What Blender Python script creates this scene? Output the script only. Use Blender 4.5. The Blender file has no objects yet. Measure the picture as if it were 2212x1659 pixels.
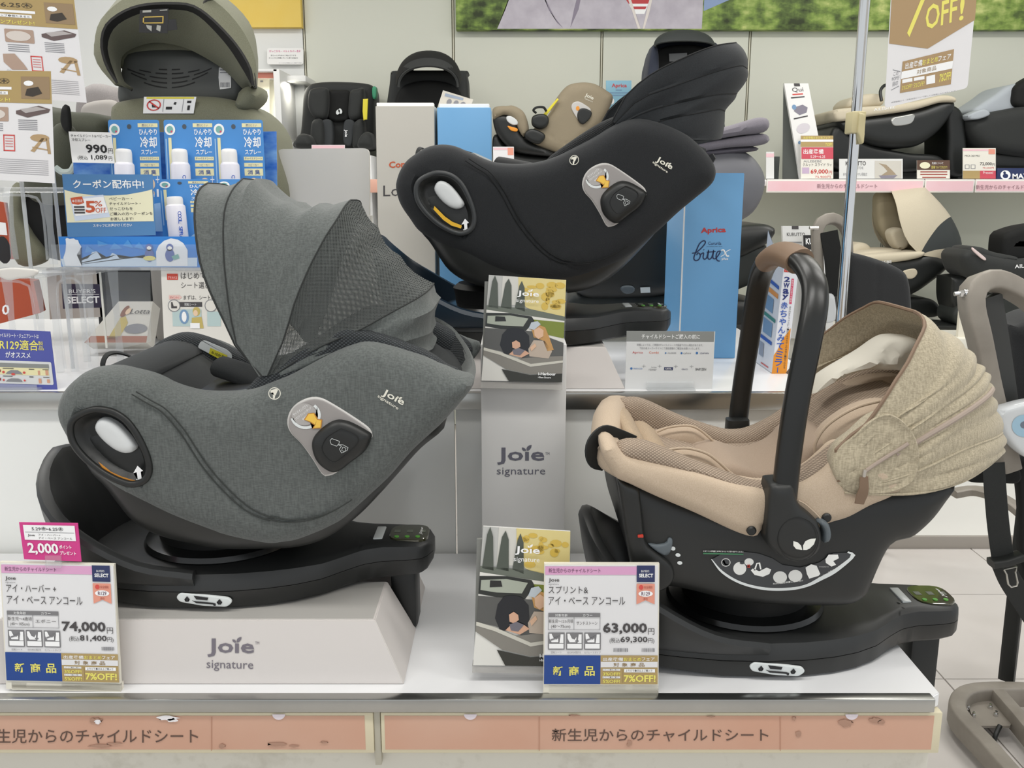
import bpy, bmesh, math, random
import numpy as np
from mathutils import Vector, Matrix
from mathutils.geometry import delaunay_2d_cdt
random.seed(7)
S = bpy.context.scene
COL = S.collection
# ------------------------------------------------------------------ camera, world, lights, exposure
HC = 1.35; TH = math.radians(12.0); F = 1950.0
cam = bpy.data.cameras.new('camera'); cam.sensor_fit = 'HORIZONTAL'; cam.sensor_width = 36
cam.lens = F * 36 / 2212; cam.clip_start = 0.05; cam.clip_end = 60
co = bpy.data.objects.new('camera', cam); COL.objects.link(co)
co.location = (0, 0, HC); co.rotation_euler = (math.radians(90) - TH, 0, 0); S.camera = co
S.view_settings.view_transform = 'Standard'; S.view_settings.look = 'None'
S.view_settings.exposure = 0.0; S.view_settings.gamma = 1.0; S.view_settings.use_curve_mapping = False
W = bpy.data.worlds.new('world'); S.world = W; W.use_nodes = True
W.node_tree.nodes['Background'].inputs[0].default_value = (0.93, 0.97, 1.0, 1)
W.node_tree.nodes['Background'].inputs[1].default_value = 0.86
def area(name, loc, sx, sy, power, color=(1, 0.985, 0.95), rot=(0, 0, 0)):
    l = bpy.data.lights.new(name, 'AREA'); l.shape = 'RECTANGLE'; l.size = sx; l.size_y = sy
    l.energy = power; l.color = color
    o = bpy.data.objects.new(name, l); COL.objects.link(o); o.location = loc; o.rotation_euler = rot
    return o
for k, (x, y, p) in enumerate([(-1.6, 0.5, 18), (0.2, 0.5, 19), (2.0, 0.5, 18), (-1.6, 2.2, 15), (0.2, 2.2, 13), (2.0, 2.2, 15),
                               (-1.9, 3.7, 19), (0.2, 3.7, 18), (2.2, 3.7, 21)]):
    area('ceiling_lamp', (x, y, 2.93), 1.2, 0.3, p)

# ------------------------------------------------------------------ geometry helpers
OFF = Vector((0, 0, 0))          # shift given to a whole thing (used to stand the same model in another place)
cT, sT = math.cos(TH), math.sin(TH)
def ray(px, py):
    u = (px - 1106) / F; v = (829.5 - py) / F
    return Vector((u, cT + v * sT, -sT + v * cT))
def P(px, py, Y):
    d = ray(px, py); t = Y / d.y
    return Vector((d.x * t, Y, HC + d.z * t))
def XZ(pts, Y):
    return [(P(a, b, Y).x, P(a, b, Y).z) for a, b in pts]
class Pl:                        # a plane on which flat print is laid out
    def __init__(s, p, n): s.p = Vector(p); s.n = Vector(n).normalized()
    def hit(s, px, py, k=0):
        d = ray(px, py); o = Vector((0, 0, HC))
        q = s.p + s.n * (k * 0.00045)
        t = (q - o).dot(s.n) / d.dot(s.n)
        return o + d * t
def plane_lean(px, py, Y, lean=0, yaw=0):      # lean>0: top leans away from the viewer; yaw about Z
    n = Vector((0, -math.cos(math.radians(lean)), math.sin(math.radians(lean))))
    n.rotate(Matrix.Rotation(math.radians(yaw), 3, 'Z'))
    return Pl(P(px, py, Y), n)

def lin(h):
    h = h.lstrip('#'); c = [int(h[i:i + 2], 16) / 255 for i in (0, 2, 4)]
    return tuple(x / 12.92 if x <= .04045 else ((x + .055) / 1.055) ** 2.4 for x in c) + (1,)
MATS = {}
def M(name, col='#808080', rough=.5, metal=0, kind=None, scale=1.0, col2=None, amt=.5, spec=.5, emit=0, alpha=1, coat=0):
    if name in MATS: return MATS[name]
    m = bpy.data.materials.new(name); m.use_nodes = True; nt = m.node_tree; N = nt.nodes; L = nt.links
    b = N['Principled BSDF']; c = lin(col) if isinstance(col, str) else col
    b.inputs['Base Color'].default_value = c; b.inputs['Roughness'].default_value = rough
    b.inputs['Metallic'].default_value = metal; b.inputs['Specular IOR Level'].default_value = spec
    b.inputs['Coat Weight'].default_value = coat; b.inputs['Coat Roughness'].default_value = .08
    if emit: b.inputs['Emission Color'].default_value = c; b.inputs['Emission Strength'].default_value = emit
    def mth(op, a, bb=None):
        n = N.new('ShaderNodeMath'); n.operation = op
        for i, v in enumerate((a, bb)):
            if v is None: continue
            if isinstance(v, (int, float)): n.inputs[i].default_value = v
            else: L.new(v, n.inputs[i])
        return n.outputs[0]
    def ramp(fac, c1, c2, lo=.3, hi=.7):
        r = N.new('ShaderNodeValToRGB'); r.color_ramp.elements[0].position = lo; r.color_ramp.elements[1].position = hi
        r.color_ramp.elements[0].color = c1; r.color_ramp.elements[1].color = c2; L.new(fac, r.inputs[0]); return r.outputs[0]
    def bump(h, st, d=.002):
        n = N.new('ShaderNodeBump'); n.inputs['Strength'].default_value = st; n.inputs['Distance'].default_value = d
        L.new(h, n.inputs['Height']); L.new(n.outputs[0], b.inputs['Normal'])
    if kind:
        tc = N.new('ShaderNodeTexCoord').outputs['Object']
        def noise(sc, det=4, stretch=None, rot=0):
            v = tc
            if stretch:
                mp = N.new('ShaderNodeMapping'); mp.inputs['Scale'].default_value = stretch
                mp.inputs['Rotation'].default_value = (0, rot, 0); L.new(tc, mp.inputs[0]); v = mp.outputs[0]
            n = N.new('ShaderNodeTexNoise'); n.inputs['Scale'].default_value = sc; n.inputs['Detail'].default_value = det
            L.new(v, n.inputs['Vector']); return n.outputs['Fac']
        c2 = lin(col2) if col2 else tuple(min(1, x * 1.5) for x in c[:3]) + (1,)
        if kind == 'melange':
            a = noise(150 * scale, 3, (1, 1, .14), .6); bb = noise(260 * scale, 2, (.18, 1, 1), .35)
            f = mth('MULTIPLY', mth('ADD', a, bb), .5)
            L.new(ramp(f, c, c2, .40, .62), b.inputs['Base Color']); bump(f, .35, .0015)
            b.inputs['Sheen Weight'].default_value = .15
        elif kind == 'fabric':
            a = noise(700 * scale, 2); L.new(ramp(a, c, c2, .35, .7), b.inputs['Base Color']); bump(a, .25, .0008)
            b.inputs['Sheen Weight'].default_value = .08
        elif kind == 'plastic':
            a = noise(900 * scale, 2); bump(a, .12, .0004)
        elif kind == 'mesh':                       # staggered honeycomb spacer cloth
            sep = N.new('ShaderNodeSeparateXYZ'); L.new(tc, sep.inputs[0])
            k = 1000 * scale
            u = mth('SINE', mth('MULTIPLY', sep.outputs[0], k)); w = mth('SINE', mth('MULTIPLY', mth('ADD', sep.outputs[2], mth('MULTIPLY', sep.outputs[1], .6)), k * 1.25))
            f = mth('MULTIPLY', mth('ADD', mth('MULTIPLY', u, w), 1), .5)
            L.new(ramp(f, c, c2, .45, .85), b.inputs['Base Color']); bump(mth('MULTIPLY', f, -1), .5, .002)
        elif kind == 'wear':
            a = noise(7 * scale, 8); d = noise(60 * scale, 4)
            L.new(ramp(mth('MULTIPLY', a, mth('ADD', d, .5)), c2, c, .36 - amt * .1, .46), b.inputs['Base Color'])
        elif kind == 'soft':
            a = noise(5 * scale, 5); L.new(ramp(a, c, c2, .3, .75), b.inputs['Base Color'])
        elif kind == 'grass':
            a = noise(9 * scale, 9, (1, 1, .35), .5); d = noise(26 * scale, 8, (.5, 1, 1), -.5)
            r = N.new('ShaderNodeValToRGB'); e = r.color_ramp.elements
            e[0].position = .38; e[0].color = lin('#2f3a18'); e[1].position = .66; e[1].color = lin('#d3d98a')
            for p_, c_ in ((.46, '#5d7236'), (.53, '#86a04a'), (.59, '#a9bb68')):
                q = e.new(p_); q.color = lin(c_)
            L.new(mth('ADD', mth('MULTIPLY', a, .55), mth('MULTIPLY', d, .45)), r.inputs[0]); L.new(r.outputs[0], b.inputs['Base Color'])
        elif kind == 'water':
            a = noise(9 * scale, 6, (1, 1, 2.2), .3); r = ramp(a, c, c2, .42, .68); L.new(r, b.inputs['Base Color'])
        elif kind == 'seethru':                    # open knit: real holes in the cloth
            sep = N.new('ShaderNodeSeparateXYZ'); L.new(tc, sep.inputs[0]); k = 900 * scale
            u = mth('SINE', mth('MULTIPLY', sep.outputs[0], k)); w = mth('SINE', mth('MULTIPLY', sep.outputs[2], k))
            f = mth('GREATER_THAN', mth('MULTIPLY', mth('ABSOLUTE', u), mth('ABSOLUTE', w)), amt)
            f2 = mth('SUBTRACT', 1, f); L.new(f2, b.inputs['Alpha'])
        elif kind == 'tiles':
            a = noise(2.2, 5); L.new(ramp(a, c, c2, .3, .7), b.inputs['Base Color'])
    if alpha < 1: b.inputs['Alpha'].default_value = alpha
    MATS[name] = m; return m
def glass(name, col='#f4f8fa', a=.14, rough=.05):     # thin clear acrylic
    if name in MATS: return MATS[name]
    m = bpy.data.materials.new(name); m.use_nodes = True; nt = m.node_tree; N = nt.nodes; L = nt.links
    N.remove(N['Principled BSDF']); out = N['Material Output']
    tr = N.new('ShaderNodeBsdfTransparent'); gl = N.new('ShaderNodeBsdfGlossy'); di = N.new('ShaderNodeBsdfDiffuse')
    gl.inputs['Roughness'].default_value = rough; di.inputs[0].default_value = lin(col)
    fr = N.new('ShaderNodeFresnel'); fr.inputs[0].default_value = 1.49
    mk = N.new('ShaderNodeMath'); mk.operation = 'MULTIPLY'; mk.inputs[1].default_value = .35; L.new(fr.outputs[0], mk.inputs[0])
    m1 = N.new('ShaderNodeMixShader'); m1.inputs[0].default_value = a; L.new(tr.outputs[0], m1.inputs[1]); L.new(di.outputs[0], m1.inputs[2])
    m2 = N.new('ShaderNodeMixShader'); L.new(mk.outputs[0], m2.inputs[0]); L.new(m1.outputs[0], m2.inputs[1]); L.new(gl.outputs[0], m2.inputs[2])
    L.new(m2.outputs[0], out.inputs[0]); MATS[name] = m; return m

ROOT = {}
def wloc(o):
    v = Vector(o.location)
    while o.parent: o = o.parent; v = v + Vector(o.location)
    return v
def link(name, me, mat, parent=None, origin=None, smooth=True):
    """vertices are in world space before OFF; the object's origin goes to its parent's origin or to `origin`"""
    o = bpy.data.objects.new(name, me); COL.objects.link(o)
    if mat is not None:
        for mm in (mat if isinstance(mat, (list, tuple)) else [mat]): me.materials.append(mm)
    if parent is not None:
        o.parent = parent; base = wloc(parent)
    else:
        base = Vector(origin) if origin is not None else None
        if base is None:
            n = len(me.vertices); a = np.empty(n * 3); me.vertices.foreach_get('co', a); a = a.reshape(-1, 3)
            mn, mx = a.min(0), a.max(0); base = Vector(((mn[0] + mx[0]) / 2, (mn[1] + mx[1]) / 2, mn[2])) + OFF
        o.location = base
    me.transform(Matrix.Translation(OFF - base))
    if smooth:
        me.shade_smooth(); 
        try: me.set_sharp_from_angle(angle=math.radians(38))
        except Exception: pass
    return o
def tag(o, label=None, cat=None, group=None, kind=None):
    for k, v in (('label', label), ('category', cat), ('group', group), ('kind', kind)):
        if v: o[k] = v
    return o
def thing(name, loc, label, cat, group=None):
    o = bpy.data.objects.new(name, None); COL.objects.link(o); o.empty_display_size = .05
    o.location = Vector(loc) + OFF; return tag(o, label, cat, group)
def from_bm(bm): 
    bmesh.ops.recalc_face_normals(bm, faces=bm.faces)
    me = bpy.data.meshes.new('m'); bm.to_mesh(me); bm.free(); return me
def from_py(v, f):
    me = bpy.data.meshes.new('m'); me.from_pydata([tuple(x) for x in v], [], f); me.update(); 
    bm = bmesh.new(); bm.from_mesh(me); bmesh.ops.remove_doubles(bm, verts=bm.verts, dist=1e-6)
    bmesh.ops.recalc_face_normals(bm, faces=bm.faces); bm.to_mesh(me); bm.free(); return me

def spline(pts, n, closed=False):           # Catmull-Rom, resampled evenly by length
    p = np.array([tuple(q) for q in pts], float)
    if closed: q = np.vstack([p[-1], p, p[0], p[1]])
    else: q = np.vstack([2 * p[0] - p[1], p, 2 * p[-1] - p[-2]])
    out = []
    for i in range(1, len(q) - 2):
        t = np.linspace(0, 1, 9)[:-1, None]
        a, b, c, d = q[i - 1], q[i], q[i + 1], q[i + 2]
        out.append(.5 * ((2 * b) + (-a + c) * t + (2 * a - 5 * b + 4 * c - d) * t ** 2 + (-a + 3 * b - 3 * c + d) * t ** 3))
    out = np.vstack(out + [q[-2][None]])
    s = np.r_[0, np.cumsum(np.linalg.norm(np.diff(out, axis=0), axis=1))]
    if s[-1] == 0: s[-1] = 1
    k = np.linspace(0, s[-1], n + 1 if closed else n)
    r = np.stack([np.interp(k, s, out[:, j]) for j in range(out.shape[1])], 1)
    return r[:-1] if closed else r
def poly_resample(pts, h):                   # closed straight-edged polygon, keeps corners
    out = []
    n = len(pts)
    for i in range(n):
        a = np.array(pts[i], float); b = np.array(pts[(i + 1) % n], float); k = max(1, int(np.linalg.norm(b - a) / h))
        for j in range(k): out.append(a + (b - a) * j / k)
    return np.array(out)
def seg_dist(p, a, closed=True):             # distance of points p to polyline a
    b = np.roll(a, -1, 0) if closed else a[1:]
    a_ = a if closed else a[:-1]
    best = np.full(len(p), 1e9)
    for i in range(len(a_)):
        d = b[i] - a_[i]; L2 = d.dot(d) or 1e-12
        t = np.clip(((p - a_[i]) @ d) / L2, 0, 1)
        q = a_[i] + t[:, None] * d
        best = np.minimum(best, np.hypot(p[:, 0] - q[:, 0], p[:, 1] - q[:, 1]))
    return best
def inside(px, pz, poly):
    ins = np.zeros(len(px), bool); j = len(poly) - 1
    for i in range(len(poly)):
        xi, zi = poly[i]; xj, zj = poly[j]
        ins ^= ((zi > pz) != (zj > pz)) & (px < (xj - xi) * (pz - zi) / ((zj - zi) or 1e-12) + xi); j = i
    return ins
def pillow(name, out, yf, T, R, yb, mat, parent=None, h=.012, smooth_outline=True, seams=(), sw=.0035, sd=.004, fn=None, p=2.2, Rb=None, Tb=0, taper=1.0, origin=None, holes=()):
    """solid standing in the x-z plane: domed front at y=yf (towards the viewer), back at y=yb"""
    per = sum(math.dist(out[i], out[(i + 1) % len(out)]) for i in range(len(out)))
    B = spline(out, max(16, int(per / h)), True) if smooth_outline else poly_resample(out, h)
    nB = len(B); mn, mx = B.min(0), B.max(0)
    gx = np.arange(mn[0], mx[0], h * 1.0); gz = np.arange(mn[1], mx[1], h * 1.0)
    G = np.array([(x + (h * .5 if j % 2 else 0), z) for j, z in enumerate(gz) for x in gx])
    # inside test
    ins = np.zeros(len(G), bool); j = nB - 1
    for i in range(nB):
        xi, zi = B[i]; xj, zj = B[j]
        c = ((zi > G[:, 1]) != (zj > G[:, 1])) & (G[:, 0] < (xj - xi) * (G[:, 1] - zi) / ((zj - zi) or 1e-12) + xi)
        ins ^= c; j = i
    G = G[ins]
    # rows of points that follow the outline, so the rounded edge stays clean
    tg = np.roll(B, -1, 0) - np.roll(B, 1, 0); tg /= np.maximum(np.linalg.norm(tg, axis=1, keepdims=True), 1e-9)
    nr = np.stack([-tg[:, 1], tg[:, 0]], 1); area2 = np.sum(B[:, 0] * np.roll(B[:, 1], -1) - np.roll(B[:, 0], -1) * B[:, 1])
    if area2 < 0: nr = -nr
    fr = [f * R for f in (.05, .17, .36, .62, .95)] if R > .3 * h else [R]
    last = 0; rows = []; rowd = 0
    for dk in fr:
        if dk - last < .12 * h: continue
        q = B + nr * dk; dd = seg_dist(q, B); ok = (dd > dk * .97) & inside(q[:, 0], q[:, 1], B)
        if ok.any(): rows.append(q[ok]); rowd = dk
        last = dk
    if len(G):
        d = seg_dist(G, B); G = G[d > max(h * .55, rowd + h * .45)]
    if rows: G = np.vstack([G] + rows)
    SP = []
    for s in seams:
        q = spline(s, max(3, int(sum(math.dist(s[i], s[i + 1]) for i in range(len(s) - 1)) / (h * .8)))); SP.append(q)
    allp = np.vstack([B, G]) if len(G) else B
    res = delaunay_2d_cdt([Vector(q) for q in allp], [(i, (i + 1) % nB) for i in range(nB)], [], 1, 1e-5)
    V = np.array([tuple(v) for v in res[0]]); Fc = [f for f in res[2]]
    d = seg_dist(V, B)
    def hh(d, T, R): return T * (1 - (1 - np.clip(d / R, 0, 1)) ** p) ** (1 / p)
    y = yf + T - hh(d, T, R)
    if fn is not None: y = y - fn(V[:, 0], V[:, 1], d)
    for q in SP:
        ds = seg_dist(V, q, False); y = y + sd * np.exp(-(ds / sw) ** 2)
    bd = d < 1.5e-5
    y[bd] = yf + T
    cx, cz = V.mean(0)
    back = yb - (Tb - hh(d, Tb, Rb or R)) if Tb else np.full(len(V), yb)
    n = len(V)
    verts = [(V[i, 0], y[i], V[i, 1]) for i in range(n)] + [((V[i, 0] - cx) * taper + cx, back[i], (V[i, 1] - cz) * taper + cz) for i in range(n)]
    faces = [tuple(f) for f in Fc] + [tuple(i + n for i in reversed(f)) for f in Fc]
    cnt = {}
    for f in Fc:
        for k in range(3):
            e = (f[k], f[(k + 1) % 3]); key = (min(e), max(e)); cnt.setdefault(key, []).append(e)
    for key, es in cnt.items():
        if len(es) == 1:
            a, b = es[0]; faces.append((b, a, a + n, b + n))
    me = bpy.data.meshes.new('m'); me.from_pydata(verts, [], faces); me.update()
    bm = bmesh.new(); bm.from_mesh(me); bmesh.ops.recalc_face_normals(bm, faces=bm.faces); bm.to_mesh(me); bm.free()
    return link(name, me, mat, parent, origin)
def loft(rings, caps=True, closed=True):
    n = len(rings[0]); v = [tuple(q) for r in rings for q in r]; f = []
    for i in range(len(rings) - 1):
        for j in range(n if closed else n - 1):
            a = i * n + j; b = i * n + (j + 1) % n; f.append((a, b, b + n, a + n))
    if caps and closed: f.append(tuple(range(n - 1, -1, -1))); f.append(tuple(range((len(rings) - 1) * n, len(rings) * n)))
    return from_py(v, f)
def sup(n, rx, ry, e=2.0):                   # superellipse ring
    r = []
    for i in range(n):
        a = 2 * math.pi * i / n; c, s = math.cos(a), math.sin(a)
        r.append((rx * abs(c) ** (2 / e) * (1 if c >= 0 else -1), ry * abs(s) ** (2 / e) * (1 if s >= 0 else -1)))
    return r
def tube(name, path, r, mat, parent=None, ry=None, e=2.0, seg=14, n=None, up=(0, 0, 1), smooth_path=True, origin=None, twist=0):
    path = [tuple(q) for q in path]
    Q = spline(path, n or max(4, 4 * len(path))) if smooth_path else np.array(path)
    K = len(Q); rr = r if isinstance(r, (list, tuple)) else [r] * 2
    ryy = (ry if isinstance(ry, (list, tuple)) else [ry] * 2) if ry is not None else rr
    rings = []; u = Vector(up)
    for i in range(K):
        t = Vector(Q[min(i + 1, K - 1)] - Q[max(i - 1, 0)]).normalized()
        a = u - t * u.dot(t)
        if a.length < 1e-4: a = t.orthogonal()
        a.normalize(); b = t.cross(a); u = a
        f = i / (K - 1); rx = np.interp(f, np.linspace(0, 1, len(rr)), rr); rz = np.interp(f, np.linspace(0, 1, len(ryy)), ryy)
        c = Vector(Q[i]); rings.append([c + b * x + a * z for x, z in sup(seg, rx, rz, e)])
    return link(name, loft(rings), mat, parent, origin)
def box(name, x0, x1, y0, y1, z0, z1, mat, parent=None, bev=.002, seg=2, origin=None):
    bm = bmesh.new(); bmesh.ops.create_cube(bm, size=1)
    for v in bm.verts: v.co = Vector(((x0 + x1) / 2 + v.co.x * (x1 - x0), (y0 + y1) / 2 + v.co.y * (y1 - y0), (z0 + z1) / 2 + v.co.z * (z1 - z0)))
    if bev: bmesh.ops.bevel(bm, geom=bm.edges[:], offset=bev, segments=seg, affect='EDGES', profile=.5)
    return link(name, from_bm(bm), mat, parent, origin)
def hull8(name, c, mat, parent=None, bev=.001, origin=None):   # c: 4 bottom corners then 4 top corners
    bm = bmesh.new(); vs = [bm.verts.new(Vector(q)) for q in c]
    for f in ((0, 1, 2, 3), (7, 6, 5, 4), (0, 4, 5, 1), (1, 5, 6, 2), (2, 6, 7, 3), (3, 7, 4, 0)): bm.faces.new([vs[i] for i in f])
    if bev: bmesh.ops.bevel(bm, geom=bm.edges[:], offset=bev, segments=2, affect='EDGES')
    return link(name, from_bm(bm), mat, parent, origin)
def lathe(name, prof, axis_o, axis, mat, parent=None, seg=24):
    ax = Vector(axis).normalized(); a = ax.orthogonal().normalized(); b = ax.cross(a); o = Vector(axis_o)
    rings = [[o + ax * h + (a * math.cos(2 * math.pi * k / seg) + b * math.sin(2 * math.pi * k / seg)) * max(r, 1e-5) for k in range(seg)] for r, h in prof]
    return link(name, loft(rings), mat, parent)

# ------------------------------------------------------------------ flat print and boards
def board(name, pl, q, th, mat, parent=None, r=0, origin=None):    # q: px corners (polygon) on plane pl, thickness th behind it
    pts = [pl.hit(*c) for c in q]; bm = bmesh.new()
    fr = [bm.verts.new(p) for p in pts]; bk = [bm.verts.new(p - pl.n * th) for p in pts]; n = len(pts)
    bm.faces.new(fr); bm.faces.new(bk[::-1])
    for i in range(n): bm.faces.new([fr[i], bk[i], bk[(i + 1) % n], fr[(i + 1) % n]])
    return link(name, from_bm(bm), mat, parent, origin, smooth=False)
def rounded(q, r, k=5):                      # round the corners of a pixel polygon
    out = []; n = len(q)
    for i in range(n):
        a, b, c = np.array(q[i - 1], float), np.array(q[i], float), np.array(q[(i + 1) % n], float)
        u = (a - b) / np.linalg.norm(a - b); w = (c - b) / np.linalg.norm(c - b)
        p0 = b + u * r; p1 = b + w * r
        for j in range(k + 1):
            t = j / k; out.append(tuple((1 - t) ** 2 * p0 + 2 * t * (1 - t) * b + t * t * p1))
    return out
def ell(cx, cy, rx, ry=None, n=24, rot=0):
    ry = ry or rx; c, s = math.cos(math.radians(rot)), math.sin(math.radians(rot))
    return [(cx + rx * math.cos(a) * c - ry * math.sin(a) * s, cy + rx * math.cos(a) * s + ry * math.sin(a) * c) for a in [2 * math.pi * i / n for i in range(n)]]
def prt(name, pl, polys, k, mat, parent):    # one part holding flat printed shapes of one colour
    bm = bmesh.new()
    for q in polys:
        vs = [bm.verts.new(pl.hit(c[0], c[1], k)) for c in q]
        try: f = bm.faces.new(vs)
        except ValueError: continue
    bmesh.ops.triangulate(bm, faces=bm.faces)
    for f in bm.faces:
        f.normal_update()
        if f.normal.dot(pl.n) < 0: f.normal_flip()
    me = bpy.data.meshes.new('m'); bm.to_mesh(me); bm.free()
    o = link(name, me, mat, parent, smooth=False)
    if len(polys) > 1: o['kind'] = 'stuff'
    return o
def rect(x0, y0, x1, y1, sk=0, sl=0):        # px rectangle; sk: how much y falls per px of x; sl: x drift per px of y
    return [(x0 + sl * (y0 - y0), y0), (x1, y0 + sk * (x1 - x0)), (x1 + sl * (y1 - y0), y1 + sk * (x1 - x0)), (x0 + sl * (y1 - y0), y1)]
_tc = {}
def text_mesh(s, bold):
    key = (s, bold)
    if key in _tc: return _tc[key]
    cu = bpy.data.curves.new('t', 'FONT'); cu.body = s; cu.resolution_u = 2; cu.size = 1; cu.offset = bold; cu.fill_mode = 'FRONT'
    o = bpy.data.objects.new('t', cu); COL.objects.link(o)
    dg = bpy.context.evaluated_depsgraph_get(); me = bpy.data.meshes.new_from_object(o.evaluated_get(dg))
    n = len(me.vertices); a = np.empty(n * 3); me.vertices.foreach_get('co', a); a = a.reshape(-1, 3)[:, :2]
    f = [tuple(p.vertices) for p in me.polygons]
    bpy.data.objects.remove(o); bpy.data.curves.remove(cu); bpy.data.meshes.remove(me)
    if n:
        mn, mx = a.min(0), a.max(0); a = (a - mn) / np.maximum(mx - mn, 1e-6)
    _tc[key] = (a, f); return a, f
def txt(pl, items, k, mat, parent, name='lettering'):
    """items: (string, lower-left px, lower-right px, upper-left px[, bold]); each string fills its box"""
    for it in items:
        s, ll, lr, ul = it[:4]; bold = it[4] if len(it) > 4 else 0.0
        a, f = text_mesh(s, bold)
        V = [tuple(pl.hit(ll[0] + (lr[0] - ll[0]) * u + (ul[0] - ll[0]) * v, ll[1] + (lr[1] - ll[1]) * u + (ul[1] - ll[1]) * v, k)) for u, v in a]
        me = bpy.data.meshes.new('m'); me.from_pydata(V, [], f); me.update()
        link(name, me, mat, parent, smooth=False)
def tb(s, x0, y0, x1, y1, bold=0.0, sk=0.0, sl=0.0):   # text box by px corners with optional skew
    return (s, (x0 + sl * (y1 - y0), y1), (x1 + sl * (y1 - y0), y1 + sk * (x1 - x0)), (x0, y0), bold)
def leaf(cx, cy, s, rot=0):                  # the little two-leaf sprout mark
    c, r = math.cos(math.radians(rot)), math.sin(math.radians(rot))
    A = [(0, 0), (-.42, -.06), (-.62, -.3), (-.62, -.62), (-.3, -.52), (-.08, -.3)]
    B = [(.07, 0), (.05, -.3), (.22, -.62), (.58, -.78), (.95, -.8), (.82, -.4), (.52, -.1), (.3, 0)]
    return [[(cx + s * (x * c - y * r), cy + s * (x * r + y * c)) for x, y in q] for q in (A, B)]

def CR(x0, y0, sc, pts): return [(x0 + a / sc, y0 + b / sc) for a, b in pts]
# ------------------------------------------------------------------ fabric hood: bows fanning from a pivot, symmetric about y=Yc
def hoodgrid(curves, Yc, Wd, n=3.2, K=20, sub=4, sag=.035, far=1.0, ripple=0.0, far_cut=0):
    """curves: px polylines pivot->apex as seen on the near side; returns array [bow][across] of points"""
    ph = np.linspace(0, math.pi / 2, K); t = np.sin(ph) ** (2 / n); yy = Wd * np.cos(ph) ** (2 / n); yy[-1] = 0
    C = []
    for c in curves:
        q = spline(c, 80); s = np.linspace(0, 1, 80)
        C.append([(np.interp(a, s, q[:, 0]), np.interp(a, s, q[:, 1])) for a in t])
    W3 = np.array([[tuple(P(px, py, Yc - yy[j])) for j, (px, py) in enumerate(c)] for c in C])
    out = []
    for i in range(len(W3) - 1):
        p0 = W3[max(i - 1, 0)]; p1 = W3[i]; p2 = W3[i + 1]; p3 = W3[min(i + 2, len(W3) - 1)]
        for k in range(sub):
            u = k / sub
            r = .5 * (2 * p1 + (-p0 + p2) * u + (2 * p0 - 5 * p1 + 4 * p2 - p3) * u * u + (-p0 + 3 * p1 - 3 * p2 + p3) * u ** 3) if len(W3) > 3 else p1 * (1 - u) + p2 * u
            piv = r[0]; f = 1 - sag * math.sin(math.pi * u) * t
            q = piv + (r - piv) * f[:, None]; q[:, 1] = Yc - yy + (sag * .6 * math.sin(math.pi * u) * Wd * (1 - np.abs(2 * t - 1)))
            if ripple: q[:, 1] += ripple * np.sin(9 * t + i * 1.7 + u * 3) * t * (1 - t) * 4
            out.append(q)
    q = W3[-1].copy(); q[:, 1] = Yc - yy; out.append(q)
    G = np.array(out)
    far_ = G[:, ::-1][:, 1:].copy(); far_[:, :, 1] = Yc + (Yc - far_[:, :, 1]) * far
    G = np.concatenate([G, far_], 1)
    return G[:, :G.shape[1] - far_cut]
def sheet(name, G, mat, parent, th=.003, origin=None):
    a, b = G.shape[:2]
    # push the second skin inwards along averaged normals
    du = np.gradient(G, axis=0); dv = np.gradient(G, axis=1); N_ = np.cross(du, dv); L = np.linalg.norm(N_, axis=2, keepdims=True); L[L < 1e-9] = 1; N_ = N_ / L
    c = G.mean((0, 1)); s = np.sign(((G - c) * N_).sum()) or 1
    H = G - N_ * s * th
    v = np.concatenate([G.reshape(-1, 3), H.reshape(-1, 3)]); n = a * b; f = []
    for i in range(a - 1):
        for j in range(b - 1):
            q = (i * b + j, i * b + j + 1, (i + 1) * b + j + 1, (i + 1) * b + j); f.append(q); f.append(tuple(k + n for k in q[::-1]))
    for i in range(a - 1):
        for j in (0, b - 1): f.append((i * b + j, (i + 1) * b + j, (i + 1) * b + j + n, i * b + j + n))
    for j in range(b - 1):
        for i in (0, a - 1): f.append((i * b + j, i * b + j + 1, i * b + j + 1 + n, i * b + j + n))
    me = bpy.data.meshes.new('m'); me.from_pydata([tuple(x) for x in v], [], f); me.update()
    bm = bmesh.new(); bm.from_mesh(me); bmesh.ops.recalc_face_normals(bm, faces=bm.faces); bm.to_mesh(me); bm.free()
    return link(name, me, mat, parent, origin)
def mirror_y(pts, yc): return [(x, 2 * yc - y, z) for x, y, z in pts]

def pl_off(pl, d): return Pl(pl.p - pl.n * d, pl.n)
class Card:                                   # flat print laid out in 0..100 units over a px quadrilateral tl,tr,br,bl on a plane
    def __init__(s, pl, c, parent): s.pl, s.c, s.t = pl, c, parent
    def m(s, x, y):
        u, v = x / 100, y / 100; c = s.c
        a = [(1 - u) * c[0][i] + u * c[1][i] for i in (0, 1)]; b = [(1 - u) * c[3][i] + u * c[2][i] for i in (0, 1)]
        return ((1 - v) * a[0] + v * b[0], (1 - v) * a[1] + v * b[1])
    def R(s, x0, y0, x1, y1): return [s.m(x0, y0), s.m(x1, y0), s.m(x1, y1), s.m(x0, y1)]
    def q(s, *p): return [s.m(*a) for a in p]
    def A(s, n, polys, k, mat): return prt(n, s.pl, polys, k, mat, s.t)
    def B(s, n, x0, y0, x1, y1, k, mat): return prt(n, s.pl, [s.R(x0, y0, x1, y1)], k, mat, s.t)
    def T(s, text, x0, y0, x1, y1, k, mat, b=0): txt(s.pl, [(text, s.m(x0, y1), s.m(x1, y1), s.m(x0, y0), b)], k, mat, s.t)
def Hz(px, py, z):
    d = ray(px, py); t = (z - HC) / d.z; return Vector((d.x * t, d.y * t, z))
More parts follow.
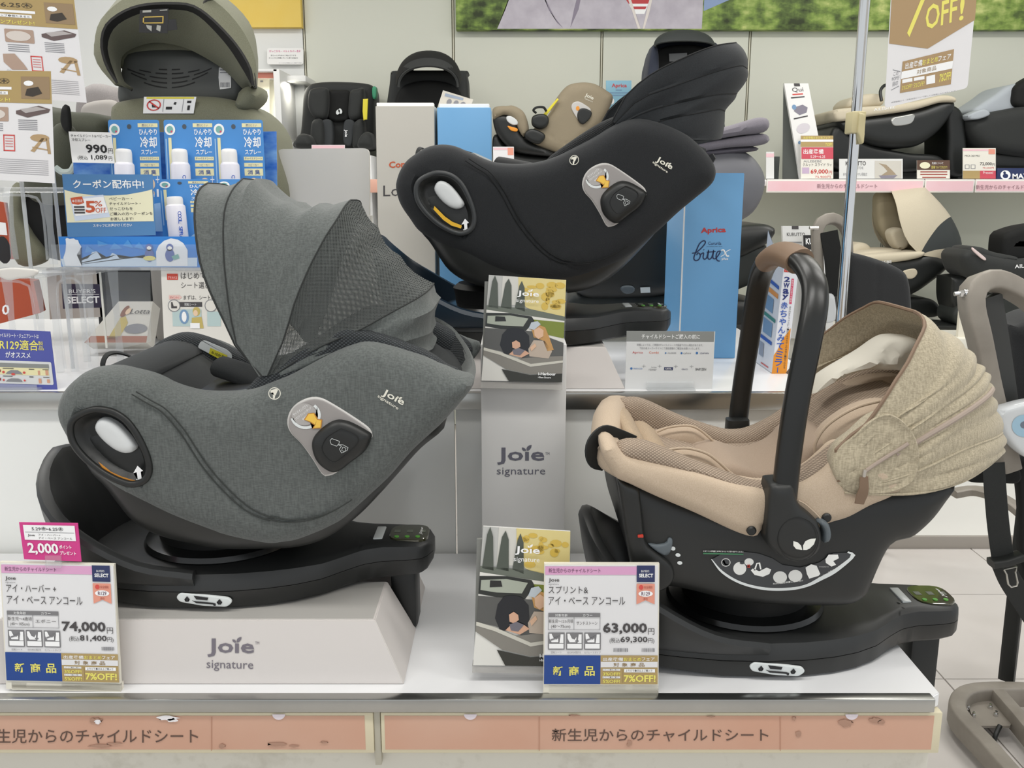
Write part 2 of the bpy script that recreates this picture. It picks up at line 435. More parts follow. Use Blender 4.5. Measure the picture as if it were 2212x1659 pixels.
def pil(name, pts, Y, depth, mat, parent, R=.03, T=.03, h=.012, fn=None, seams=(), corner=False):
    return pillow(name, XZ(pts, Y + T * .5), Y, T, R, Y + depth, mat, parent, h=h, fn=fn, smooth_outline=not corner, Tb=min(T, depth * .4), seams=[XZ(s, Y) for s in seams], sw=.004, sd=.004)
def sign_card(name, label, cat, pl, c, th, mat, group=None, r=0):
    t = thing(name, pl.hit((c[2][0] + c[3][0]) / 2, (c[2][1] + c[3][1]) / 2), label, cat, group)
    board('card', pl, rounded(c, r) if r else c, th, mat, t)
    return t, Card(pl_off(pl, -.0003), c, t)
# ------------------------------------------------------------------ materials
white_top = M('white laminate', '#efeff0', .22, spec=.5)
white_pan = M('white panel', '#dcdcd8', .3)
wall_m = M('wall paint', '#d6d7ca', .55)
wallw_m = M('white wall paint', '#e4e5e3', .55)
slot_m = M('wall slot', '#8a8672', .5)
ivory = M('ivory plastic', '#dcd2b4', .4)
alu = M('aluminium', '#a9a9a6', .28, metal=1, kind='soft', col2='#bfbfbb', scale=.6)
salmon = M('salmon strip', '#cfa088', .5, kind='soft', col2='#d4ad97', scale=1)
pinkst = M('pink strip', '#eebfc6', .5, kind='soft', col2='#f0cfd6')
strip_txt = M('strip ink', '#5f4a40', .6); pink_txt = M('grey pink ink', '#94727a', .6)
blackp = M('black plastic', '#1c1d1c', .42, kind='plastic'); blackg = M('gloss black', '#151616', .22)
blackd = M('dark recess', '#0d0e0d', .6)
chrome = M('chrome', '#d8d8d8', .12, metal=1); steel = M('grey steel', '#8e867c', .45, metal=.15, kind='wear', col2='#6f675e', scale=1.2)
clear = glass('clear acrylic', a=.16); clearer = glass('clear film', a=.06)
paper = M('white paper', '#f1f0ee', .5); ink = M('dark ink', '#4a4748', .6); inkb = M('black ink', '#222224', .6)
grey1 = M('grey print', '#8c8c90', .6); whitep = M('white print', '#fbfbfb', .5); blackf = M('black cloth', '#1f2121', .8, kind='fabric', col2='#343636')
def struct(o, k='structure'): o['kind'] = k; return o

# ------------------------------------------------------------------ floor with tiles
fl = struct(box('floor', -9, 9.5, -3, 5.6, -.05, -.006, M('grout', '#a9a29a', .7), bev=0))
tile_m = M('floor tile', '#cfc9c4', .25, kind='tiles', col2='#dcd7d3')
T0 = None; tx0, ty0, ts = 1.226 - .55 * 8, 2.33 - .55 * 6, .55
for i in range(20):
    for j in range(11):
        x, y = tx0 + ts * (i - 2), ty0 + ts * j
        if T0 is None:
            T0 = box('floor_tile', x + .002, x + ts - .002, y + .002, y + ts - .002, -.006, 0, tile_m, fl, bev=.0008, seg=1); T0r = Vector((x, y, 0))
        else:
            o = T0.copy(); COL.objects.link(o); o.parent = fl; o.location = Vector(T0.location) + Vector((x, y, 0)) - T0r
ce = struct(box('ceiling', -5, 5.5, -1.2, 5.6, 3.0, 3.05, M('ceiling paint', '#e8e8e4', .8), bev=0))

# ------------------------------------------------------------------ back wall: panels between slotted standards
YW = 5.2
wb = struct(box('wall_back', -9, 9.5, YW + .012, YW + .1, 0, 3.0, M('wall core', '#8a8672', .8), bev=0))
edges = [-9, -6, -3.55, -2.754, -1.943, -1.132, -.32, .49, 1.297, 2.11, 2.92, 3.73, 4.54, 7, 9.5]
for i in range(len(edges) - 1):
    m_ = wallw_m if edges[i] < -1.2 else wall_m
    box('wall_panel', edges[i] + .008, edges[i + 1] - .008, YW, YW + .012, 0, 2.98, m_, wb, bev=.001, seg=1)
    if i: box('slotted_standard', edges[i] - .003, edges[i] + .003, YW + .003, YW + .013, 0, 2.98, M('standard', '#c9c6b4', .4, metal=.3), wb, bev=0)

# ------------------------------------------------------------------ front display table
TX0, TX1, TY0, TY1, TZ = -1.75, .655, 1.243, 1.80, .60
t = thing('display_table', (-.5, 1.5, 0), 'long white front display table with aluminium edge and salmon price rail', 'table')
cc = .016
bm = bmesh.new()
pts = [(TX0, TY0), (TX1 - cc, TY0), (TX1, TY0 + cc * .7), (TX1, TY1), (TX0, TY1)]
lo = [bm.verts.new((x, y, TZ - .022)) for x, y in pts]; hi = [bm.verts.new((x, y, TZ)) for x, y in pts]
bm.faces.new(lo[::-1]); bm.faces.new(hi)
for i in range(5): bm.faces.new([lo[i], lo[(i + 1) % 5], hi[(i + 1) % 5], hi[i]])
bmesh.ops.bevel(bm, geom=bm.edges[:], offset=.0015, segments=2, affect='EDGES')
link('tabletop', from_bm(bm), white_top, t)
xr = P(2020, 1522, 1.232).x
rail = box('edge_rail', TX0, xr, TY0 - .012, TY0 + .008, TZ - .0195, TZ + .0022, alu, t, bev=.0015)
lathe('screw', [(.0022, .0004), (.0022, 0)], P(1975, 1513, 1.237) + Vector((0, 0, .0008)), (0, 0, 1), M('screw steel', '#77777a', .4, metal=1), rail, 12)
box('front_panel', TX0, TX1 - .006, TY0 + .012, TY0 + .03, 0, TZ - .022, M('table front', '#dedace', .45, kind='wear', col2='#c9c4b6', amt=.9), t)
box('side_panel', TX1 - .024, TX1 - .006, TY0 + .03, TY1, 0, TZ - .022, white_pan, t)
ptab = Pl((0, TY0 - .010, 0), (0, -1, 0))
def zt(py, y=TY0 - .01): return P(1106, py, y).z
for i, (a, b) in enumerate(((-1, 806), (822, 2036))):
    x0 = TX0 if a < 0 else P(a, 1580, TY0 - .01).x; x1 = P(b, 1580, TY0 - .01).x
    ho = box('price_rail', x0, x1, TY0 - .006, TY0 + .012, zt(1631), zt(1543), ivory, t, bev=.002)
    q = [(x0 + .006, zt(1622)), (x1 - .013, zt(1622)), (x1 - .013, zt(1549)), (x0 + .006, zt(1549))]
    st = pillow('price_strip', q, TY0 - .0072, .0006, .001, TY0 - .0055, salmon, ho, h=.02, smooth_outline=False)
ps = Pl((0, TY0 - .0074, 0), (0, -1, 0))
box('divider_joint', P(807, 1580, 1.235).x, P(821, 1580, 1.235).x, TY0 - .003, TY0 + .012, zt(1659), zt(1541), M('joint', '#b9b4a4', .5), t, bev=.001)
txt(ps, [tb('生児からのチャイルドシート', -8, 1575, 428, 1606, .004)], 1, strip_txt, t)
txt(ps, [tb('新生児からのチャイルドシート', 1192, 1574, 1660, 1602, .004)], 1, strip_txt, t)
seam_m = M('strip seam', '#b98a72', .6); worn = M('worn glue', '#b08a76', .7); scrap = M('torn paper', '#f3eff0', .8)
prt('strip_seam', ps, [rect(456, 1549, 457.5, 1622), rect(1164, 1549, 1165.5, 1622), rect(1685, 1549, 1686.5, 1622)], 1, seam_m, t)
rr_ = random.Random(3)
def blob(cx, cy, rx, ry, n=14):
    return [(cx + rx * math.cos(a) * rr_.uniform(.5, 1.1), cy + ry * math.sin(a) * rr_.uniform(.5, 1.1)) for a in [2 * math.pi * i / n for i in range(n)]]
prt('glue_marks', ps, [blob(208, 1557, 16, 8), blob(215, 1612, 28, 4), blob(245, 1606, 20, 3), blob(480, 1612, 8, 6), blob(600, 1608, 26, 6), blob(635, 1612, 12, 4), blob(700, 1604, 10, 3),
     blob(1360, 1606, 7, 8), blob(1715, 1552, 5, 6), blob(1725, 1586, 8, 8), blob(1828, 1562, 20, 10), blob(1890, 1556, 14, 7), blob(1905, 1560, 10, 6), blob(1535, 1548, 12, 2), blob(1240, 1545, 14, 2)], 2, worn, t)
prt('paper_scrap', ps, [blob(211, 1560, 9, 6), blob(362, 1551, 26, 7), blob(372, 1556, 14, 6)], 3, scrap, t)
for cx in (602, 1016, 1840):
    prt('tab_notch', Pl((0, TY0 - .0066, 0), (0, -1, 0)), [[(cx - 14, 1543)] + [(cx - 14 * math.cos(a), 1543 + 12 * math.sin(a)) for a in [math.pi * i / 10 for i in range(11)]]], 3, M('pale tab', '#eadfe6', .5), t)
prt('tape_residue', Pl((0, 0, TZ), (0, 0, 1)), [[(392, 1510), (398, 1497), (417, 1497), (411, 1513)]], 1, M('residue', '#c8c8c6', .6), t)
# ------------------------------------------------------------------ raised platform behind the table
RZ = .949; RX1 = .68
t = thing('raised_platform', (-.5, 2.3, 0), 'white raised platform behind the front table, aluminium trimmed edge', 'platform')
box('platform_top', TX0 - .4, RX1, 1.80, 2.9, RZ - .02, RZ, white_top, t)
box('edge_rail', TX0 - .4, RX1, 1.792, 1.81, RZ - .034, RZ + .0015, alu, t)
ex = [-2.15, -1.22, -.318 + .2, .03, RX1 - .01]
for i in range(4): box('front_panel', ex[i] + .0015, ex[i + 1] - .0015, 1.812, 1.83, 0, RZ - .034, M('riser panel', '#f0f0ec', .2), t, bev=.001)
box('side_panel', RX1 - .03, RX1 - .01, 1.83, 2.88, 0, RZ - .02, white_pan, t)

# ------------------------------------------------------------------ shelving along the back wall
t = thing('wall_shelf', (1.5, 4.9, 1.3), 'long white wall shelf with pink price rail across the back', 'shelf')
SZ = P(1800, 388, 4.6).z
xs0 = P(800, 400, 4.6).x
box('shelf_board', xs0, 3.6, 4.6, 5.19, SZ - .03, SZ, white_top, t)
pr = Pl((0, 4.585, 0), (0, -1, 0))
xs = [1655, 1997, 2106, 2640]
for i in range(3):
    a, b = P(xs[i], 400, 4.59).x, P(xs[i + 1], 400, 4.59).x
    q = box('price_rail', a + .003, b - .003, 4.59, 4.6, P(1, 416, 4.59).z, P(1, 387, 4.59).z, M('rail white', '#ece9e2', .4), t)
    if i < 2 or 1: pillow('price_strip', [(a + .008, P(1, 413, 4.588).z), (b - .008, P(1, 413, 4.588).z), (b - .008, P(1, 391, 4.588).z), (a + .008, P(1, 391, 4.588).z)], 4.5885, .001, .002, 4.59, pinkst, q, h=.05, smooth_outline=False)
box('price_rail', xs0, P(1650, 400, 4.59).x, 4.59, 4.6, P(1, 416, 4.59).z, P(1, 387, 4.59).z, M('rail salmon', '#e3b09c', .4), t)
pr = Pl((0, 4.588, 0), (0, -1, 0))
txt(pr, [tb('新生児からのチャイルドシート', 1765, 397, 1895, 407, .0), tb('新生児からのチャイルドシート', 2108, 399, 2240, 409, .0)], 1, pink_txt, t)
t = thing('low_shelf_unit', (1.9, 4.5, 0), 'low white shelf deck along the back wall at the right', 'shelf')
dz = P(2073, 731, 3.93).z
box('deck_board', .62, 3.6, 3.93, 5.19, dz - .09, dz, M('cream deck', '#e3e0d4', .35), t, bev=.008)
box('front_panel', .64, 3.6, 3.98, 4.0, .05, dz - .09, M('deck front', '#dcdcd8', .3), t)
t = thing('floor_plinth', (2, 3.7, 0), 'low white tiled floor plinth with grey edge trim', 'plinth')
box('plinth_top', .72, 3.6, 3.30, 4.6, 0, .05, M('plinth top', '#dfddd8', .2), t)
box('edge_trim', .72, 3.6, 3.285, 3.30, 0, .05, M('grey trim', '#a39c94', .45), t)
tag_left = None
# ================================================================== ISOFIX base with control arm (modelled where the grey seat stands)
whitel = M('white label', '#dfe3e2', .4); redp = M('red indicator', '#c23a2a', .4); greenl = M('green dot', '#5fae3e', .4); yell = M('yellow label', '#e8b52c', .45)
band_m = M('base band', '#1f201f', .36, kind='plastic'); shell_m = M('base shell', '#2a2b2b', .42, kind='plastic'); panelb = M('glossy display', '#3a3a26', .08, coat=1)
def iso_base(off, label, sticker_dark=False, wing=None, leg=0):
    global OFF
    OFF = Vector(off)
    t = thing('car_seat_base', (-.47, 1.485, .70), label, 'car seat base')
    Yc = 1.485; z0 = .7005
    xs_ = [-.775, -.765, -.74, -.70, -.64, -.57, -.50, -.44, -.39, -.35, -.31, -.28, -.25, -.22, -.18, -.155, -.142, -.136]
    hw = [.05, .085, .115, .138, .152, .160, .162, .158, .148, .133, .110, .085, .064, .056, .053, .047, .036, .02]
    zt_ = [.74, .748, .755, .760, .763, .765, .765, .765, .765, .764, .762, .764, .768, .770, .769, .767, .765, .758]
    zb = [.728, .722, .716, .712, .708, .701, z0, z0, z0, z0, .702, .705, .707, .709, .711, .714, .72, .73]
    k = 70; X = np.linspace(xs_[0], xs_[-1], k); low = []; top = []
    for x in X:
        w = np.interp(x, xs_, hw); a = np.interp(x, xs_, zt_); b = np.interp(x, xs_, zb)
        seam = b + (a - b) * .50
        low.append([(x, Yc + s * yy, zz) for s, yy, zz in [(-1, w * .90, b), (-1, w * .965, b + .004), (-1, w, seam - .002), (-1, w, seam), (1, w, seam), (1, w, seam - .002), (1, w * .965, b + .004), (1, w * .90, b)]])
        top.append([(x, Yc + s * yy, zz) for s, yy, zz in [(-1, w * .995, seam + .0008), (-1, w * .985, seam + (a - seam) * .45), (-1, w * .94, seam + (a - seam) * .80), (-1, w * .84, a - .002), (-1, w * .7, a), (1, w * .7, a), (1, w * .84, a - .002), (1, w * .94, seam + (a - seam) * .80), (1, w * .985, seam + (a - seam) * .45), (1, w * .995, seam + .0008)]])
    link('lower_band', loft(low), band_m, t); link('upper_shell', loft(top), shell_m, t)
    lathe('turntable_recess', [(.128, 0), (.132, .004), (.128, .012), (.10, .018), (.02, .02)], (-.50, Yc, .7635), (0, 0, 1), blackg, t, 48)
    lathe('turntable', [(.105, 0), (.108, .03), (.112, .045), (.10, .055), (.02, .056)], (-.50, Yc, .765), (0, 0, 1), blackd, t, 40)
    # rebound wall: wraps round the left end
    plan = spline([(-.50, -.158), (-.58, -.160), (-.66, -.152), (-.712, -.130), (-.745, -.078), (-.757, 0)], 18)
    zs = spline([(0, .768), (.25, .785), (.5, .835), (.72, .890), (.88, .918), (1, .926)], 18)[:, 1]
    half = [(p[0], p[1], z) for p, z in zip(plan, zs)]; full = half + [(x, -y, z) for x, y, z in half[-2::-1]]
    rings = []
    for i, (x, y, z) in enumerate(full):
        a = np.array(full[min(i + 1, len(full) - 1)][:2]) - np.array(full[max(i - 1, 0)][:2]); a /= np.linalg.norm(a)
        n = np.array([a[1], -a[0]]);  n = n if n @ np.array([x + .5, y]) > 0 else -n
        hgt = z - .735; lean = .12 * hgt
        prof = [(-.012, .735), (.004 + lean * .2, .735 + hgt * .3), (.008 + lean * .7, .735 + hgt * .7), (.008 + lean, z - .010), (.004 + lean, z - .002), (-.004 + lean, z), (-.012 + lean, z - .003), (-.017 + lean, z - .012), (-.022 + lean * .5, .735 + hgt * .6), (-.045, .735)]
        rings.append([(x + n[0] * d, Yc + y + n[1] * d, h) for d, h in prof])
    w_ = link('rebound_bar', loft(rings), wing or shell_m, t)
    # connectors below the left end
    for s in (-1, 1):
        q = box('isofix_connector', -.66, -.585, Yc + s * .105 - .02, Yc + s * .105 + .02, .701, .727, blackp, t, bev=.005)
        box('red_indicator', -.603, -.597, Yc + s * .105 - .0206, Yc + s * .105 - .015, .706, .722, redp, q, bev=.0005, origin=None)
    yn = Yc - .163
    q = ell(441, 1295, 61, 15, 28, 4)
    pla = Pl((0, yn - .0004, 0), (0, -1, 0))
    out = XZ(rounded([(380, 1290), (388, 1281), (440, 1285), (495, 1292), (502, 1301), (490, 1311), (440, 1309), (388, 1300)], 6), yn)
    lb = pillow('oval_label', out, yn - .0010, .0012, .003, yn + .004, whitel, t, h=.004, smooth_outline=False)
    pl2 = Pl((0, yn - .0016, 0), (0, -1, 0))
    def arrow(x, y, s=1): return [(x, y - 7 * s), (x + 6 * s, y), (x + 3 * s, y), (x + 3 * s, y + 5 * s), (x - 3 * s, y + 5 * s), (x - 3 * s, y), (x - 6 * s, y)]
    prt('label_diagram', pl2, [arrow(404, 1295), arrow(474, 1301), [(418, 1287), (450, 1291), (448, 1297), (424, 1295)], [(414, 1297), (424, 1299), (460, 1302), (466, 1304), (466, 1309), (462, 1309), (460, 1306), (424, 1303)]], 1, inkb, lb)
    pl3 = Pl((0, yn + .006, 0), Vector((-.12, -1, .1)))
    prt('isofix_label', pl3, [[(225, 1254), (270, 1259), (296, 1268), (305, 1277), (304, 1280), (225, 1271)]], 2, M('grey label', '#8d9090', .35), t)
    prt('isofix_diagram', pl3, [[(252, 1264), (276, 1268), (278, 1276), (252, 1273)], [(282, 1271), (300, 1275), (301, 1279), (282, 1277)]], 3, inkb, t)
    # arm: window with level label, display with lamps
    pt = Pl((0, 0, .7712), (0, 0, 1))
    box('level_window', -.238, -.222, Yc - .030, Yc + .026, .766, .7718, M('level strip', '#cfd3d2', .3), t, bev=.002)
    prt('level_marks', Pl((0, 0, .7722), (0, 0, 1)), [[(-0, 0)] * 0 or ell(800, 1160, 3, 2, 8), ell(787, 1174, 3, 2, 8)], 0, inkb, t)
    rings = []
    for zz, g in ((.7655, 1.0), (.7708, 1.0), (.7718, .97)):
        rings.append([(-.178 + x * g, Yc - .002 + y * g, zz) for x, y in sup(28, .034, .036, 3.2)])
    dsp = link('display_panel', loft(rings), panelb, t)
    for i in range(3):
        lathe('status_lamp', [(.0042, 0), (.004, .0012), (.0001, .0013)], (-.198 + i * .018, Yc - .024, .7718), (0, 0, 1), greenl, dsp, 14)
    prt('display_icons', Pl((0, 0, .7721), (0, 0, 1)), [[(853 + 27 * i, 1144), (866 + 27 * i, 1144), (865 + 27 * i, 1150), (852 + 27 * i, 1150)] for i in range(3)], 0, M('icon grey', '#6f7568', .5), dsp)
    txt(Pl((0, 0, .7722), (0, 0, 1)), [('Joie', (905, 1152), (909, 1137), (912, 1156), .02)], 0, whitep, dsp)
    # load leg under the arm
    if leg: box('load_leg', -.215 if leg < .5 else -.21, -.165, Yc - .03, Yc + .03, leg, .716, blackp, t, bev=.008)
    OFF = Vector((0, 0, 0))
    return t

# ================================================================== rotating car seat, side view modelled where the grey one stands
YN = 1.285; YC = 1.485; HWS = .20
def rot_seat(off, label, fab, pad, inner, nose_open, hw_label, frame_m, sticker_col=None, outline=None):
    global OFF
    OFF = Vector(off)
    t = thing('child_car_seat', (-.45, YC, .80), label, 'car seat')
    c1 = lambda p: CR(80, 360, 3.072, p); c2 = lambda p: CR(560, 560, 3.318, p); c3 = lambda p: CR(80, 850, 3.318, p); c4 = lambda p: CR(540, 1000, 3.317, p)
    side = [(117, 880), (119, 910), (133, 940), (152, 972), (179, 1007), (216, 1037), (261, 1067), (351, 1115), (442, 1150), (502, 1168), (574, 1180), (610, 1178), (645, 1172), (691, 1155), (736, 1130), (763, 1108), (796, 1078), (841, 1036), (891, 979), (952, 922), (1006, 861), (1021, 838), (1022, 824), (1010, 817), (988, 811), (952, 795), (916, 777), (880, 765), (831, 750), (789, 743), (756, 750), (711, 768), (665, 792), (620, 816), (580, 832), (542, 846), (503, 855), (464, 857), (422, 855), (389, 848), (357, 837), (334, 825), (308, 815), (275, 807), (243, 800), (210, 800), (178, 806), (152, 822), (129, 848)]
    out = XZ(side, YN + .02) if outline is None else outline
    oval = [(152, 925), (160, 905), (185, 890), (211, 884), (245, 890), (275, 910), (300, 945), (318, 985), (323, 1015), (315, 1035), (298, 1044), (280, 1045), (250, 1035), (215, 1015), (180, 985), (158, 955)]
    ov = spline(XZ(oval, YN), 60, True)
    def dip(x, z, d):
        ins = inside(x, z, ov); dd = seg_dist(np.stack([x, z], 1), ov)
        f = np.where(ins, -np.minimum(dd * 2.2, .022), 0)
        return f
    seam1 = XZ(c3([(680, 5), (790, 70), (880, 120), (960, 200), (1040, 300), (1110, 410), (1190, 530), (1290, 650), (1400, 760), (1500, 840), (1600, 890), (1680, 915)]) + c4([(100, 395), (180, 415), (260, 425), (400, 415), (520, 380), (640, 320), (700, 280)]), YN)
    seam2 = [(x + .0065, z + .004) for x, z in seam1]
    bot = [] if outline else XZ([(133, 930), (216, 1030), (351, 1107), (502, 1159), (600, 1170), (691, 1145), (790, 1070), (880, 975), (990, 860)], YN)
    pillow('side_panel', out, YN, .045, .055, YN + .062, fab, t, h=.0065, seams=[q for q in (seam1, seam2, bot) if q], sw=.0018, sd=.0022, fn=dip, p=2.4)
    sm = M(fab.name + ' stitch', '#353836' if not sticker_col else '#0c0d0e', .9)
    for q in (seam1, seam2): tube('stitched_seam', [(x, YN - .0004, z) for x, z in q], .0010, sm, t, seg=6, n=60)
    # end of the shell that wraps round behind the head
    tops = spline([P(1006, 826, YN + .03), P(1022, 812, YN + .07), P(1028, 795, YN + .14), P(1024, 770, YN + .22), P(1008, 738, YN + .30), P(980, 706, YN + .36), P(940, 684, YN + .385)], 16)
    ringo = []; ringi = []
    for q in tops:
        T_ = Vector(q)
        ringo.append([T_ + Vector(v) for v in ((-.014, .004, 0), (-.006, 0, .003), (0, 0, -.006), (-.014, 0, -.030), (-.04, .0, -.055), (-.07, 0, -.08), (-.085, 0, -.075), (-.04, .0, -.04))])
        ringi.append([T_ + Vector(v) for v in ((-.012, -.002, .0), (-.016, 0, -.004), (-.04, 0, -.04), (-.085, 0, -.075), (-.075, 0, -.08), (-.03, 0, -.035))])
    link('head_end_wall', loft(ringo), fab, t); link('head_end_padding', loft(ringi), pad, t)
    # far side wall
    pillow('side_panel', XZ(side, YN + .02), 2 * YC - YN - .052, .012, .02, 2 * YC - YN, fab, t, h=.012, Tb=.03, Rb=.05)
    # plastic carrier under the cloth
    sh = [(160, 985), (185, 1030), (215, 1061), (249, 1106), (276, 1136), (321, 1163), (381, 1181), (472, 1197), (577, 1197), (640, 1193), (700, 1175), (760, 1135), (820, 1075), (900, 985), (960, 925), (900, 860), (700, 830), (400, 880), (200, 880), (140, 930)]
    pillow('plastic_carrier', XZ(sh, YN + .03), YN + .012, .05, .07, 2 * YC - YN - .012, frame_m, t, h=.012, Tb=.05, Rb=.07)
    # inner padding
    pad_out = [(a, b - (9 if b < 860 and a > 540 else 0)) for a, b in [(300, 850), (334, 832), (389, 854), (464, 861), (529, 842), (552, 827), (585, 803), (633, 770), (680, 741), (705, 729), (729, 720), (753, 716), (789, 721), (831, 732), (876, 750), (922, 768), (967, 798), (991, 812), (960, 850), (800, 900), (600, 950), (400, 930)]]
    po = XZ(pad_out, YN + .06)
    pillow('side_padding', po, YN + .045, .014, .014, YN + .085, pad, t, h=.008, Tb=.014)
    far_pad = [(130, 868), (150, 828), (178, 806), (215, 792), (250, 792), (300, 806), (340, 825), (400, 850), (464, 856), (529, 840), (585, 803), (633, 770), (680, 741), (729, 720), (789, 721), (876, 750), (967, 798), (1000, 830), (985, 865), (900, 920), (600, 1000), (300, 960), (160, 920)]
    fo = XZ(far_pad, YN + .02)
    pillow('side_padding', fo, 2 * YC - YN - .085, .02, .03, 2 * YC - YN - .04, pad, t, h=.010, Tb=.008)
    # seat body between the walls
    body = [(128, 880), (148, 838), (180, 815), (215, 808), (262, 816), (320, 850), (380, 888), (450, 905), (520, 900), (600, 870), (700, 822), (800, 800), (900, 815), (975, 838), (1004, 856), (950, 920), (870, 995), (740, 1118), (600, 1165), (440, 1135), (260, 1055), (150, 955)]
    bo = XZ(body, YN + .03)
    pillow('seat_body', bo, YN + .05, .01, .02, 2 * YC - YN - .05, inner, t, h=.014, Tb=.01)
    front = [(126, 890), (140, 846), (172, 818), (210, 804), (250, 806), (285, 820), (300, 845), (260, 860), (200, 880), (150, 930)]
    pillow('front_edge', XZ(front, YN + .03), YN + .04, .02, .03, 2 * YC - YN - .04, inner, t, h=.012, Tb=.02)
    # leg cushions with rounded sides
    cu = [(235, 822), (270, 803), (330, 800), (400, 820), (450, 848), (430, 885), (340, 880), (260, 858)]
    for s in (-1, 1):
        pillow('seat_cushion', XZ(cu, YC), YC + s * .085 - .045, .03, .04, YC + s * .085 + .045, inner, t, h=.012, Tb=.03)
    hc = [(640, 770), (700, 735), (780, 722), (880, 750), (960, 800), (930, 850), (800, 850), (680, 830)]
    pillow('head_cushion', XZ(hc, YC - .05), YC - .12, .03, .04, YC + .12, inner, t, h=.014, Tb=.03)
    # harness
    stx = [P(225, 800, YC - .02), P(300, 775, YC - .01), P(350, 800, YC), P(420, 850, YC)]
    tube('crotch_strap', stx, .024, M('webbing', '#1d1f1f', .7), t, ry=.0035, e=6, up=(0, .1, 1))
    lp = [P(225, 803, YC - .05), P(222, 785, YC - .05), P(232, 766, YC - .04), P(255, 762, YC - .02), P(285, 772, YC), P(300, 790, YC)]
    tube('pull_loop', lp, .004, M('webbing', '#1d1f1f', .7), t, ry=.0015, e=6, up=(0, 1, 0))
    tube('shoulder_pad', [P(478, 792, YC + .02), P(520, 806, YC), P(575, 828, YC - .03)], .026, inner, t, ry=.018)
    # nose opening
    if nose_open:
        tube('opening_rim', [tuple((x, YN - .0005, z)) for x, z in ov] + [(ov[0][0], YN - .0005, ov[0][1]), (ov[1][0], YN - .0005, ov[1][1])], .0052, blackp if not sticker_col else M('dark grey rim', '#343637', .4, kind='plastic'), t, seg=10, n=70)
        cx_, cz_ = ov.mean(0)
        dish = [(cx_ + (x - cx_) * .95, cz_ + (z - cz_) * .95) for x, z in ov[::3]]
        def bowl(x, z, d): return -np.minimum(d * 1.1, .015)
        pillow('recess_dish', dish, YN + .001, .0005, .001, YN + .028, blackp, t, h=.005, fn=bowl)
        wb_ = [(202, 925), (207, 911), (217, 905), (231, 907), (248, 917), (262, 930), (278, 948), (291, 966), (287, 976), (274, 981), (262, 980), (247, 974), (231, 963), (216, 949), (206, 936)]
        pillow('round_window', XZ(wb_, YN), YN - .001, .007, .012, YN + .022, M('pale window', '#d6d8d8', .35), t, h=.005)
        plx = Pl((0, YN + .003, 0), (0, -1, 0))
        hot = prt('arrow_sticker', plx, [[(297, 1006), (309, 1017), (304, 1019), (306, 1034), (298, 1038), (294, 1036), (297, 1030), (295, 1020), (288, 1022)]], 4, whitep, t)
        prt('warning_strip', plx, [[(212, 997)] + [(220, 1003), (240, 1019), (262, 1029), (284, 1036), (295, 1038), (285, 1040), (262, 1034), (240, 1025), (220, 1009)]] if not sticker_col else [[(208, 972), (240, 1000), (262, 1014), (290, 1024), (288, 1032), (260, 1024), (236, 1009), (206, 981)]], 3, M('orange strip', '#d8923a', .4) if not sticker_col else yell, t)
    # side impact pod with its sticker plate
    plate = c2([(200, 1180), (215, 1100), (260, 1040), (330, 1000), (390, 987), (450, 995), (520, 1030), (650, 1110), (780, 1200), (810, 1250), (800, 1290), (700, 1400), (560, 1525), (490, 1553), (450, 1540), (380, 1430), (300, 1320), (230, 1250)])
    pillow('pod_plate', XZ(plate, YN), YN - .0022, .0022, .004, YN + .004, M('plate rim', '#c4c1bd', .35), t, h=.006)
    pil = [(a * .955 + 707 * .045, b * .955 + 944 * .045) for a, b in plate]
    pillow('pod_sticker', XZ(pil, YN), YN - .0030, .0008, .002, YN - .001, M('sticker grey', '#989390', .3), t, h=.006)
    plp = Pl((0, YN - .0031, 0), (0, -1, 0)); plt_ = Pl((0, YN - .0033, 0), (0, -1, 0))
    arc = [(690 + .0, 0)] * 0
    ring1 = [(660 + 33 * math.cos(a), 897 + 30 * math.sin(a)) for a in np.linspace(-.9, 2.9, 20)]; ring2 = [(660 + 27 * math.cos(a), 897 + 24 * math.sin(a)) for a in np.linspace(2.9, -.9, 20)]
    prt('sticker_ring', plp, [ring1 + ring2], 1, whitel, t)
    prt('sticker_disc', plp, [ell(657, 895, 27, 24)], 1, M('sticker mid grey', '#aeaaa7', .35), t)
    txt(plt_, [('サイドインパクト', (636, 900), (666, 878), (632, 894), .0), ('プロテクションポッド', (640, 908), (673, 883), (637, 903), .0), ('使用時', (655, 909), (666, 900), (652, 905), .0)], 1, whitep, t)
    prt('yellow_arrow', plt_, [c2([(320, 1150), (350, 1105), (395, 1100), (420, 1145), (452, 1150), (445, 1212), (380, 1215), (395, 1190), (365, 1170)])], 2, M('orange edge', '#c98a35', .4), t)
    prt('yellow_arrow_face', plt_, [c2([(328, 1150), (354, 1110), (390, 1106), (414, 1150), (444, 1156), (438, 1206), (390, 1208), (402, 1186), (370, 1165)])], 3, M('yellow arrow', '#f2c552', .4), t)
    pod = c2([(380, 1330), (400, 1260), (470, 1190), (540, 1150), (600, 1145), (680, 1170), (800, 1240), (805, 1280), (760, 1370), (660, 1450), (560, 1520), (480, 1500), (410, 1430)])
    pillow('impact_pod', XZ(pod, YN), YN - .016, .014, .02, YN - .002, blackp, t, h=.004)
    bt = c2([(450, 1340), (480, 1280), (570, 1220), (600, 1215), (680, 1250), (712, 1290), (690, 1340), (600, 1420), (545, 1455), (500, 1440), (460, 1390)])
    bq = XZ(bt, YN - .016)
    tube('button_groove', [(x, YN - .0163, z) for x, z in bq + bq[:2]], .0007, blackd, t, seg=6, n=60)
    pls = Pl((0, YN - .0168, 0), (0, -1, 0))
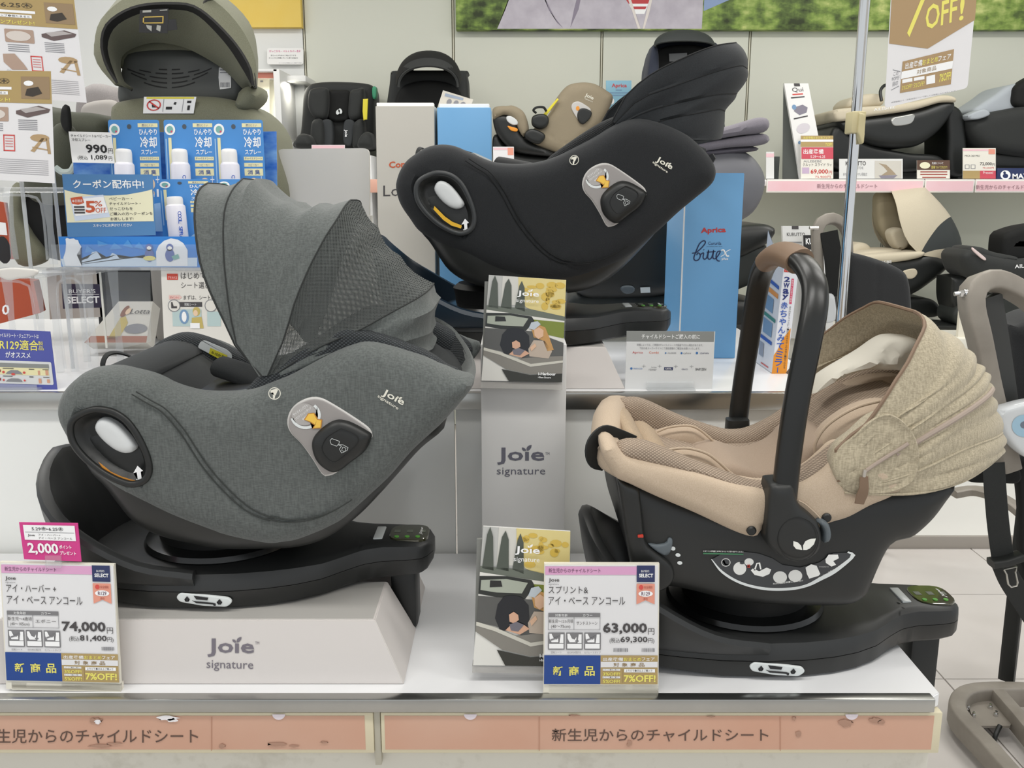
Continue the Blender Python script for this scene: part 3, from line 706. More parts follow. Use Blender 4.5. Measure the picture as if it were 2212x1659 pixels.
    def stroke(pts, w, closed=False):
        P_ = [np.array(q, float) for q in pts]; polys = []
        for i in range(len(P_) - (0 if closed else 1)):
            a, b = P_[i], P_[(i + 1) % len(P_)]; d = b - a; d /= np.linalg.norm(d); n = np.array([-d[1], d[0]]) * w / 2
            polys.append([tuple(a + n), tuple(b + n), tuple(b - n), tuple(a - n)])
        return polys
    prt('pod_symbol', pls, stroke(c2([(520, 1285), (575, 1305), (570, 1325), (555, 1340), (515, 1325), (508, 1300)]), .9, True) + stroke(c2([(560, 1328), (590, 1340), (575, 1360), (590, 1390), (630, 1370), (637, 1350), (600, 1330)]), .9, True) + stroke(c2([(590, 1370), (612, 1380), (622, 1355), (600, 1345)]), .8, True), 0, whitel, t)
    # belt mark and brand lettering on the cloth
    plf = Pl((0, YN - .0008, 0), (0, -1, 0)); cream = M('cream print', '#e9e6d8', .5)
    c = (593, 850); R = 13.5
    ring = [[(c[0] + r * math.cos(a), c[1] + r * math.sin(a)) for r, a in ((R, a0), (R, a0 + .28), (R - 1.9, a0 + .28), (R - 1.9, a0))] for a0 in np.arange(0, 6.28, .2618)]
    prt('belt_mark', plf, ring + [c2([(80, 940), (120, 928), (135, 935), (118, 975), (104, 972), (100, 955), (82, 958)]), c2([(98, 972), (115, 975), (110, 1000), (98, 998)])], 1, cream, t)
    lx, ly = hw_label if False else (0, 0)
    txt(plf, [('Joıe', (822, 856), (868, 880), (831, 839), .02), ('signature', (814, 859), (858, 887), (818, 852), .008)], 1, cream, t)
    prt('leaf_mark', plf, leaf(861, 861, 7, 26), 1, cream, t)
    # size sticker on the far inner wall
    yf = 2 * YC - YN - .087
    st = [(a, b) for a, b in c1([(1065, 1200), (1085, 1160), (1110, 1152), (1260, 1215), (1295, 1250), (1290, 1282), (1240, 1290)])]
    plq = Pl((0, yf - .001, 0), (0, -1, 0))
    o1 = board('size_sticker', plq, rounded(st, 5), .0015, whitel, t)
    prt('sticker_yellow', plq, [c1([(1150, 1202), (1262, 1252), (1264, 1284), (1215, 1280), (1140, 1240)])], 1, M('lemon label', '#e2d83c', .4), t)
    txt(plq, [('0-15か月', tuple(c1([(1155, 1240)])[0]), tuple(c1([(1235, 1275)])[0]), tuple(c1([(1163, 1222)])[0]), .01)], 2, inkb, t)
    OFF = Vector((0, 0, 0))
    return t
greyfab = M('grey melange', '#515553', .85, kind='melange', col2='#646866', scale=2.6); blackfab = M('black melange', '#101215', .85, kind='fabric', col2='#1b1e21')
greypad = M('dark honeycomb', '#242729', .85, kind='mesh', col2='#45494c', scale=1.0); blackpad = M('black honeycomb', '#121314', .85, kind='mesh', col2='#2c2e30')
greyin = M('charcoal cloth', '#1e2122', .85, kind='fabric', col2='#272a2b'); blackin = M('black cloth inner', '#161718', .85, kind='fabric')
frame_d = M('carrier plastic', '#242524', .38, kind='plastic')
iso_base((0, 0, 0), 'black rotating car seat base under the grey seat on the lettered box', leg=.602)
gs = rot_seat((0, 0, 0), 'grey melange child car seat with its hood raised, on the front table', greyfab, greypad, greyin, True, None, frame_d)
# hood of the grey seat
B = [[(565, 812), (510, 751), (487, 702), (454, 627), (432, 562), (421, 497), (419, 458), (423, 425), (433, 406), (448, 396)],
     [(560, 812), (530, 780), (513, 751), (500, 686), (490, 620), (482, 555), (481, 490), (487, 445), (503, 409), (524, 386)],
     [(565, 812), (538, 775), (524, 700), (518, 600), (517, 500), (524, 430), (537, 398), (553, 385)],
     [(570, 812), (562, 765), (560, 690), (562, 610), (572, 530), (586, 482), (606, 450), (632, 437)],
     [(574, 812), (580, 765), (592, 700), (606, 610), (625, 540), (650, 480), (670, 452), (690, 439)],
     [(578, 812), (593, 777), (608, 747), (625, 696), (638, 650), (659, 596), (676, 560), (702, 513), (729, 472), (745, 445), (757, 432)],
     [(584, 810), (615, 760), (650, 700), (695, 620), (730, 565), (765, 520), (785, 497), (800, 500)],
     [(592, 808), (640, 755), (700, 700), (760, 640), (800, 600), (830, 570), (852, 562)],
     [(600, 805), (680, 755), (765, 717), (786, 708), (831, 683), (891, 650), (915, 635), (929, 623)],
     [(606, 810), (720, 760), (830, 715), (890, 690), (930, 672), (944, 655)],
     [(612, 812), (740, 778), (850, 745), (900, 730), (925, 722), (934, 715)],
     [(620, 815), (740, 790), (850, 770), (900, 765), (925, 758), (936, 752)]]
def hood_parts(root, B, Yc, Wd, fab, window, wi, n=3.0, sub=4, sag=.03, ripple=0, pip=None, seams=(), K=20, far_cut=0, br=.0016):
    G = hoodgrid(B, Yc, Wd, n=n, sub=sub, sag=sag, ripple=ripple, K=K, far_cut=far_cut)
    a, b = (wi[0] * sub, wi[1] * sub) if wi else (len(G), len(G))
    sheet('hood_panel', G[:a + 1] if wi else G, fab, root)
    if wi:
        sheet('mesh_window', G[a:b + 1], window, root, th=.001); sheet('rear_hood_panel', G[b:], fab, root)
    for s in (0,) + tuple(seams):
        tube('hood_seam' if s else 'hood_binding', [tuple(q) for q in G[s * sub]], .0012 if s else br, pip or fab, root, seg=6, smooth_path=False)
    return G
window = M('open knit', '#4c4f4d', .8, kind='seethru', amt=.60, scale=1.7)
seamk = M('seam dark', '#2b2d2c', .8)
hood_parts(gs, B, 1.485, .155, greyfab, window, (5, 8), seams=(1, 5, 8), pip=seamk, ripple=.004)
# ---- black seat behind, on its own cardboard plinth
iso_base((.483, .495, .337), 'black car seat base with dark blue rebound bar under the black seat', leg=0, wing=M('dark blue plastic', '#1f2f3d', .4, kind='plastic'))
BO = [(852, 405), (858, 432), (868, 452), (882, 472), (902, 499), (932, 518), (964, 537), (1013, 562), (1060, 585), (1120, 603), (1180, 611), (1240, 606), (1290, 591), (1333, 571), (1371, 547), (1398, 524), (1432, 494), (1472, 457), (1506, 429), (1538, 402), (1549, 384), (1550, 364), (1540, 341), (1520, 317), (1489, 290), (1449, 270), (1412, 258), (1381, 253), (1351, 258), (1321, 273), (1287, 294), (1243, 317), (1202, 337), (1162, 349), (1118, 353), (1067, 349), (1025, 333), (986, 316), (962, 311), (938, 312), (915, 319), (891, 334), (874, 348), (861, 368), (854, 388)]
bso = (.465, .495, .347)
BO = [(x - bso[0], z - bso[2]) for x, z in XZ(BO, YN + bso[1] + .02)]
bs = rot_seat(bso, 'black child car seat with folded back hood, on the raised platform', blackfab, blackpad, blackin, True, None, frame_d, sticker_col=1, outline=BO)
BB = [[(1322, 262), (1345, 215), (1400, 165), (1470, 128), (1540, 100), (1590, 92)],
      [(1325, 264), (1362, 212), (1425, 175), (1505, 140), (1575, 112), (1602, 118)],
      [(1328, 266), (1380, 216), (1450, 188), (1530, 160), (1596, 142), (1614, 148)],
      [(1332, 268), (1400, 228), (1480, 205), (1550, 188), (1600, 176), (1612, 172)],
      [(1336, 270), (1405, 238), (1485, 218), (1550, 204), (1592, 202)],
      [(1345, 273), (1415, 243), (1495, 226), (1548, 214), (1570, 214)],
      [(1370, 280), (1440, 258), (1500, 246), (1550, 236), (1566, 240)],
      [(1390, 286), (1450, 278), (1510, 272), (1550, 266), (1562, 272)],
      [(1400, 300), (1460, 302), (1510, 302), (1545, 302), (1558, 300)]]
navy = M('navy cloth', '#14171a', .85, kind='fabric', col2='#202428')
BB = [BB[i] for i in (0, 2, 4, 6, 8)]
hood_parts(bs, BB, 1.98, .165, navy, None, None, sub=8, sag=-.022, ripple=.006, pip=M('seam black', '#0f1012', .8), seams=(1, 2, 3))
# ================================================================== beige infant carrier on its base (right of the front table)
iso_base((.90, -.035, -.10), 'black car seat base under the beige infant carrier, load leg over the table end', leg=.18)
beige = M('sand cloth', '#baa68f', .8, kind='fabric', col2='#c5b29c'); beigemesh = M('sand honeycomb', '#8a7a6a', .85, kind='mesh', col2='#b8a592')
beigemel = M('sand melange', '#9f947d', .85, kind='melange', col2='#bfb39a', scale=2.6); beigepad = M('sand padding', '#9a8775', .85, kind='fabric', col2='#a3907e'); beigelt = M('sand pad light', '#b29e89', .85, kind='fabric', col2='#bca994')
shelld = M('carrier shell', '#222322', .45, kind='plastic'); brown = M('brown leather', '#7d6652', .55, kind='plastic'); linerw = M('pale lining', '#cdc8bb', .8)
CN, CC = 1.272, 1.467; CF = 2 * CC - CN
t = thing('infant_carrier', (.43, CC, .70), 'beige infant carrier with black carry handle and sand coloured hood', 'infant carrier')
c6 = lambda p: CR(1260, 820, 3.77, p); c7 = lambda p: CR(1640, 640, 3.07, p); c8 = lambda p: CR(1220, 1050, 3.686, p)
shell = [(1336, 1045), (1345, 1110), (1360, 1200), (1385, 1255), (1432, 1275), (1491, 1286), (1573, 1306), (1654, 1317), (1740, 1321), (1810, 1321), (1850, 1317), (1880, 1300), (1893, 1275), (1910, 1235), (1930, 1196), (1948, 1180), (1976, 1174), (1996, 1162), (2030, 1130), (2060, 1090), (2080, 1062), (2070, 1048), (1980, 1050), (1850, 1075), (1700, 1110), (1500, 1090), (1380, 1040)]
pillow('shell', XZ(shell, CN + .02), CN + .018, .03, .045, CF - .018, shelld, t, h=.010, Tb=.03, Rb=.05)
cover = [(1326, 861), (1310, 876), (1304, 900), (1301, 931), (1296, 963), (1303, 990), (1316, 1013), (1332, 1035), (1361, 1048), (1419, 1075), (1499, 1109), (1578, 1146), (1613, 1159), (1631, 1161), (1646, 1152), (1656, 1130), (1700, 1140), (1760, 1146), (1793, 1132), (1835, 1119), (1880, 1095), (1925, 1076), (1960, 1060), (1900, 1000), (1830, 970), (1800, 992), (1764, 1024), (1719, 1048), (1666, 1060), (1631, 1056), (1578, 1044), (1512, 1024), (1446, 1008), (1366, 990), (1344, 978), (1334, 960), (1330, 930)]
near_cover = [p for p in cover if not (p[1] < 950 and p[0] < 1330)]
near_cover = [(1306, 955)] + near_cover[0:] 
nc = [(1300, 962), (1303, 990), (1316, 1013), (1332, 1035), (1361, 1048), (1419, 1075), (1499, 1109), (1578, 1146), (1613, 1159), (1631, 1161), (1646, 1152), (1656, 1130), (1700, 1140), (1760, 1146), (1793, 1132), (1835, 1119), (1880, 1095), (1925, 1076), (1955, 1055), (1945, 1020), (1900, 990), (1850, 972), (1820, 976), (1795, 998), (1764, 1024), (1719, 1048), (1666, 1060), (1631, 1056), (1578, 1044), (1512, 1024), (1446, 1008), (1366, 990), (1344, 978), (1330, 962), (1315, 955)]
hem = XZ([(1335, 1030), (1361, 1042), (1419, 1068), (1499, 1102), (1578, 1139), (1620, 1152)], CN)
pillow('cover_side', XZ(nc, CN + .01), CN, .02, .022, CN + .07, beige, t, h=.0065, seams=[hem], sw=.0015, sd=.002)
far_cover = XZ([(1340, 885), (1360, 874), (1408, 884), (1512, 926), (1580, 942), (1658, 918), (1740, 860), (1840, 812), (1950, 812), (1990, 900), (1900, 1000), (1700, 1060), (1500, 1060), (1380, 1020), (1345, 950)], CF)
pillow('cover_side', far_cover, CF - .05, .01, .02, CF, beige, t, h=.012, Tb=.03, Rb=.04)
# mesh rim pads, near and far
mr = [(1330, 985), (1337, 961), (1350, 955), (1366, 953), (1398, 957), (1446, 975), (1512, 1002), (1578, 1026), (1631, 1043), (1680, 1042), (1725, 1022), (1770, 992), (1815, 958), (1850, 950), (1840, 990), (1760, 1035), (1690, 1070), (1630, 1066), (1512, 1034), (1400, 1008)]
pillow('mesh_rim', XZ(mr, CN + .03), CN + .012, .02, .02, CN + .065, beigemesh, t, h=.007, Tb=.02)
fr = [(1334, 870), (1350, 861), (1378, 860), (1408, 870), (1459, 894), (1512, 913), (1552, 925), (1580, 930), (1615, 926), (1658, 907), (1695, 883), (1738, 848), (1790, 815), (1840, 800), (1900, 792), (1960, 800), (1990, 860), (1950, 960), (1860, 1010), (1700, 1040), (1500, 1040), (1380, 1000), (1340, 930)]
pillow('mesh_rim', XZ(fr, CF - .05), CF - .075, .02, .03, CF - .02, beigemesh, t, h=.009, Tb=.02)
# front lip joining both sides
tube('front_lip', [P(1375, 1022, CN + .026), P(1342, 1006, CN + .034), P(1320, 986, CN + .06), P(1311, 965, CN + .12), P(1314, 930, CN + .2), P(1318, 900, CN + .29), P(1326, 882, CN + .36), P(1345, 878, CN + .40)], [.012, .022, .028, .030, .027, .020], beige, t, ry=[.016, .028, .032, .032, .028, .020])
bodyc = [(1328, 985), (1345, 960), (1400, 958), (1470, 970), (1540, 985), (1600, 998), (1680, 992), (1740, 960), (1820, 880), (1900, 850), (1960, 850), (1960, 960), (1800, 1060), (1650, 1110), (1450, 1060)]
pillow('seat_body', XZ(bodyc, CC), CN + .06, .02, .03, CF - .06, beigemesh, t, h=.012, Tb=.02)
ni = c6([(560, 640), (640, 590), (720, 568), (850, 560), (1000, 600), (1100, 670), (1200, 760), (1300, 820), (1420, 850), (1560, 840), (1700, 760), (1850, 690), (1900, 720), (1700, 900), (1400, 960), (1000, 860), (700, 760)])
pillow('insert_pad', XZ(ni, CN + .11), CN + .09, .02, .02, CN + .125, beigelt, t, h=.008, Tb=.015)
fi = c6([(560, 450), (620, 410), (700, 388), (850, 374), (950, 410), (1080, 520), (1200, 610), (1330, 635), (1450, 600), (1560, 540), (1700, 440), (1800, 400), (1880, 400), (1930, 460), (1900, 640), (1700, 760), (1400, 860), (1150, 800), (900, 640), (700, 560)])
pillow('insert_pad', XZ(fi, CF - .11), CF - .135, .02, .02, CF - .09, beigelt, t, h=.008, Tb=.015)
pillow('insert_center', XZ([(1500, 990), (1550, 972), (1620, 990), (1680, 970), (1715, 936), (1762, 922), (1795, 950), (1795, 1000), (1740, 1035), (1660, 1055), (1580, 1045)], CC), CC - .09, .02, .03, CC + .09, beigepad, t, h=.010, Tb=.02)
for off_, yy_ in ((0, CF - .137),): tube('pad_piping', [P(a, b, yy_) for a, b in c6([(600, 425), (700, 388), (850, 374), (950, 410), (1080, 520), (1200, 610), (1330, 635), (1450, 600), (1560, 540), (1700, 440), (1800, 402)])], .0022, beige, t, seg=8)
tube('pad_piping', [P(a, b, CN + .088) for a, b in c6([(650, 585), (720, 568), (850, 560), (1000, 600), (1100, 670), (1200, 760), (1300, 820)])], .0022, beige, t, seg=8)
pillow('front_pad', XZ(c6([(280, 290), (340, 290), (420, 350), (470, 440), (520, 430), (600, 470), (690, 570), (640, 620), (480, 560), (380, 500), (300, 480)]), CC + .02), CC - .10, .02, .02, CC + .12, M('sand pad mid', '#a08c74', .85, kind='fabric'), t, h=.008, Tb=.02)
hp = c7([(370, 830), (400, 760), (480, 660), (600, 580), (750, 530), (900, 522), (980, 560), (980, 700), (850, 800), (600, 860), (400, 935)])
pillow('head_pad', XZ(hp, CC + .09), CC + .06, .03, .04, CC + .13, beigelt, t, h=.008, Tb=.02)
hp2 = c7([(368, 1020), (380, 960), (430, 880), (520, 800), (650, 730), (800, 690), (900, 720), (900, 850), (700, 980), (500, 1045), (390, 1080)])
pillow('head_pad', XZ(hp2, CC - .06), CC - .10, .03, .04, CC - .02, beigelt, t, h=.008, Tb=.02)
tube('pad_piping', [P(a, b, CC - .098) for a, b in c7([(372, 1060), (372, 980), (425, 885), (515, 808), (650, 736), (800, 695)])], .0025, beige, t, seg=8)
tube('belt_guide', [P(1790, 976, CC - .12), P(1836, 944, CC - .11)], .012, blackp, t, ry=.004, e=5, smooth_path=False)
# front pull strap
tube('front_strap', [P(1366, 958, CC - .10), P(1335, 945, CC - .11), P(1305, 936, CC - .12), P(1284, 952, CC - .13), P(1277, 972, CC - .135), P(1284, 992, CC - .13), P(1304, 998, CC - .12)], .014, M('webbing', '#1d1f1f', .7), t, ry=.002, e=6, up=(0, 1, 0))
# handle: arch from the near hub over to the far hub
hpth = [P(1694, 1075, CN - .002), P(1704, 980, CN + .001), P(1722, 860, CN + .006), P(1748, 730, CN + .018), P(1760, 660, CN + .035), P(1758, 610, CN + .062), P(1736, 572, CN + .11), P(1702, 551, CN + .175), P(1672, 552, CN + .245), P(1647, 585, CN + .32), P(1632, 650, CN + .37), P(1618, 740, CN + .40), P(1604, 830, CN + .415), P(1593, 920, CN + .42)]
hs = spline(hpth, 90)
tube('carry_handle', hs, [.0185, .0185, .019, .0195, .0195, .0195, .019, .0185, .0185], M('handle plastic', '#181918', .33, kind='plastic'), t, ry=[.014] * 3, e=2.4, up=(0, -1, 0), smooth_path=False, seg=24)
tube('handle_grip', hs[38:54], .0225, brown, t, ry=.018, e=2.4, up=(0, -1, 0), smooth_path=False, seg=24)
hub = c6([(1535, 870), (1560, 862), (1700, 855), (1728, 870), (1745, 960), (1780, 1040), (1850, 1100), (1920, 1170), (1955, 1280), (1945, 1380), (1880, 1460), (1760, 1500), (1640, 1470), (1560, 1410), (1505, 1340), (1500, 1200), (1515, 1000)])
pillow('handle_hub', XZ(hub, CN - .02), CN - .022, .014, .02, CN + .03, shelld, t, h=.006)
cd = c6(ell(1750, 1300, 165, 175, 30)); tube('hub_groove', [P(a, b, CN - .0222) for a, b in cd + cd[:1]], .0006, blackd, t, seg=6, n=60)
ph = Pl((0, CN - .0223, 0), (0, -1, 0)); prt('leaf_mark', ph, leaf(1733, 1188, 31, 0), 1, M('ivory print', '#eeeee6', .5), t)
pillow('handle_button', XZ(c6([(1905, 1160), (1935, 1140), (1990, 1165), (2015, 1220), (2018, 1280), (1995, 1322), (1960, 1330), (1958, 1240), (1935, 1190)]), CN - .01), CN - .016, .008, .008, CN + .01, M('slate button', '#5c6469', .45), t, h=.004)
farhub = [P(1575, 905, CF + .004), P(1612, 903, CF + .004), P(1616, 935, CF + .004), P(1572, 936, CF + .004)]
tube('handle_hub', [P(1593, 905, CF + .003), P(1592, 935, CF + .003), P(1590, 980, CF + .003)], [.021, .024], shelld, t, ry=.018, e=4, up=(0, -1, 0), smooth_path=False)
for a, b in ((1623, 1146), (1785, 1118)):
    q = P(a, b, CN); lathe('snap_button', [(.0072, .004), (.0072, -.001), (.005, -.003), (.0002, -.0032)], (q.x, CN - .001, q.z), (0, 1, 0), blackp, t, 20)
tube('cover_cord', [P(a, b, CN - .003) for a, b in c6([(1750, 985), (1800, 1010), (1860, 1060), (1920, 1120), (1950, 1160)])], .0014, beige, t, seg=6)
# latch arm at the front with red marker and tab
la = [(1333, 1032), (1352, 1042), (1377, 1053), (1382, 1075), (1386, 1110), (1390, 1151), (1398, 1173), (1419, 1191), (1446, 1212), (1455, 1234), (1451, 1252), (1437, 1266), (1415, 1274), (1385, 1275), (1368, 1250), (1361, 1215), (1351, 1157), (1342, 1090), (1336, 1053)]
pillow('latch_arm', XZ(la, CN + .02), CN + .006, .008, .01, CN + .035, blackp, t, h=.005)
q = P(1385, 1161, CN); box('red_marker', q.x - .0045, q.x + .004, CN + .003, CN + .02, q.z - .002, q.z + .002, redp, t, bev=.0008)
pillow('slate_tab', XZ([(1400, 1173), (1420, 1174), (1438, 1170), (1443, 1160), (1451, 1162), (1450, 1180), (1440, 1197), (1420, 1190)], CN + .02), CN + .012, .003, .004, CN + .03, M('slate button'), t, h=.004)
psd = Pl((0, CN + .0172, 0), (0, -1, 0))
prt('level_dots', psd, [ell(1454, 1185, 5, 4.4, 12, 20), ell(1464.5, 1199, 5.6, 4, 12, 10), ell(1468.5, 1216, 5.6, 4, 12, 5)], 1, whitel, t)
pl4 = Pl((0, CN + .0168, 0), (0, -1, 0))
outer = [(1536, 1208), (1559, 1238), (1600, 1262), (1654, 1275), (1708, 1275), (1746, 1267), (1776, 1253), (1800, 1241), (1823, 1224), (1844, 1205), (1847, 1196), (1832, 1191)]
o_ = spline(outer, 40)
inner_ = spline([(1538, 1208), (1562, 1234), (1602, 1257), (1654, 1269), (1708, 1269), (1742, 1262), (1770, 1247), (1795, 1234), (1817, 1219), (1836, 1204), (1839, 1198), (1830, 1194)], 40)
lab = prt('label_band', pl4, [[tuple(q) for q in inner_] + [(1800, 1195), (1770, 1215), (1728, 1226), (1690, 1220), (1668, 1206), (1640, 1196), (1608, 1192), (1560, 1196)]], 1, M('label charcoal', '#3d3f42', .35), t)
prt('label_edge', pl4, [[tuple(o_[i]), tuple(o_[i + 1]), tuple(inner_[i + 1]), tuple(inner_[i])] for i in range(39)], 2, whitel, t)
prt('label_disc', pl4, [ell(1568, 1215, 10, 9), ell(1598, 1228, 14, 14), ell(1618, 1214, 10, 8), ell(1685, 1247, 15, 13), ell(1718, 1244, 15, 13)], 2, M('pale disc', '#e6e6e2', .4), t)
prt('label_symbol', pl4, [ell(1568, 1215, 8.4, 7.4), ell(1603, 1216, 5, 3)], 3, M('label charcoal'), t)
prt('label_carrier_icon', pl4, [[(1622, 1232), (1630, 1242), (1648, 1246), (1662, 1240), (1666, 1230), (1656, 1226), (1640, 1234), (1626, 1228)], [(1628, 1232), (1634, 1216), (1642, 1215), (1645, 1230), (1642, 1230), (1639, 1218), (1636, 1218), (1632, 1232)], [(1560, 1212), (1564, 1209), (1568, 1218), (1576, 1220), (1566, 1221)],
    [(1740, 1226), (1752, 1219), (1764, 1222), (1772, 1240), (1768, 1244), (1748, 1250), (1743, 1240)], [(1783, 1208), (1790, 1198), (1810, 1198), (1812, 1206), (1800, 1212), (1806, 1220), (1796, 1224), (1784, 1216)]], 3, M('icon white', '#f4f4f0', .4), t)
prt('green_strip', pl4, [[(1519, 1194), (1606, 1196), (1606, 1199), (1519, 1197)]], 3, M('green strip', '#3f7a55', .4), t)
txt(pl4, [('このラインが地面と水平になるように取り付けてください', (1519, 1192), (1606, 1194), (1519, 1188.5), .01), ('ISOFIX固定装置に取り付け', (1670, 1263), (1735, 1256), (1670, 1259), .01), ('40cm-75cm 体重13kgまで', (1768, 1251), (1815, 1225), (1766, 1248), .0), ('チャイルドシート', (1770, 1226), (1790, 1226), (1770, 1223), .0)], 3, M('icon white'), t)
prt('red_cross', pl4, [[(1614, 1221), (1616, 1219), (1621, 1225), (1619, 1227)], [(1619, 1219), (1621, 1221), (1616, 1227), (1614, 1225)]], 4, redp, t)
# hood
HB = [[(1812, 1040), (1803, 985), (1822, 953), (1865, 923), (1900, 874), (1933, 822), (1959, 786), (1979, 747), (1995, 715), (1998, 699), (1990, 682), (1975, 673)],
      [(1814, 1042), (1830, 990), (1875, 945), (1935, 905), (2000, 850), (2040, 790), (2044, 745), (2030, 712)],
      [(1815, 1042), (1842, 1000), (1900, 935), (1965, 884), (2040, 836), (2080, 800), (2090, 775), (2086, 752)],
      [(1815, 1043), (1850, 1000), (1920, 950), (2000, 900), (2075, 845), (2105, 810), (2110, 785)],
      [(1816, 1044), (1870, 995), (1960, 935), (2060, 870), (2110, 828), (2128, 803)],
      [(1817, 1046), (1880, 1005), (1975, 950), (2070, 890), (2125, 850), (2138, 826)],
      [(1818, 1048), (1890, 1018), (1980, 968), (2075, 908), (2130, 870), (2144, 856)],
      [(1819, 1050), (1900, 1030), (1990, 985), (2085, 930), (2140, 900), (2153, 888)],
      [(1820, 1052), (1910, 1040), (2010, 1005), (2100, 965), (2150, 945), (2165, 935)],
      [(1821, 1055), (1920, 1052), (2020, 1030), (2110, 1000), (2155, 980), (2168, 966)],
      [(1824, 1064), (1920, 1068), (2000, 1063), (2080, 1040), (2130, 1010), (2160, 985)]]
G = hood_parts(t, HB, CC, .195, beigemel, None, None, n=2.8, sub=5, sag=-.018, ripple=.003, pip=brown, seams=(), K=22, far_cut=3, br=.003)
zl = [(1866, 1018), (1915, 985), (1965, 950), (2015, 922), (2063, 892), (2095, 862), (2109, 838)]
zz_ = [P(a, b, CN + .026 + .05 * (i / 6) ** 2) for i, (a, b) in enumerate(zl)]
tube('zipper', [tuple(G[5 * 5 + 2][j]) for j in range(3, 19)], .0042, M('zip tape', '#a59589', .6), t, seg=8, smooth_path=False)
for i in (8, 10): tube('hood_fold', [tuple(q) for q in G[i * 5]], .0022, beigemel, t, seg=6, smooth_path=False)
pv_ = XZ([(1812, 1040)], CN)[0]
def sink(x, z, d): return -np.minimum(.0078, .2 * np.maximum(0, np.hypot(x - pv_[0], z - pv_[1]) - .03)) * np.clip(d / .008, 0, 1)
pillow('hood_side_panel', XZ([(1797, 1012), (1801, 986), (1815, 963), (1845, 940), (1885, 905), (1925, 895), (1965, 925), (1985, 975), (1975, 1035), (1930, 1062), (1880, 1067), (1838, 1064), (1812, 1046)], CN), CN - .008, .008, .03, CN + .035, beigemel, t, h=.008, fn=sink, seams=[XZ([(1812, 1040), (1860, 1000), (1920, 955), (1965, 925)], CN), XZ([(1822, 1052), (1880, 1035), (1940, 1010), (1985, 990)], CN)], sw=.003, sd=.003, Tb=.008)
tube('zipper', [P(a, b, CN - .009 + min(.0078, .2 * max(0, math.hypot(P(a, b, CN).x - pv_[0], P(a, b, CN).z - pv_[1]) - .03))) for a, b in [(1866, 1020), (1890, 1003), (1920, 984), (1945, 969), (1962, 958)]], .003, M('zip tape', '#a59589', .6), t, seg=8)
tube('zip_puller', [P(1868, 1014, CN - .014), P(1866, 1030, CN - .014)], .003, M('satin metal', '#c9c2b8', .35, metal=.8), t, seg=8, smooth_path=False)
tube('leather_tab', [P(1866, 1030, CN - .015), P(1866, 1055, CN - .015), P(1860, 1075, CN - .012), P(1856, 1088, CN - .010)], [.006, .007, .0085, .007], brown, t, ry=.0016, e=4, up=(0, -1, 0))
lin_ = c7([(330, 640), (400, 560), (480, 500), (600, 430), (700, 370), (800, 300), (870, 268), (960, 268), (1040, 292), (1020, 420), (975, 495), (900, 482), (800, 480), (680, 480), (560, 520), (420, 590)])
def wr(x, z, d): return .012 * np.sin(60 * x + 38 * z) * np.clip(d / .02, 0, 1) + .007 * np.sin(130 * x - 70 * z) * np.clip(d / .02, 0, 1)
pillow('hood_lining', XZ(lin_, CC + .04), CC + .0, .03, .04, CC + .10, linerw, t, h=.007, fn=wr, Tb=.03)
# ================================================================== cardboard plinths, tall box, leaflets, price signs on the front table
card = M('warm grey card', '#d9d3cf', .5); cardtop = M('card top', '#bdbab5', .35); logo = M('logo grey', '#77717a', .6); logo2 = M('logo slate', '#6d6c78', .6)
def plinth_box(off, x0, x1, z0, h, sl, y0, y1, label, lettering=None):
    t = thing('plinth_box', ((x0 + x1) / 2, y0 + .1, z0), label, 'display box')
    e = .0004; s2 = sl
    a = [(x0 - s2, y0, z0 + e), (x1 + s2, y0, z0 + e), (x1 + s2, y1, z0 + e), (x0 - s2, y1, z0 + e), (x0, y0 + .02, z0 + h), (x1, y0 + .02, z0 + h), (x1, y1 - .02, z0 + h), (x0, y1 - .02, z0 + h)]
    hull8('box_body', a, card, t, bev=.0012)
    box('top_panel', x0 + .004, x1 - .004, y0 + .024, y1 - .022, z0 + h, z0 + h + .0005, cardtop, t, bev=0)
    return t
t = plinth_box(0, -.80, -.213, TZ, .0985, .045, 1.278, 1.46, 'low warm grey cardboard box with sloping ends and grey lettering under the grey seat')
pf = Pl((0, 1.278 - .0005, TZ), (0, -1, .2033)); 
txt(pf, [('Joıe', (448, 1419), (549, 1421), (448, 1379), .02), ('signature', (446, 1449), (547, 1451), (446, 1426), .0), ('TM', (551, 1392), (560, 1392), (551, 1386), .0)], 1, logo, t)
prt('leaf_mark', pf, leaf(511, 1388, 13, -8), 1, logo, t)
hull8('rear_flap', [(-.50, 1.54, TZ + .0004), (-.168, 1.54, TZ + .0004), (-.168, 1.63, TZ + .0004), (-.50, 1.63, TZ + .0004), (-.50, 1.54, TZ + .0975), (-.205, 1.54, TZ + .0975), (-.205, 1.62, TZ + .0975), (-.50, 1.62, TZ + .0975)], card, t)
plinth_box(0, -.36, .195, RZ, .0855, .04, 1.835, 2.13, 'low grey cardboard box with sloping ends on the raised platform under the black seat')

t = thing('tall_box', (.015, 1.70, TZ), 'tall narrow light grey box with grey sprout logo between the seats', 'display box')
zt_ = 1.075; yb0 = 1.645; xa, xb = P(1040, 1000, yb0).x, P(1221, 1000, yb0).x
box('box_body', xa, xb, yb0, 1.775, TZ + .0004, zt_, M('pale grey card', '#e6e4e1', .5), t, bev=.0015)
pb = Pl((0, yb0 - .0003, 0), (0, -1, 0))
txt(pb, [('Joıe', (1074, 1004), (1176, 1004), (1074, 967), .02), ('signature', (1073, 1030), (1178, 1030), (1073, 1010), .0), ('TM', (1178, 983), (1187, 983), (1178, 977), .0)], 1, logo2, t)
prt('leaf_mark', pb, leaf(1137, 974, 14, -8), 1, logo2, t)

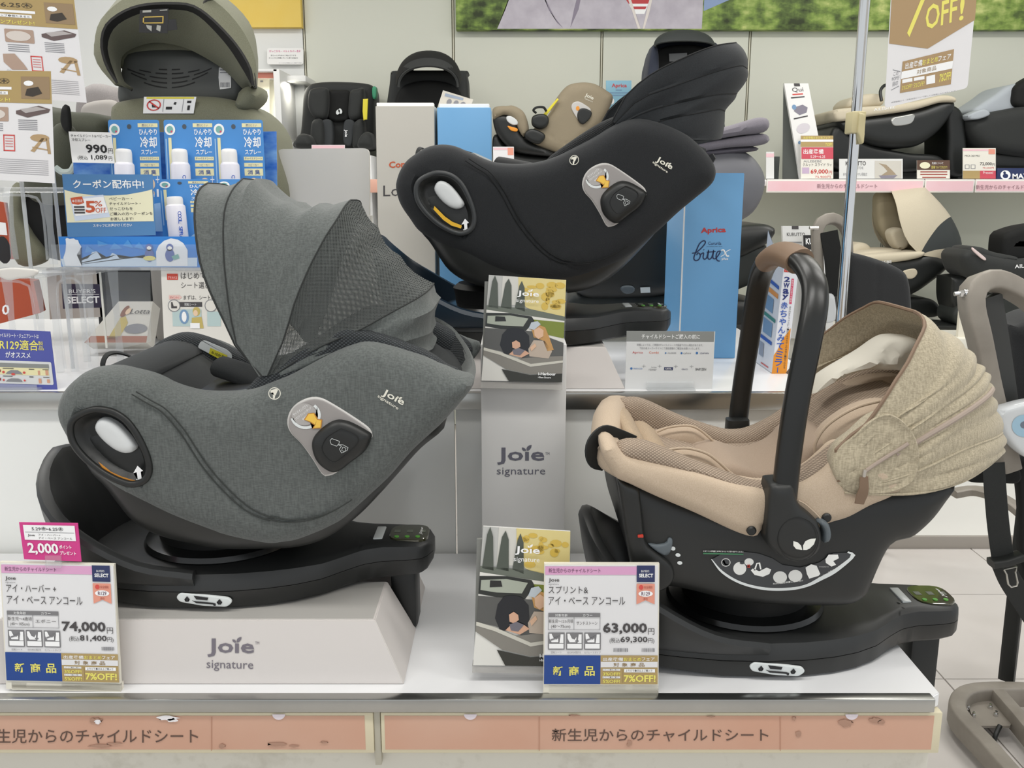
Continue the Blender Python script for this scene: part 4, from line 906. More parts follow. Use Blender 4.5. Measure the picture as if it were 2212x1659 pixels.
# printed leaflets: a car scene in flat print
def leaflet_art(pl, o, mp, low=False):
    """mp maps art coordinates (0..100 across, 0..140 down) to px"""
    def m(pts): return [mp(x, y) for x, y in pts]
    def A(name, polys, k, col): prt(name, pl, [m(q) for q in polys], k, M('art ' + col, col, .25), o)
    A('art_sky', [[(0, 0), (100, 0), (100, 50), (0, 50)]], 1, '#c0c0bc')
    A('art_house', [[(18, 0), (55, 0), (55, 38), (18, 38)]], 2, '#d6d4cc')
    A('art_trees', [[(38, 0), (100, 0), (100, 52), (70, 48), (50, 40), (40, 25)]], 3, '#e0cf8e')
    A('art_leaves', [[tuple(q) for q in ell(rr_.uniform(46, 98), rr_.uniform(3, 40), rr_.uniform(3, 8), rr_.uniform(2, 6), 9)] for _ in range(16)], 4, '#d8b856')
    A('art_cypress', [[(2, 42), (5, 8), (8, 0), (12, 10), (15, 44)], [(18, 42), (22, 10), (26, 3), (30, 12), (32, 44)], [(36, 42), (40, 12), (43, 5), (47, 14), (49, 46)]], 5, '#545a52')
    A('art_hedge', [[(0, 40), (55, 42), (100, 50), (100, 58), (0, 46)]], 5, '#6c7268')
    A('art_car_body', [[(0, 46), (100, 56), (100, 140), (0, 140)]], 6, '#e6e4dd')
    A('art_green', [[(60, 56), (100, 58), (100, 80), (70, 74)]], 7, '#7f8b3a')
    A('art_windscreen', [[(0, 50), (30, 49), (58, 52), (62, 58), (50, 74), (30, 72), (0, 68)]], 7, '#2f3230')
    A('art_glass', [[(2, 54), (30, 52), (54, 55), (48, 66), (20, 66), (2, 64)]], 8, '#aab0a2')
    A('art_mirror', [[(12, 54), (24, 54), (26, 60), (12, 61)]], 9, '#2b2c2c')
    A('art_dash', [[(0, 70), (60, 72), (100, 86), (100, 110), (60, 112), (20, 100), (0, 96)]], 8, '#5c5c5a')
    A('art_seat', [[(20, 92), (22, 78), (28, 70), (38, 68), (48, 70), (56, 78), (58, 96), (50, 106), (26, 104)]], 9, '#23252a')
    A('art_hair', [[(58, 66), (66, 62), (76, 66), (82, 80), (88, 96), (80, 98), (74, 84), (62, 80)]], 10, '#c99a5e')
    A('art_hat', [[(55, 68), (58, 60), (66, 58), (70, 62), (62, 70)]], 11, '#c3ccd4')
    A('art_woman_top', [[(56, 96), (62, 84), (76, 84), (86, 98), (82, 108), (58, 106)]], 10, '#c2b2a2')
    A('art_face', [[(62, 70), (68, 66), (74, 70), (74, 78), (68, 82), (63, 78)], [(58, 94), (64, 88), (66, 92), (60, 99)]], 12, '#e3bb9c')
    A('art_baby', [[(35, 88), (40, 85), (45, 88), (46, 93), (41, 97), (36, 95)], [(32, 104), (38, 98), (52, 98), (58, 102), (48, 108)]], 12, '#dcae92')
    A('art_baby_clothes', [[(36, 98), (44, 95), (52, 98), (46, 105), (38, 104)]], 13, '#77737c')
    A('art_door', [[(0, 96), (40, 110), (70, 106), (100, 104), (100, 128), (60, 130), (30, 124), (0, 106)]], 9, '#8a867e')
    A('art_door_edge', [[(0, 96), (20, 101), (60, 116), (100, 110), (100, 113), (60, 120), (20, 105), (0, 100)]], 10, '#d3d0c4')
    A('art_shadow', [[(24, 124), (60, 131), (100, 128), (100, 140), (34, 140)]], 10, '#35352f')
    T_ = lambda s, x0, y0, x1, y1, b=0: (s, mp(x0, y1), mp(x1, y1), mp(x0, y0), b)
    txt(pl, [T_('Joıe', 38, 18, 66, 27, .02), T_('signature', 37, 29, 66, 35, .0), T_('i-Harbour', 70, 127, 92, 131, .04), T_('i-Base Encore', 70, 132.5, 86, 135, .02)], 14, whitep, o)
    prt('leaf_mark', pl, [m(q) for q in leaf(54.5, 19, 3.8, -8)], 14, whitep, o)
def bil(c):                                     # art box corners: tl, tr, br, bl in px
    def f(x, y):
        u, v = x / 100, y / 140
        a = [(1 - u) * c[0][i] + u * c[1][i] for i in (0, 1)]; b = [(1 - u) * c[3][i] + u * c[2][i] for i in (0, 1)]
        return ((1 - v) * a[0] + v * b[0], (1 - v) * a[1] + v * b[1])
    return f
def leaflet_holder(name, label, pl, front, th, behind, lab2):
    t = thing(name, pl.hit((front[2][0] + front[3][0]) / 2, front[2][1]) + Vector((0, .012, 0)), label, 'leaflet holder')
    tl, tr, br, bl = front
    up = 16
    board('back_plate', pl_off(pl, th), [(tl[0] - 9, tl[1] + 25), (tr[0] + 2, tr[1] + 25), (br[0] + 1, br[1] + up), (bl[0] - 2, bl[1] + up)], .002, clearer, t)
    board('front_plate', pl_off(pl, -.002), [(tl[0] - 6, tl[1] + (bl[1] - tl[1]) * .62), (tr[0] + 1, tr[1] + (br[1] - tr[1]) * .62), (br[0] + 1, br[1] + 2), (bl[0] - 1, bl[1] + 2)], .0012, clearer, t)
    board('holder_base', pl_off(pl, -.001), [(bl[0] - 2, bl[1] + 2), (br[0], br[1] + 2), (br[0], br[1] + up), (bl[0] - 2, bl[1] + up)], th, glass('tinted clear', '#d8d4ce', a=.5), t)
    l = thing('leaflet_stack', pl.hit((front[2][0] + front[3][0]) / 2, front[2][1]), lab2, 'leaflets')
    board('back_leaflet', pl_off(pl, th * .55), behind, .006, M('leaflet edge', '#8a8b86', .4), l)
    board('front_leaflet', pl, front, .004, M('leaflet white', '#e4e3df', .3), l)
    leaflet_art(pl, l, bil(front))
pu = plane_lean(1130, 830, 1.615, 4)
leaflet_holder('leaflet_holder', 'clear leaflet holder on the front of the tall box, the upper one', pu, [(1056, 594), (1223, 605), (1214, 826), (1040, 822)], .022, [(1047, 608), (1220, 612), (1212, 826), (1040, 822)], 'stack of glossy car photo leaflets in the upper clear holder')
plw = plane_lean(1110, 1440, 1.285, 3)
leaflet_holder('leaflet_holder', 'clear leaflet holder standing on the front table beside the right price sign', plw, [(1044, 1137), (1232, 1148), (1226, 1440), (1022, 1437)], .022, [(1030, 1165), (1230, 1160), (1220, 1440), (1024, 1437)], 'stack of glossy car photo leaflets in the lower clear holder')

# ---- price signs
navyp = M('navy print', '#2c3560', .5); bluep = M('blue print', '#1f4690', .45); goldp = M('gold print', '#b39a66', .5); orchid = M('orchid band', '#dfa6cc', .5)
salmonp = M('coral print', '#e79b86', .5); yelp = M('yellow print', '#f0e672', .5); crm = M('cream holder', '#ece7d8', .4); tableg = M('table grey', '#7f7e80', .5); redc = M('red print', '#d8504a', .5)
goldt = M('gold text', '#9a825a', .5); hotp = M('pink print', '#d6408c', .5)
def price_sign(label, Yb, m, py_bottom, px_mid, name1, name2, l1, l2, colour, price, tax, lean=9):
    pl = plane_lean(px_mid, py_bottom, Yb, lean)
    # m maps sign coordinates (0..100, 0..108) to px
    def q(*pts): return [m(x, y) for x, y in pts]
    def T_(s, x0, y0, x1, y1, b=0): return (s, m(x0, y1), m(x1, y1), m(x0, y0), b)
    def R(x0, y0, x1, y1): return q((x0, y0), (x1, y0), (x1, y1), (x0, y1))
    t = thing('price_sign', pl.hit(*m(50, 110)) + Vector((0, .01, 0)), label, 'price sign')
    board('sign_holder', pl, q((-1, -1.5), (101, -1.5), (101, 108), (-1, 108)), .006, crm, t)
    board('sign_foot', pl, q((4, 101.5), (101, 101.5), (101, 108.6), (4, 108.6)), .012, crm, t)
    board('price_card', pl_off(pl, -.0012), R(0, 0, 100, 100.5), .001, M('card paper', '#e7e6e7', .4), t)
    pl = pl_off(pl, -.0014)
    def A(n, polys, k, mt): prt(n, pl, polys, k, mt, t)
    A('pink_band', [R(0, 1, 97, 8)], 1, orchid)
    txt(pl, [T_('新生児からのチャイルドシート', 3, 2.6, 49, 6.4, .0)], 2, M('plum text', '#6a4a62', .6), t)
    A('navy_badge', [R(81, 0, 97, 14)], 2, navyp)
    txt(pl, [T_("BUYER'S", 85, 4, 92, 5.8, .0), T_('SELECT', 83, 7, 95.5, 10.2, .03)], 3, whitep, t)
    A('coral_ribbon', [q((81, 15.5), (97, 15.5), (97, 33), (89, 29.5), (81, 33))], 2, salmonp)
    A('badge_pill', [[m(*p) for p in ell(89, 24, 6.4, 2.6, 18)]], 3, whitep)
    txt(pl, [T_('R129', 85.3, 22.4, 92.8, 25.6, .01)], 4, salmonp if 0 else M('plum text'), t)
    A('red_dot', [[m(*p) for p in ell(85, 18.6, 2, 2, 12)]], 3, redc)
    txt(pl, [T_('安全規則', 87.6, 17.4, 95, 19.8, .0), T_('適合', 87, 27.4, 91, 29.4, 0)], 4, M('brick text', '#a34a40', .6), t)
    txt(pl, [T_('Joıe', 3, 11, 12.5, 14.8, .015), T_(name1, *l1), T_(name2, *l2)], 2, ink, t)
    txt(pl, [T_('signature', 3, 15.4, 12, 17.2, 0)], 2, grey1, t)
    A('table_header', [R(3, 40.5, 49, 44)], 2, tableg)
    A('table_lines', [R(3, 44, 3.4, 55), R(48.6, 44, 49, 55), R(3, 54.6, 49, 55), R(25.6, 44, 26, 55)], 2, grey1)
    txt(pl, [T_('対象年齢', 9, 41.1, 20, 43.6, 0), T_('カラー', 33.5, 41.1, 42, 43.6, 0)], 3, whitep, t)
    txt(pl, [T_(price[2], 3.5, 45.8, 25, 49, 0), T_(price[3], 5.5, 50.6, 22.5, 53.8, 0), T_(colour, 28, 47.6, 46.5, 50.6, 0)], 2, ink, t)
    for i, cap in enumerate(('回転シート', 'ISOFIX取付', 'セパレートタイプ')):
        x = 3 + i * 16
        A('icon_frame', [R(x, 57, x + 14.6, 71.5)], 2, tableg)
        A('icon_ground', [R(x + .9, 66.5, x + 13.7, 70.6)], 3, whitep)
        A('icon_back', [q((x + 11, 58.5), (x + 13.6, 58.5), (x + 13.6, 66), (x + 10, 66))], 3, whitep)
        A('icon_seat', [q((x + 1, 58), (x + 3, 58), (x + 5, 62), (x + 7.5, 63), (x + 9, 60.5), (x + 9, 65.2), (x + 3, 65.2), (x + 1.2, 62))], 3, whitep)
        if i != 1: A('icon_arrow', [q((x + 2, 62.8), (x + 9, 60.6), (x + 8.6, 59.6), (x + 11, 60.6), (x + 9.6, 62.8), (x + 9.2, 61.8), (x + 2.4, 64))], 4, tableg)
        else: A('icon_latch', [R(x + 8, 63.6, x + 11, 64.8)], 4, tableg)
        txt(pl, [T_(cap, x + (2.6 if i == 0 else 1 if i == 1 else 0), 73, x + (12 if i == 0 else 13 if i == 1 else 14.6), 74.8, 0)], 2, grey1, t)
    txt(pl, [T_(price[0], 51.5, 48.8, 90.5, 58.6, .03), T_('円', 91.5, 53.4, 97, 58.6, 0), T_('(税込', 57.5, 61.4, 66.5, 66.4, 0), T_(tax, 67, 60.4, 91, 66, .02), T_('円)', 91.5, 61.8, 97, 66.4, 0)], 2, ink, t)
    bars = []
    for bx in ((61, 74), (86, 97)) if price[4] else ((86, 97),):
        x = bx[0]
        while x < bx[1]:
            w = rr_.choice((.3, .5, .8)); bars.append(R(x, 70.2, x + w, 73.2)); x += w + rr_.choice((.3, .5))
    A('barcode', bars, 2, grey1)
    A('blue_block', [R(-.4, 74.8 + 1.5, 49.5, 100.6)], 2, bluep)
    txt(pl, [T_('新', 7.5, 85.5, 16.5, 93.6, .018), T_('商', 21.5, 85.5, 30.5, 93.6, .018), T_('品', 35.5, 85.5, 44.5, 93.6, .018)], 3, yelp, t)
    A('gold_block', [R(49.5, 76.3, 100.2, 100.6)], 2, goldp)
    A('white_strip', [R(49.7, 81.6, 100, 86.4)], 3, M('card paper'))
    txt(pl, [T_('出産準備', 51.6, 78, 69.5, 81, .01), T_('フェア', 86, 78, 97.5, 80.8, .01)], 3, whitep, t)
    txt(pl, [T_('おまとめ', 70, 78, 85.5, 81, .01)], 3, yelp, t)
    txt(pl, [T_(c, x, 82.5, x + 5, 85.8, .01) for c, x in zip('対象商品', (61, 68.5, 76, 83.5))], 4, goldt, t)
    A('white_pill', [R(51.5, 87.6, 67, 89.2), R(51.5, 94, 67, 95.6), R(70.5, 87.8, 97.8, 90.6)], 3, whitep)
    txt(pl, [T_('よりどり❷点ご購入で', 52, 87.8, 66.5, 89, 0), T_('よりどり❸点ご購入で', 52, 94.2, 66.5, 95.4, 0), T_('よりどり❹点以上ご購入で', 72, 88.2, 95.5, 90.2, 0)], 4, ink, t)
    txt(pl, [T_('3%OFF!', 51.7, 90.6, 67, 93.4, .02), T_('5%OFF!', 51.7, 96.8, 67, 99.7, .02), T_('7%OFF!', 70.2, 92.8, 98.4, 98.8, .03)], 3, yelp, t)
    A('divider', [R(69.3, 88, 69.6, 99.5)], 3, goldt)
    return t, pl
def affine(tl, tr, bl): return lambda x, y: (tl[0] + (tr[0] - tl[0]) * x / 100 + (bl[0] - tl[0]) * y / 100, tl[1] + (tr[1] - tl[1]) * x / 100 + (bl[1] - tl[1]) * y / 100)
mR = bil([(1178, 1221), (1422, 1221), (1420, 1470.5 + 98.2), (1176, 1470.5 + 98.2)])
mR = lambda x, y: (1178 + 244 * x / 100 - 2 * y / 100, 1221 + 255 * y / 100 + .5 * x / 100)
price_sign('white price sign reading 63,000 in front of the beige carrier', 1.250, mR, 1492, 1300, 'スプリント&', 'アイ・ベース アンコール', (3, 16.4 + 1.2, 38, 24), (3, 26.6, 71, 33.6), 'サンドストーン', ('63,000', '', '新生児〜12ヵ月頃', '(40〜75cm)', True), '69,300', lean=1)
mL = lambda x, y: (2 + 242 * x / 100 + 13 * y / 100, 1217 + 251 * y / 100 + 5 * x / 100)
t, _ = price_sign('white price sign reading 74,000 at the left beside the lettered box', 1.258, mL, 1482, 145, 'アイ・ハーバー +', 'アイ・ベース アンコール', (3.5, 17.6, 48, 24.4), (3.5, 27.4, 71, 34.6), 'エボニー', ('74,000', '', '新生児〜4歳頃', '(40〜105cm)', False), '81,400')
# pink point card clipped on the left sign
pk = plane_lean(110, 1210, 1.285, 4)
t = thing('point_card', pk.hit(110, 1212), 'small pink card reading 2,000 clipped above the left price sign', 'sign')
board('card', pk, [(41, 1128), (168, 1130), (176, 1213), (52, 1208)], .001, hotp, t)
k_ = pl_off(pk, -.0003)
mK = bil([(41, 1128), (168, 1130), (176, 1213), (52, 1208)])
KQ = lambda s, x0, y0, x1, y1, b=0: (s, mK(x0, y1), mK(x1, y1), mK(x0, y0), b)
prt('white_panel', k_, [[mK(6, 10), mK(94, 10), mK(94, 66), mK(6, 66)]], 1, whitep, t)
prt('rule', k_, [[mK(8, 36), mK(92, 36), mK(92, 37.5), mK(8, 37.5)]], 2, grey1, t)
txt(k_, [KQ('5.29㊎▸6.25㊍', 20, 16, 74, 31, .01), KQ('Joıe', 12, 44, 24, 54, .02), KQ('アイ・ハーバー+', 30, 42, 68, 50, 0), KQ('アイ・ベース アンコール', 30, 54, 88, 62, 0)], 2, ink, t)
txt(k_, [KQ('2,000', 9, 76, 62, 122, .03), KQ('ポイント', 64, 82, 85, 96, .02), KQ('プレゼント', 64, 104, 92, 118, .02)], 2, whitep, t)
board('clip', pl_off(pk, -.003), [(97, 1201), (131, 1201), (132, 1227), (98, 1227)], .004, clear, t)
# ================================================================== things on the raised platform, right half
pq = plane_lean(1450, 848, 1.835, 6)
t, c = sign_card('information_sign', 'small grey headed sign about checking seat makers, in front of the blue box', 'sign', pq, [(1354, 715), (1545, 716), (1538, 846), (1350, 844)], .002, M('sign white', '#dfe0e0', .35))
c.B('header_band', 0, 0, 99, 17, 1, M('header grey', '#8d8f8c', .4))
c.T('チャイルドシートご購入の前に', 17, 5, 83, 13, 2, whitep, .01)
c.T('車種によっては、ご希望のチャイルドシートが装着できない場合があります。', 12, 21, 87, 25, 1, grey1); c.T('下記の各メーカーサイトにて適合車種のご確認をお願いいたします。', 15, 26.5, 84, 30.5, 1, grey1)
apr = M('brand red', '#c93a3a', .5); com = M('brand orange', '#d8643c', .5)
for s_, x0, x1, y0, y1, m_ in (('Aprica', 7, 19, 34, 38.5, apr), ('Combi', 26, 37, 34, 37.5, com), ('AILEBEBE', 47, 57, 35, 37.5, grey1), ('cybex', 65, 74, 34.5, 38.5, grey1), ('LEAMAN', 84, 94, 35, 37.5, navyp),
      ('MAXI-COSI', 9, 19, 61.5, 64, M('brand blue', '#3a72b0', .5)), ('römer', 26.5, 35.5, 62, 66, grey1), ('britax', 29.5, 35.5, 59, 61.5, grey1), ('GRACO', 64, 71, 62, 64.5, navyp), ('BABYZEN', 80, 92, 61, 65, inkb)):
    c.T(s_, x0, y0, x1, y1, 1, m_)
c.B('maker_badge', 44, 60, 54, 65, 1, navyp); c.T('KARWIL', 45.5, 61, 52.5, 64, 2, whitep)
c.A('maker_dot', [[c.m(*p) for p in ell(80.5, 36, 1.4, 2, 10)], [c.m(*p) for p in ell(6.5, 62.6, 1.4, 2, 10)], [c.m(*p) for p in ell(45, 36.4, 1.0, 1.3, 8)], [c.m(*p) for p in ell(63, 36.4, 1.2, 1.8, 8)]], 1, M('brand blue'))
c.A('corner_marks', [c.R(x, y, x + w, y + h_) for x, y in ((20.5, 56), (38.5, 56), (57, 56), (75, 56)) for w, h_ in ((.4, 5),)] + [c.R(x - 2, 58.2, x + 2.4, 58.7) for x in (20.5, 38.5, 57, 75)], 1, grey1)
bxs = box('clear_foot', P(1397, 830, 1.83).x, P(1500, 830, 1.83).x, 1.812, 1.852, RZ + .0005, RZ + .004, clear, t, bev=.0005)
board('clear_clip', plane_lean(1450, 848, 1.828, 6), [(1397, 823), (1500, 823), (1499, 852), (1396, 852)], .003, clear, t)

# tall blue box, folded board
bl = M('sky blue card', '#74aedd', .35); bld = M('sky blue side', '#5b8fbf', .4)
t = thing('tall_box', P(1527, 765, 2.21), 'tall sky blue box with red and navy lettering behind the black seat', 'display box')
FL, FR = P(1466, 764, 2.19), P(1588, 765, 2.19); ztop = P(1500, 374, 2.19).z
vx = Vector((FR.x - FL.x, 0, 0))
hull8('box_body', [(FL.x, 2.19, RZ + .0005), (FR.x, 2.19, RZ + .0005), (FR.x - .02, 2.31, RZ + .0005), (FL.x - .02, 2.31, RZ + .0005), (FL.x, 2.19, ztop), (FR.x, 2.19, ztop), (FR.x - .02, 2.31, ztop), (FL.x - .02, 2.31, ztop)], bl, t, bev=.0012)
box('white_edge', FL.x - .001, FL.x + .002, 2.1885, 2.192, RZ + .001, ztop - .001, paper, t, bev=0)
pa = Pl((0, 2.1895, 0), (0, -1, 0))
txt(pa, [('Aprica', (1514, 507), (1568, 505), (1514, 492), .03)], 1, apr, t)
txt(pa, [('Cururila', (1530, 529), (1558, 529), (1530, 522), 0), ('premium auto turn', (1527, 533.5), (1560, 533.5), (1527, 531.5), 0)], 1, navyp, t)
def script(name, pts, r, mat, parent, Y=2.189):
    tube(name, [P(a, b, Y) for a, b in pts], r, mat, parent, seg=6, ry=.0003, up=(0, -1, 0), n=len(pts) * 5)
nv = M('script navy', '#1d2f5a', .5)
script('script_lettering', [(1495, 547), (1504, 545), (1516, 535), (1524, 524), (1520, 520), (1511, 527), (1503, 545), (1499, 558), (1503, 563), (1510, 560), (1513, 551), (1508, 546), (1505, 551)], .0014, nv, t)
script('script_lettering', [(1513, 550), (1520, 546), (1519, 556), (1522, 560), (1527, 556), (1531, 540), (1529, 556), (1533, 560), (1538, 555), (1542, 540), (1540, 556), (1545, 559), (1552, 551), (1556, 543), (1550, 544), (1547, 553), (1549, 562), (1555, 564)], .0014, nv, t)
script('script_lettering', [(1527, 545), (1546, 543)], .0011, nv, t); script('dot', [(1520, 539), (1521, 540)], .0014, nv, t)
script('script_lettering', [(1558, 541), (1563, 540), (1567, 547), (1570, 553), (1575, 553)], .0016, whitep, t); script('script_lettering', [(1578, 539), (1570, 543), (1563, 551), (1557, 554)], .0008, whitep, t)
txt(pa, [('plus', (1559, 563), (1573, 563), (1559, 556), .02)], 1, whitep, t)
# two tall boxes further left: cream and blue
creamc = M('cream card', '#d8d3c8', .5)
t = thing('tall_box', (P(875, 600, 2.3).x, 2.36, RZ), 'tall cream box with red and black lettering behind the black seat', 'display box')
zt2 = P(870, 229, 2.3).z
hull8('box_body', [(P(815, 520, 2.3).x, 2.3, RZ + .0005), (P(937, 520, 2.3).x, 2.3, RZ + .0005), (P(937, 520, 2.3).x + .004, 2.42, RZ + .0005), (P(815, 520, 2.3).x, 2.42, RZ + .0005), (P(811, 229, 2.3).x, 2.3, zt2), (P(938, 229, 2.3).x, 2.3, zt2), (P(938, 229, 2.3).x + .004, 2.42, zt2), (P(811, 229, 2.3).x, 2.42, zt2)], creamc, t)
pc_ = Pl((0, 2.2994, 0), (0, -1, 0))
txt(pc_, [('Combi', (840, 363), (896, 361), (840, 349), .03)], 1, com, t); txt(pc_, [('Lotta', (828, 424), (905, 422), (828, 401), -.005)], 1, ink, t)
t2 = thing('leaflet_stack', P(875, 229, 2.34), 'white leaflets sticking out of the top of the cream box', 'leaflets')
box('leaflets', P(813, 229, 2.31).x, P(936, 229, 2.31).x, 2.315, 2.345, zt2 - .03, zt2 + .009, paper, t2, bev=.001)
t = thing('tall_box', (P(1000, 600, 2.3).x, 2.36, RZ), 'tall plain sky blue box beside the cream box', 'display box')
xa, xb = P(944, 232, 2.3).x, P(1060, 232, 2.3).x
box('box_body', xa, xb, 2.3, 2.42, RZ + .0005, P(1000, 232, 2.3).z, bl, t, bev=.0012)
t2 = thing('leaflet_stack', P(1000, 229, 2.34), 'pale leaflets sticking out of the top of the plain blue box', 'leaflets')
box('leaflets', xa + .004, xb - .004, 2.315, 2.345, P(1000, 232, 2.3).z - .03, P(1000, 232, 2.3).z + .010, paper, t2, bev=.001)
t, c = sign_card('tag_card', 'white tag card with small pictures in front of the black hooded seat', 'tag', plane_lean(985, 236, 2.35, 3), [(957, 195), (1022, 215), (1015, 236), (945, 232)], .004, M('tag paper', '#d8d2c6', .5))
c.A('tag_pictures', [[c.m(*p) for p in ell(x, 60, 8, 20, 12)] for x in (30, 52, 74)], 1, grey1); c.B('tag_band', 10, 12, 70, 30, 1, M('tag blue', '#9aa6b8', .5))
# pale grey board
t = thing('display_board', (P(690, 600, 2.45).x, 2.46, RZ), 'large plain pale grey board with rounded corners behind the grey hood', 'board')
gb = M('pale board', '#d2d0cb', .5)
board('board_panel', plane_lean(690, 600, 2.44, 0), rounded([(598, 322), (797, 320), (799, 700), (600, 700)], 14), .02, gb, t)
board('board_base', plane_lean(690, 600, 2.43, 0), [(690, 466), (799, 466), (800, 716), (690, 716)], .05, gb, t)
t, c = sign_card('price_card', 'small pink price card above the pale board, in front of the upright black seat', 'price card', plane_lean(708, 334, 4.68, 0), [(673, 313), (745, 313), (745, 335), (673, 335)], .003, M('card pinkish', '#e8dadd', .5))
c.B('pink_band', 2, 6, 98, 34, 1, pinkst)

# mirror accessory box
t = thing('accessory_box', P(1660, 800, 2.05), 'white and orange mirror box seen through the carrier handle', 'box')
a0 = P(1667, 807, 2.0); a1 = P(1699, 808, 2.0); b0 = P(1629, 781, 2.15)
tz = P(1700, 559, 2.0).z; lean_ = P(1695, 559, 2.0).x - a0.x; 
a0.z = RZ + .0005
hull8('box_body', [a0, (a1.x, 2.0, a0.z), (a1.x, 2.15, a0.z), (a0.x, 2.15, a0.z), (a0.x + lean_, 2.0, tz), (a1.x + lean_, 2.0, tz), (a1.x + lean_, 2.15, tz), (a0.x + lean_, 2.15, tz)], M('box white', '#e9ebf2', .35), t, bev=.0008)
nz = Vector((-(tz - a0.z), 0, lean_)).normalized(); pls_ = Pl(a0 + nz * .0006, nz)
bt_ = [Hz(1, 1, 1)] * 0
def SP(y, z): return (a0.x + lean_ * (z - a0.z) / (tz - a0.z), y, z)
hull8('hang_tab', [SP(2.13, tz - .01), SP(2.15, tz - .01), (SP(2.15, tz)[0] + .0, 2.151, tz - .01), (SP(2.13, tz)[0], 2.131, tz - .01), SP(2.05, tz), SP(2.15, tz + .055), (SP(2.15, tz)[0] + .002, 2.151, tz + .055), (SP(2.05, tz)[0] + .002, 2.051, tz)], M('box white'), t, bev=0)
pfm = Pl((0, 1.9995, 0), (0, -1, 0)); c = Card(pfm, [(1695, 559), (1722, 560), (1699, 808), (1667, 807)], t)
c.A('orange_corner', [c.q((0, 84), (20, 80), (60, 68), (100, 60), (100, 100), (0, 100))], 1, M('orange print', '#e8962e', .4))
c.B('red_logo', 8, 1.5, 92, 11.5, 1, M('logo red', '#cf3328', .4)); c.A('logo_swirl', [[c.m(*p) for p in ell(50, 5.5, 26, 3, 16)]], 2, whitep); c.A('logo_core', [[c.m(*p) for p in ell(54, 5.3, 20, 2.2, 16)]], 3, M('logo red'))
c.T('Nihon', 18, 8.8, 82, 10.8, 3, whitep)
for i, ch in enumerate('2Way'): c.T(ch, 14, 15.5 + i * 5.2, 60, 20 + i * 5.2, 1, M('box navy', '#1f2f78', .5), .03)
for i, ch in enumerate('赤ちゃんみてミラ'): c.T(ch, 12, 37.5 + i * 7.1, 62, 43.5 + i * 7.1, 2, M('box blue', '#2a5ab8', .5), .012)
c.B('long_mark', 34, 94.5, 40, 99, 2, M('box blue'))
c.A('pink_pill', [c.R(72, 17, 90, 39)], 1, M('pill pink', '#d9486e', .5))
for i, ch in enumerate('赤ちゃんの様子を確認'): c.T(ch, 75, 18 + i * 2.0, 87, 19.6 + i * 2.0, 2, whitep)
for i, ch in enumerate('後ろ向きチャイルドシートでも赤ちゃんの表情が一目でわかる'): c.T(ch, 74, 41 + i * 1.95, 88, 42.6 + i * 1.95, 2, ink)
c = Card(Pl((a0.x - .0004, 0, 0), (-1, 0, 0)) if lean_ == 0 else pls_, [(1637, 505), (1692, 556), (1664, 804), (1629, 780)], t)
c.B('side_block', 30, 26, 96, 29, 1, M('box blue')); c.B('side_block', 40, 33, 96, 37, 1, M('orange print')); c.A('side_figures', [c.R(45, 40, 80, 52), c.R(40, 60, 85, 72)], 1, M('figure blue', '#7a9cc0', .5))
c.B('side_block', 35, 55, 96, 58, 1, M('teal print', '#3f8a80', .5)); c.B('side_block', 25, 75, 90, 78, 1, M('box blue')); c.B('side_window', 25, 81, 50, 92, 1, M('figure grey', '#9aa2b4', .5)); c.B('red_rule', 40, 97, 85, 98, 1, redc)
# ================================================================== left half: cards, sprays, tray, acrylic risers
t, c = sign_card('information_sign', 'purple sign about R129 child seats at the left end of the raised platform', 'sign', plane_lean(60, 850, 1.83, 6), [(-30, 710), (108, 716), (124, 846), (-30, 842)], .002, M('purple print', '#5057a6', .35))
c.T('ャイルドシート・ジュニアシートは', 20, 6, 81, 13, 1, whitep, .01); c.T('OR129適合', 8, 16, 79, 33, 1, yelp, .012); c.T('製', 79.5, 17, 87, 24, 1, yelp); c.T('品', 79.5, 25.5, 87, 32, 1, yelp); c.T('がオススメ', 29, 36, 66, 46, 1, whitep, .01)
c.A('white_table', [rounded(c.R(-10, 51, 96, 89), 4)], 1, M('sign white')); c.B('table_header', -5, 55, 92, 62, 2, M('header grey')); c.B('table_row', -5, 62, 91, 74, 2, M('pale yellow', '#efe7b6', .5))
c.A('table_cars', [c.q((28, 73), (31, 69), (36, 66.5), (46, 66.5), (50, 69), (53, 73)), c.q((28, 85.5), (31, 82), (36, 80), (46, 80), (50, 82), (52, 85.5))], 3, grey1)
c.A('table_marks', [[c.m(*p) for p in ell(25, 70, 2, 2, 8)], [c.m(*p) for p in ell(55, 70, 2, 2, 8)], [c.m(*p) for p in ell(39, 73, 3, 2, 8)], [c.m(*p) for p in ell(25, 83, 1.6, 1.6, 8)], [c.m(*p) for p in ell(55, 83, 1.6, 1.6, 8)]], 4, redc)
c.A('table_figures', [c.R(75, 66, 78, 73), c.R(86, 65, 90, 73), c.R(75, 79, 79, 87), c.R(87, 80, 91, 86)], 3, M('figure orange', '#d9a184', .5))
c.A('table_text', [c.R(24, 63.4, 40, 64.4), c.R(62, 63.4, 70, 64.6), c.R(82, 63.4, 91, 64.4), c.R(24, 76, 38, 77), c.R(62, 76, 68, 77.4), c.R(82, 76, 91, 77)], 4, ink)
c.A('round_tags', [c.R(8, 66, 21, 70), c.R(8, 80, 21, 84)], 4, M('dark red', '#8a2f33', .5))
board('clear_clip', plane_lean(60, 850, 1.824, 6), [(-40, 828), (78, 832), (80, 850), (-40, 848)], .003, clear, t)
box('clear_foot', P(-40, 840, 1.81).x, P(80, 840, 1.81).x, 1.812, 1.86, RZ + .0005, RZ + .005, clear, t, bev=.0005)

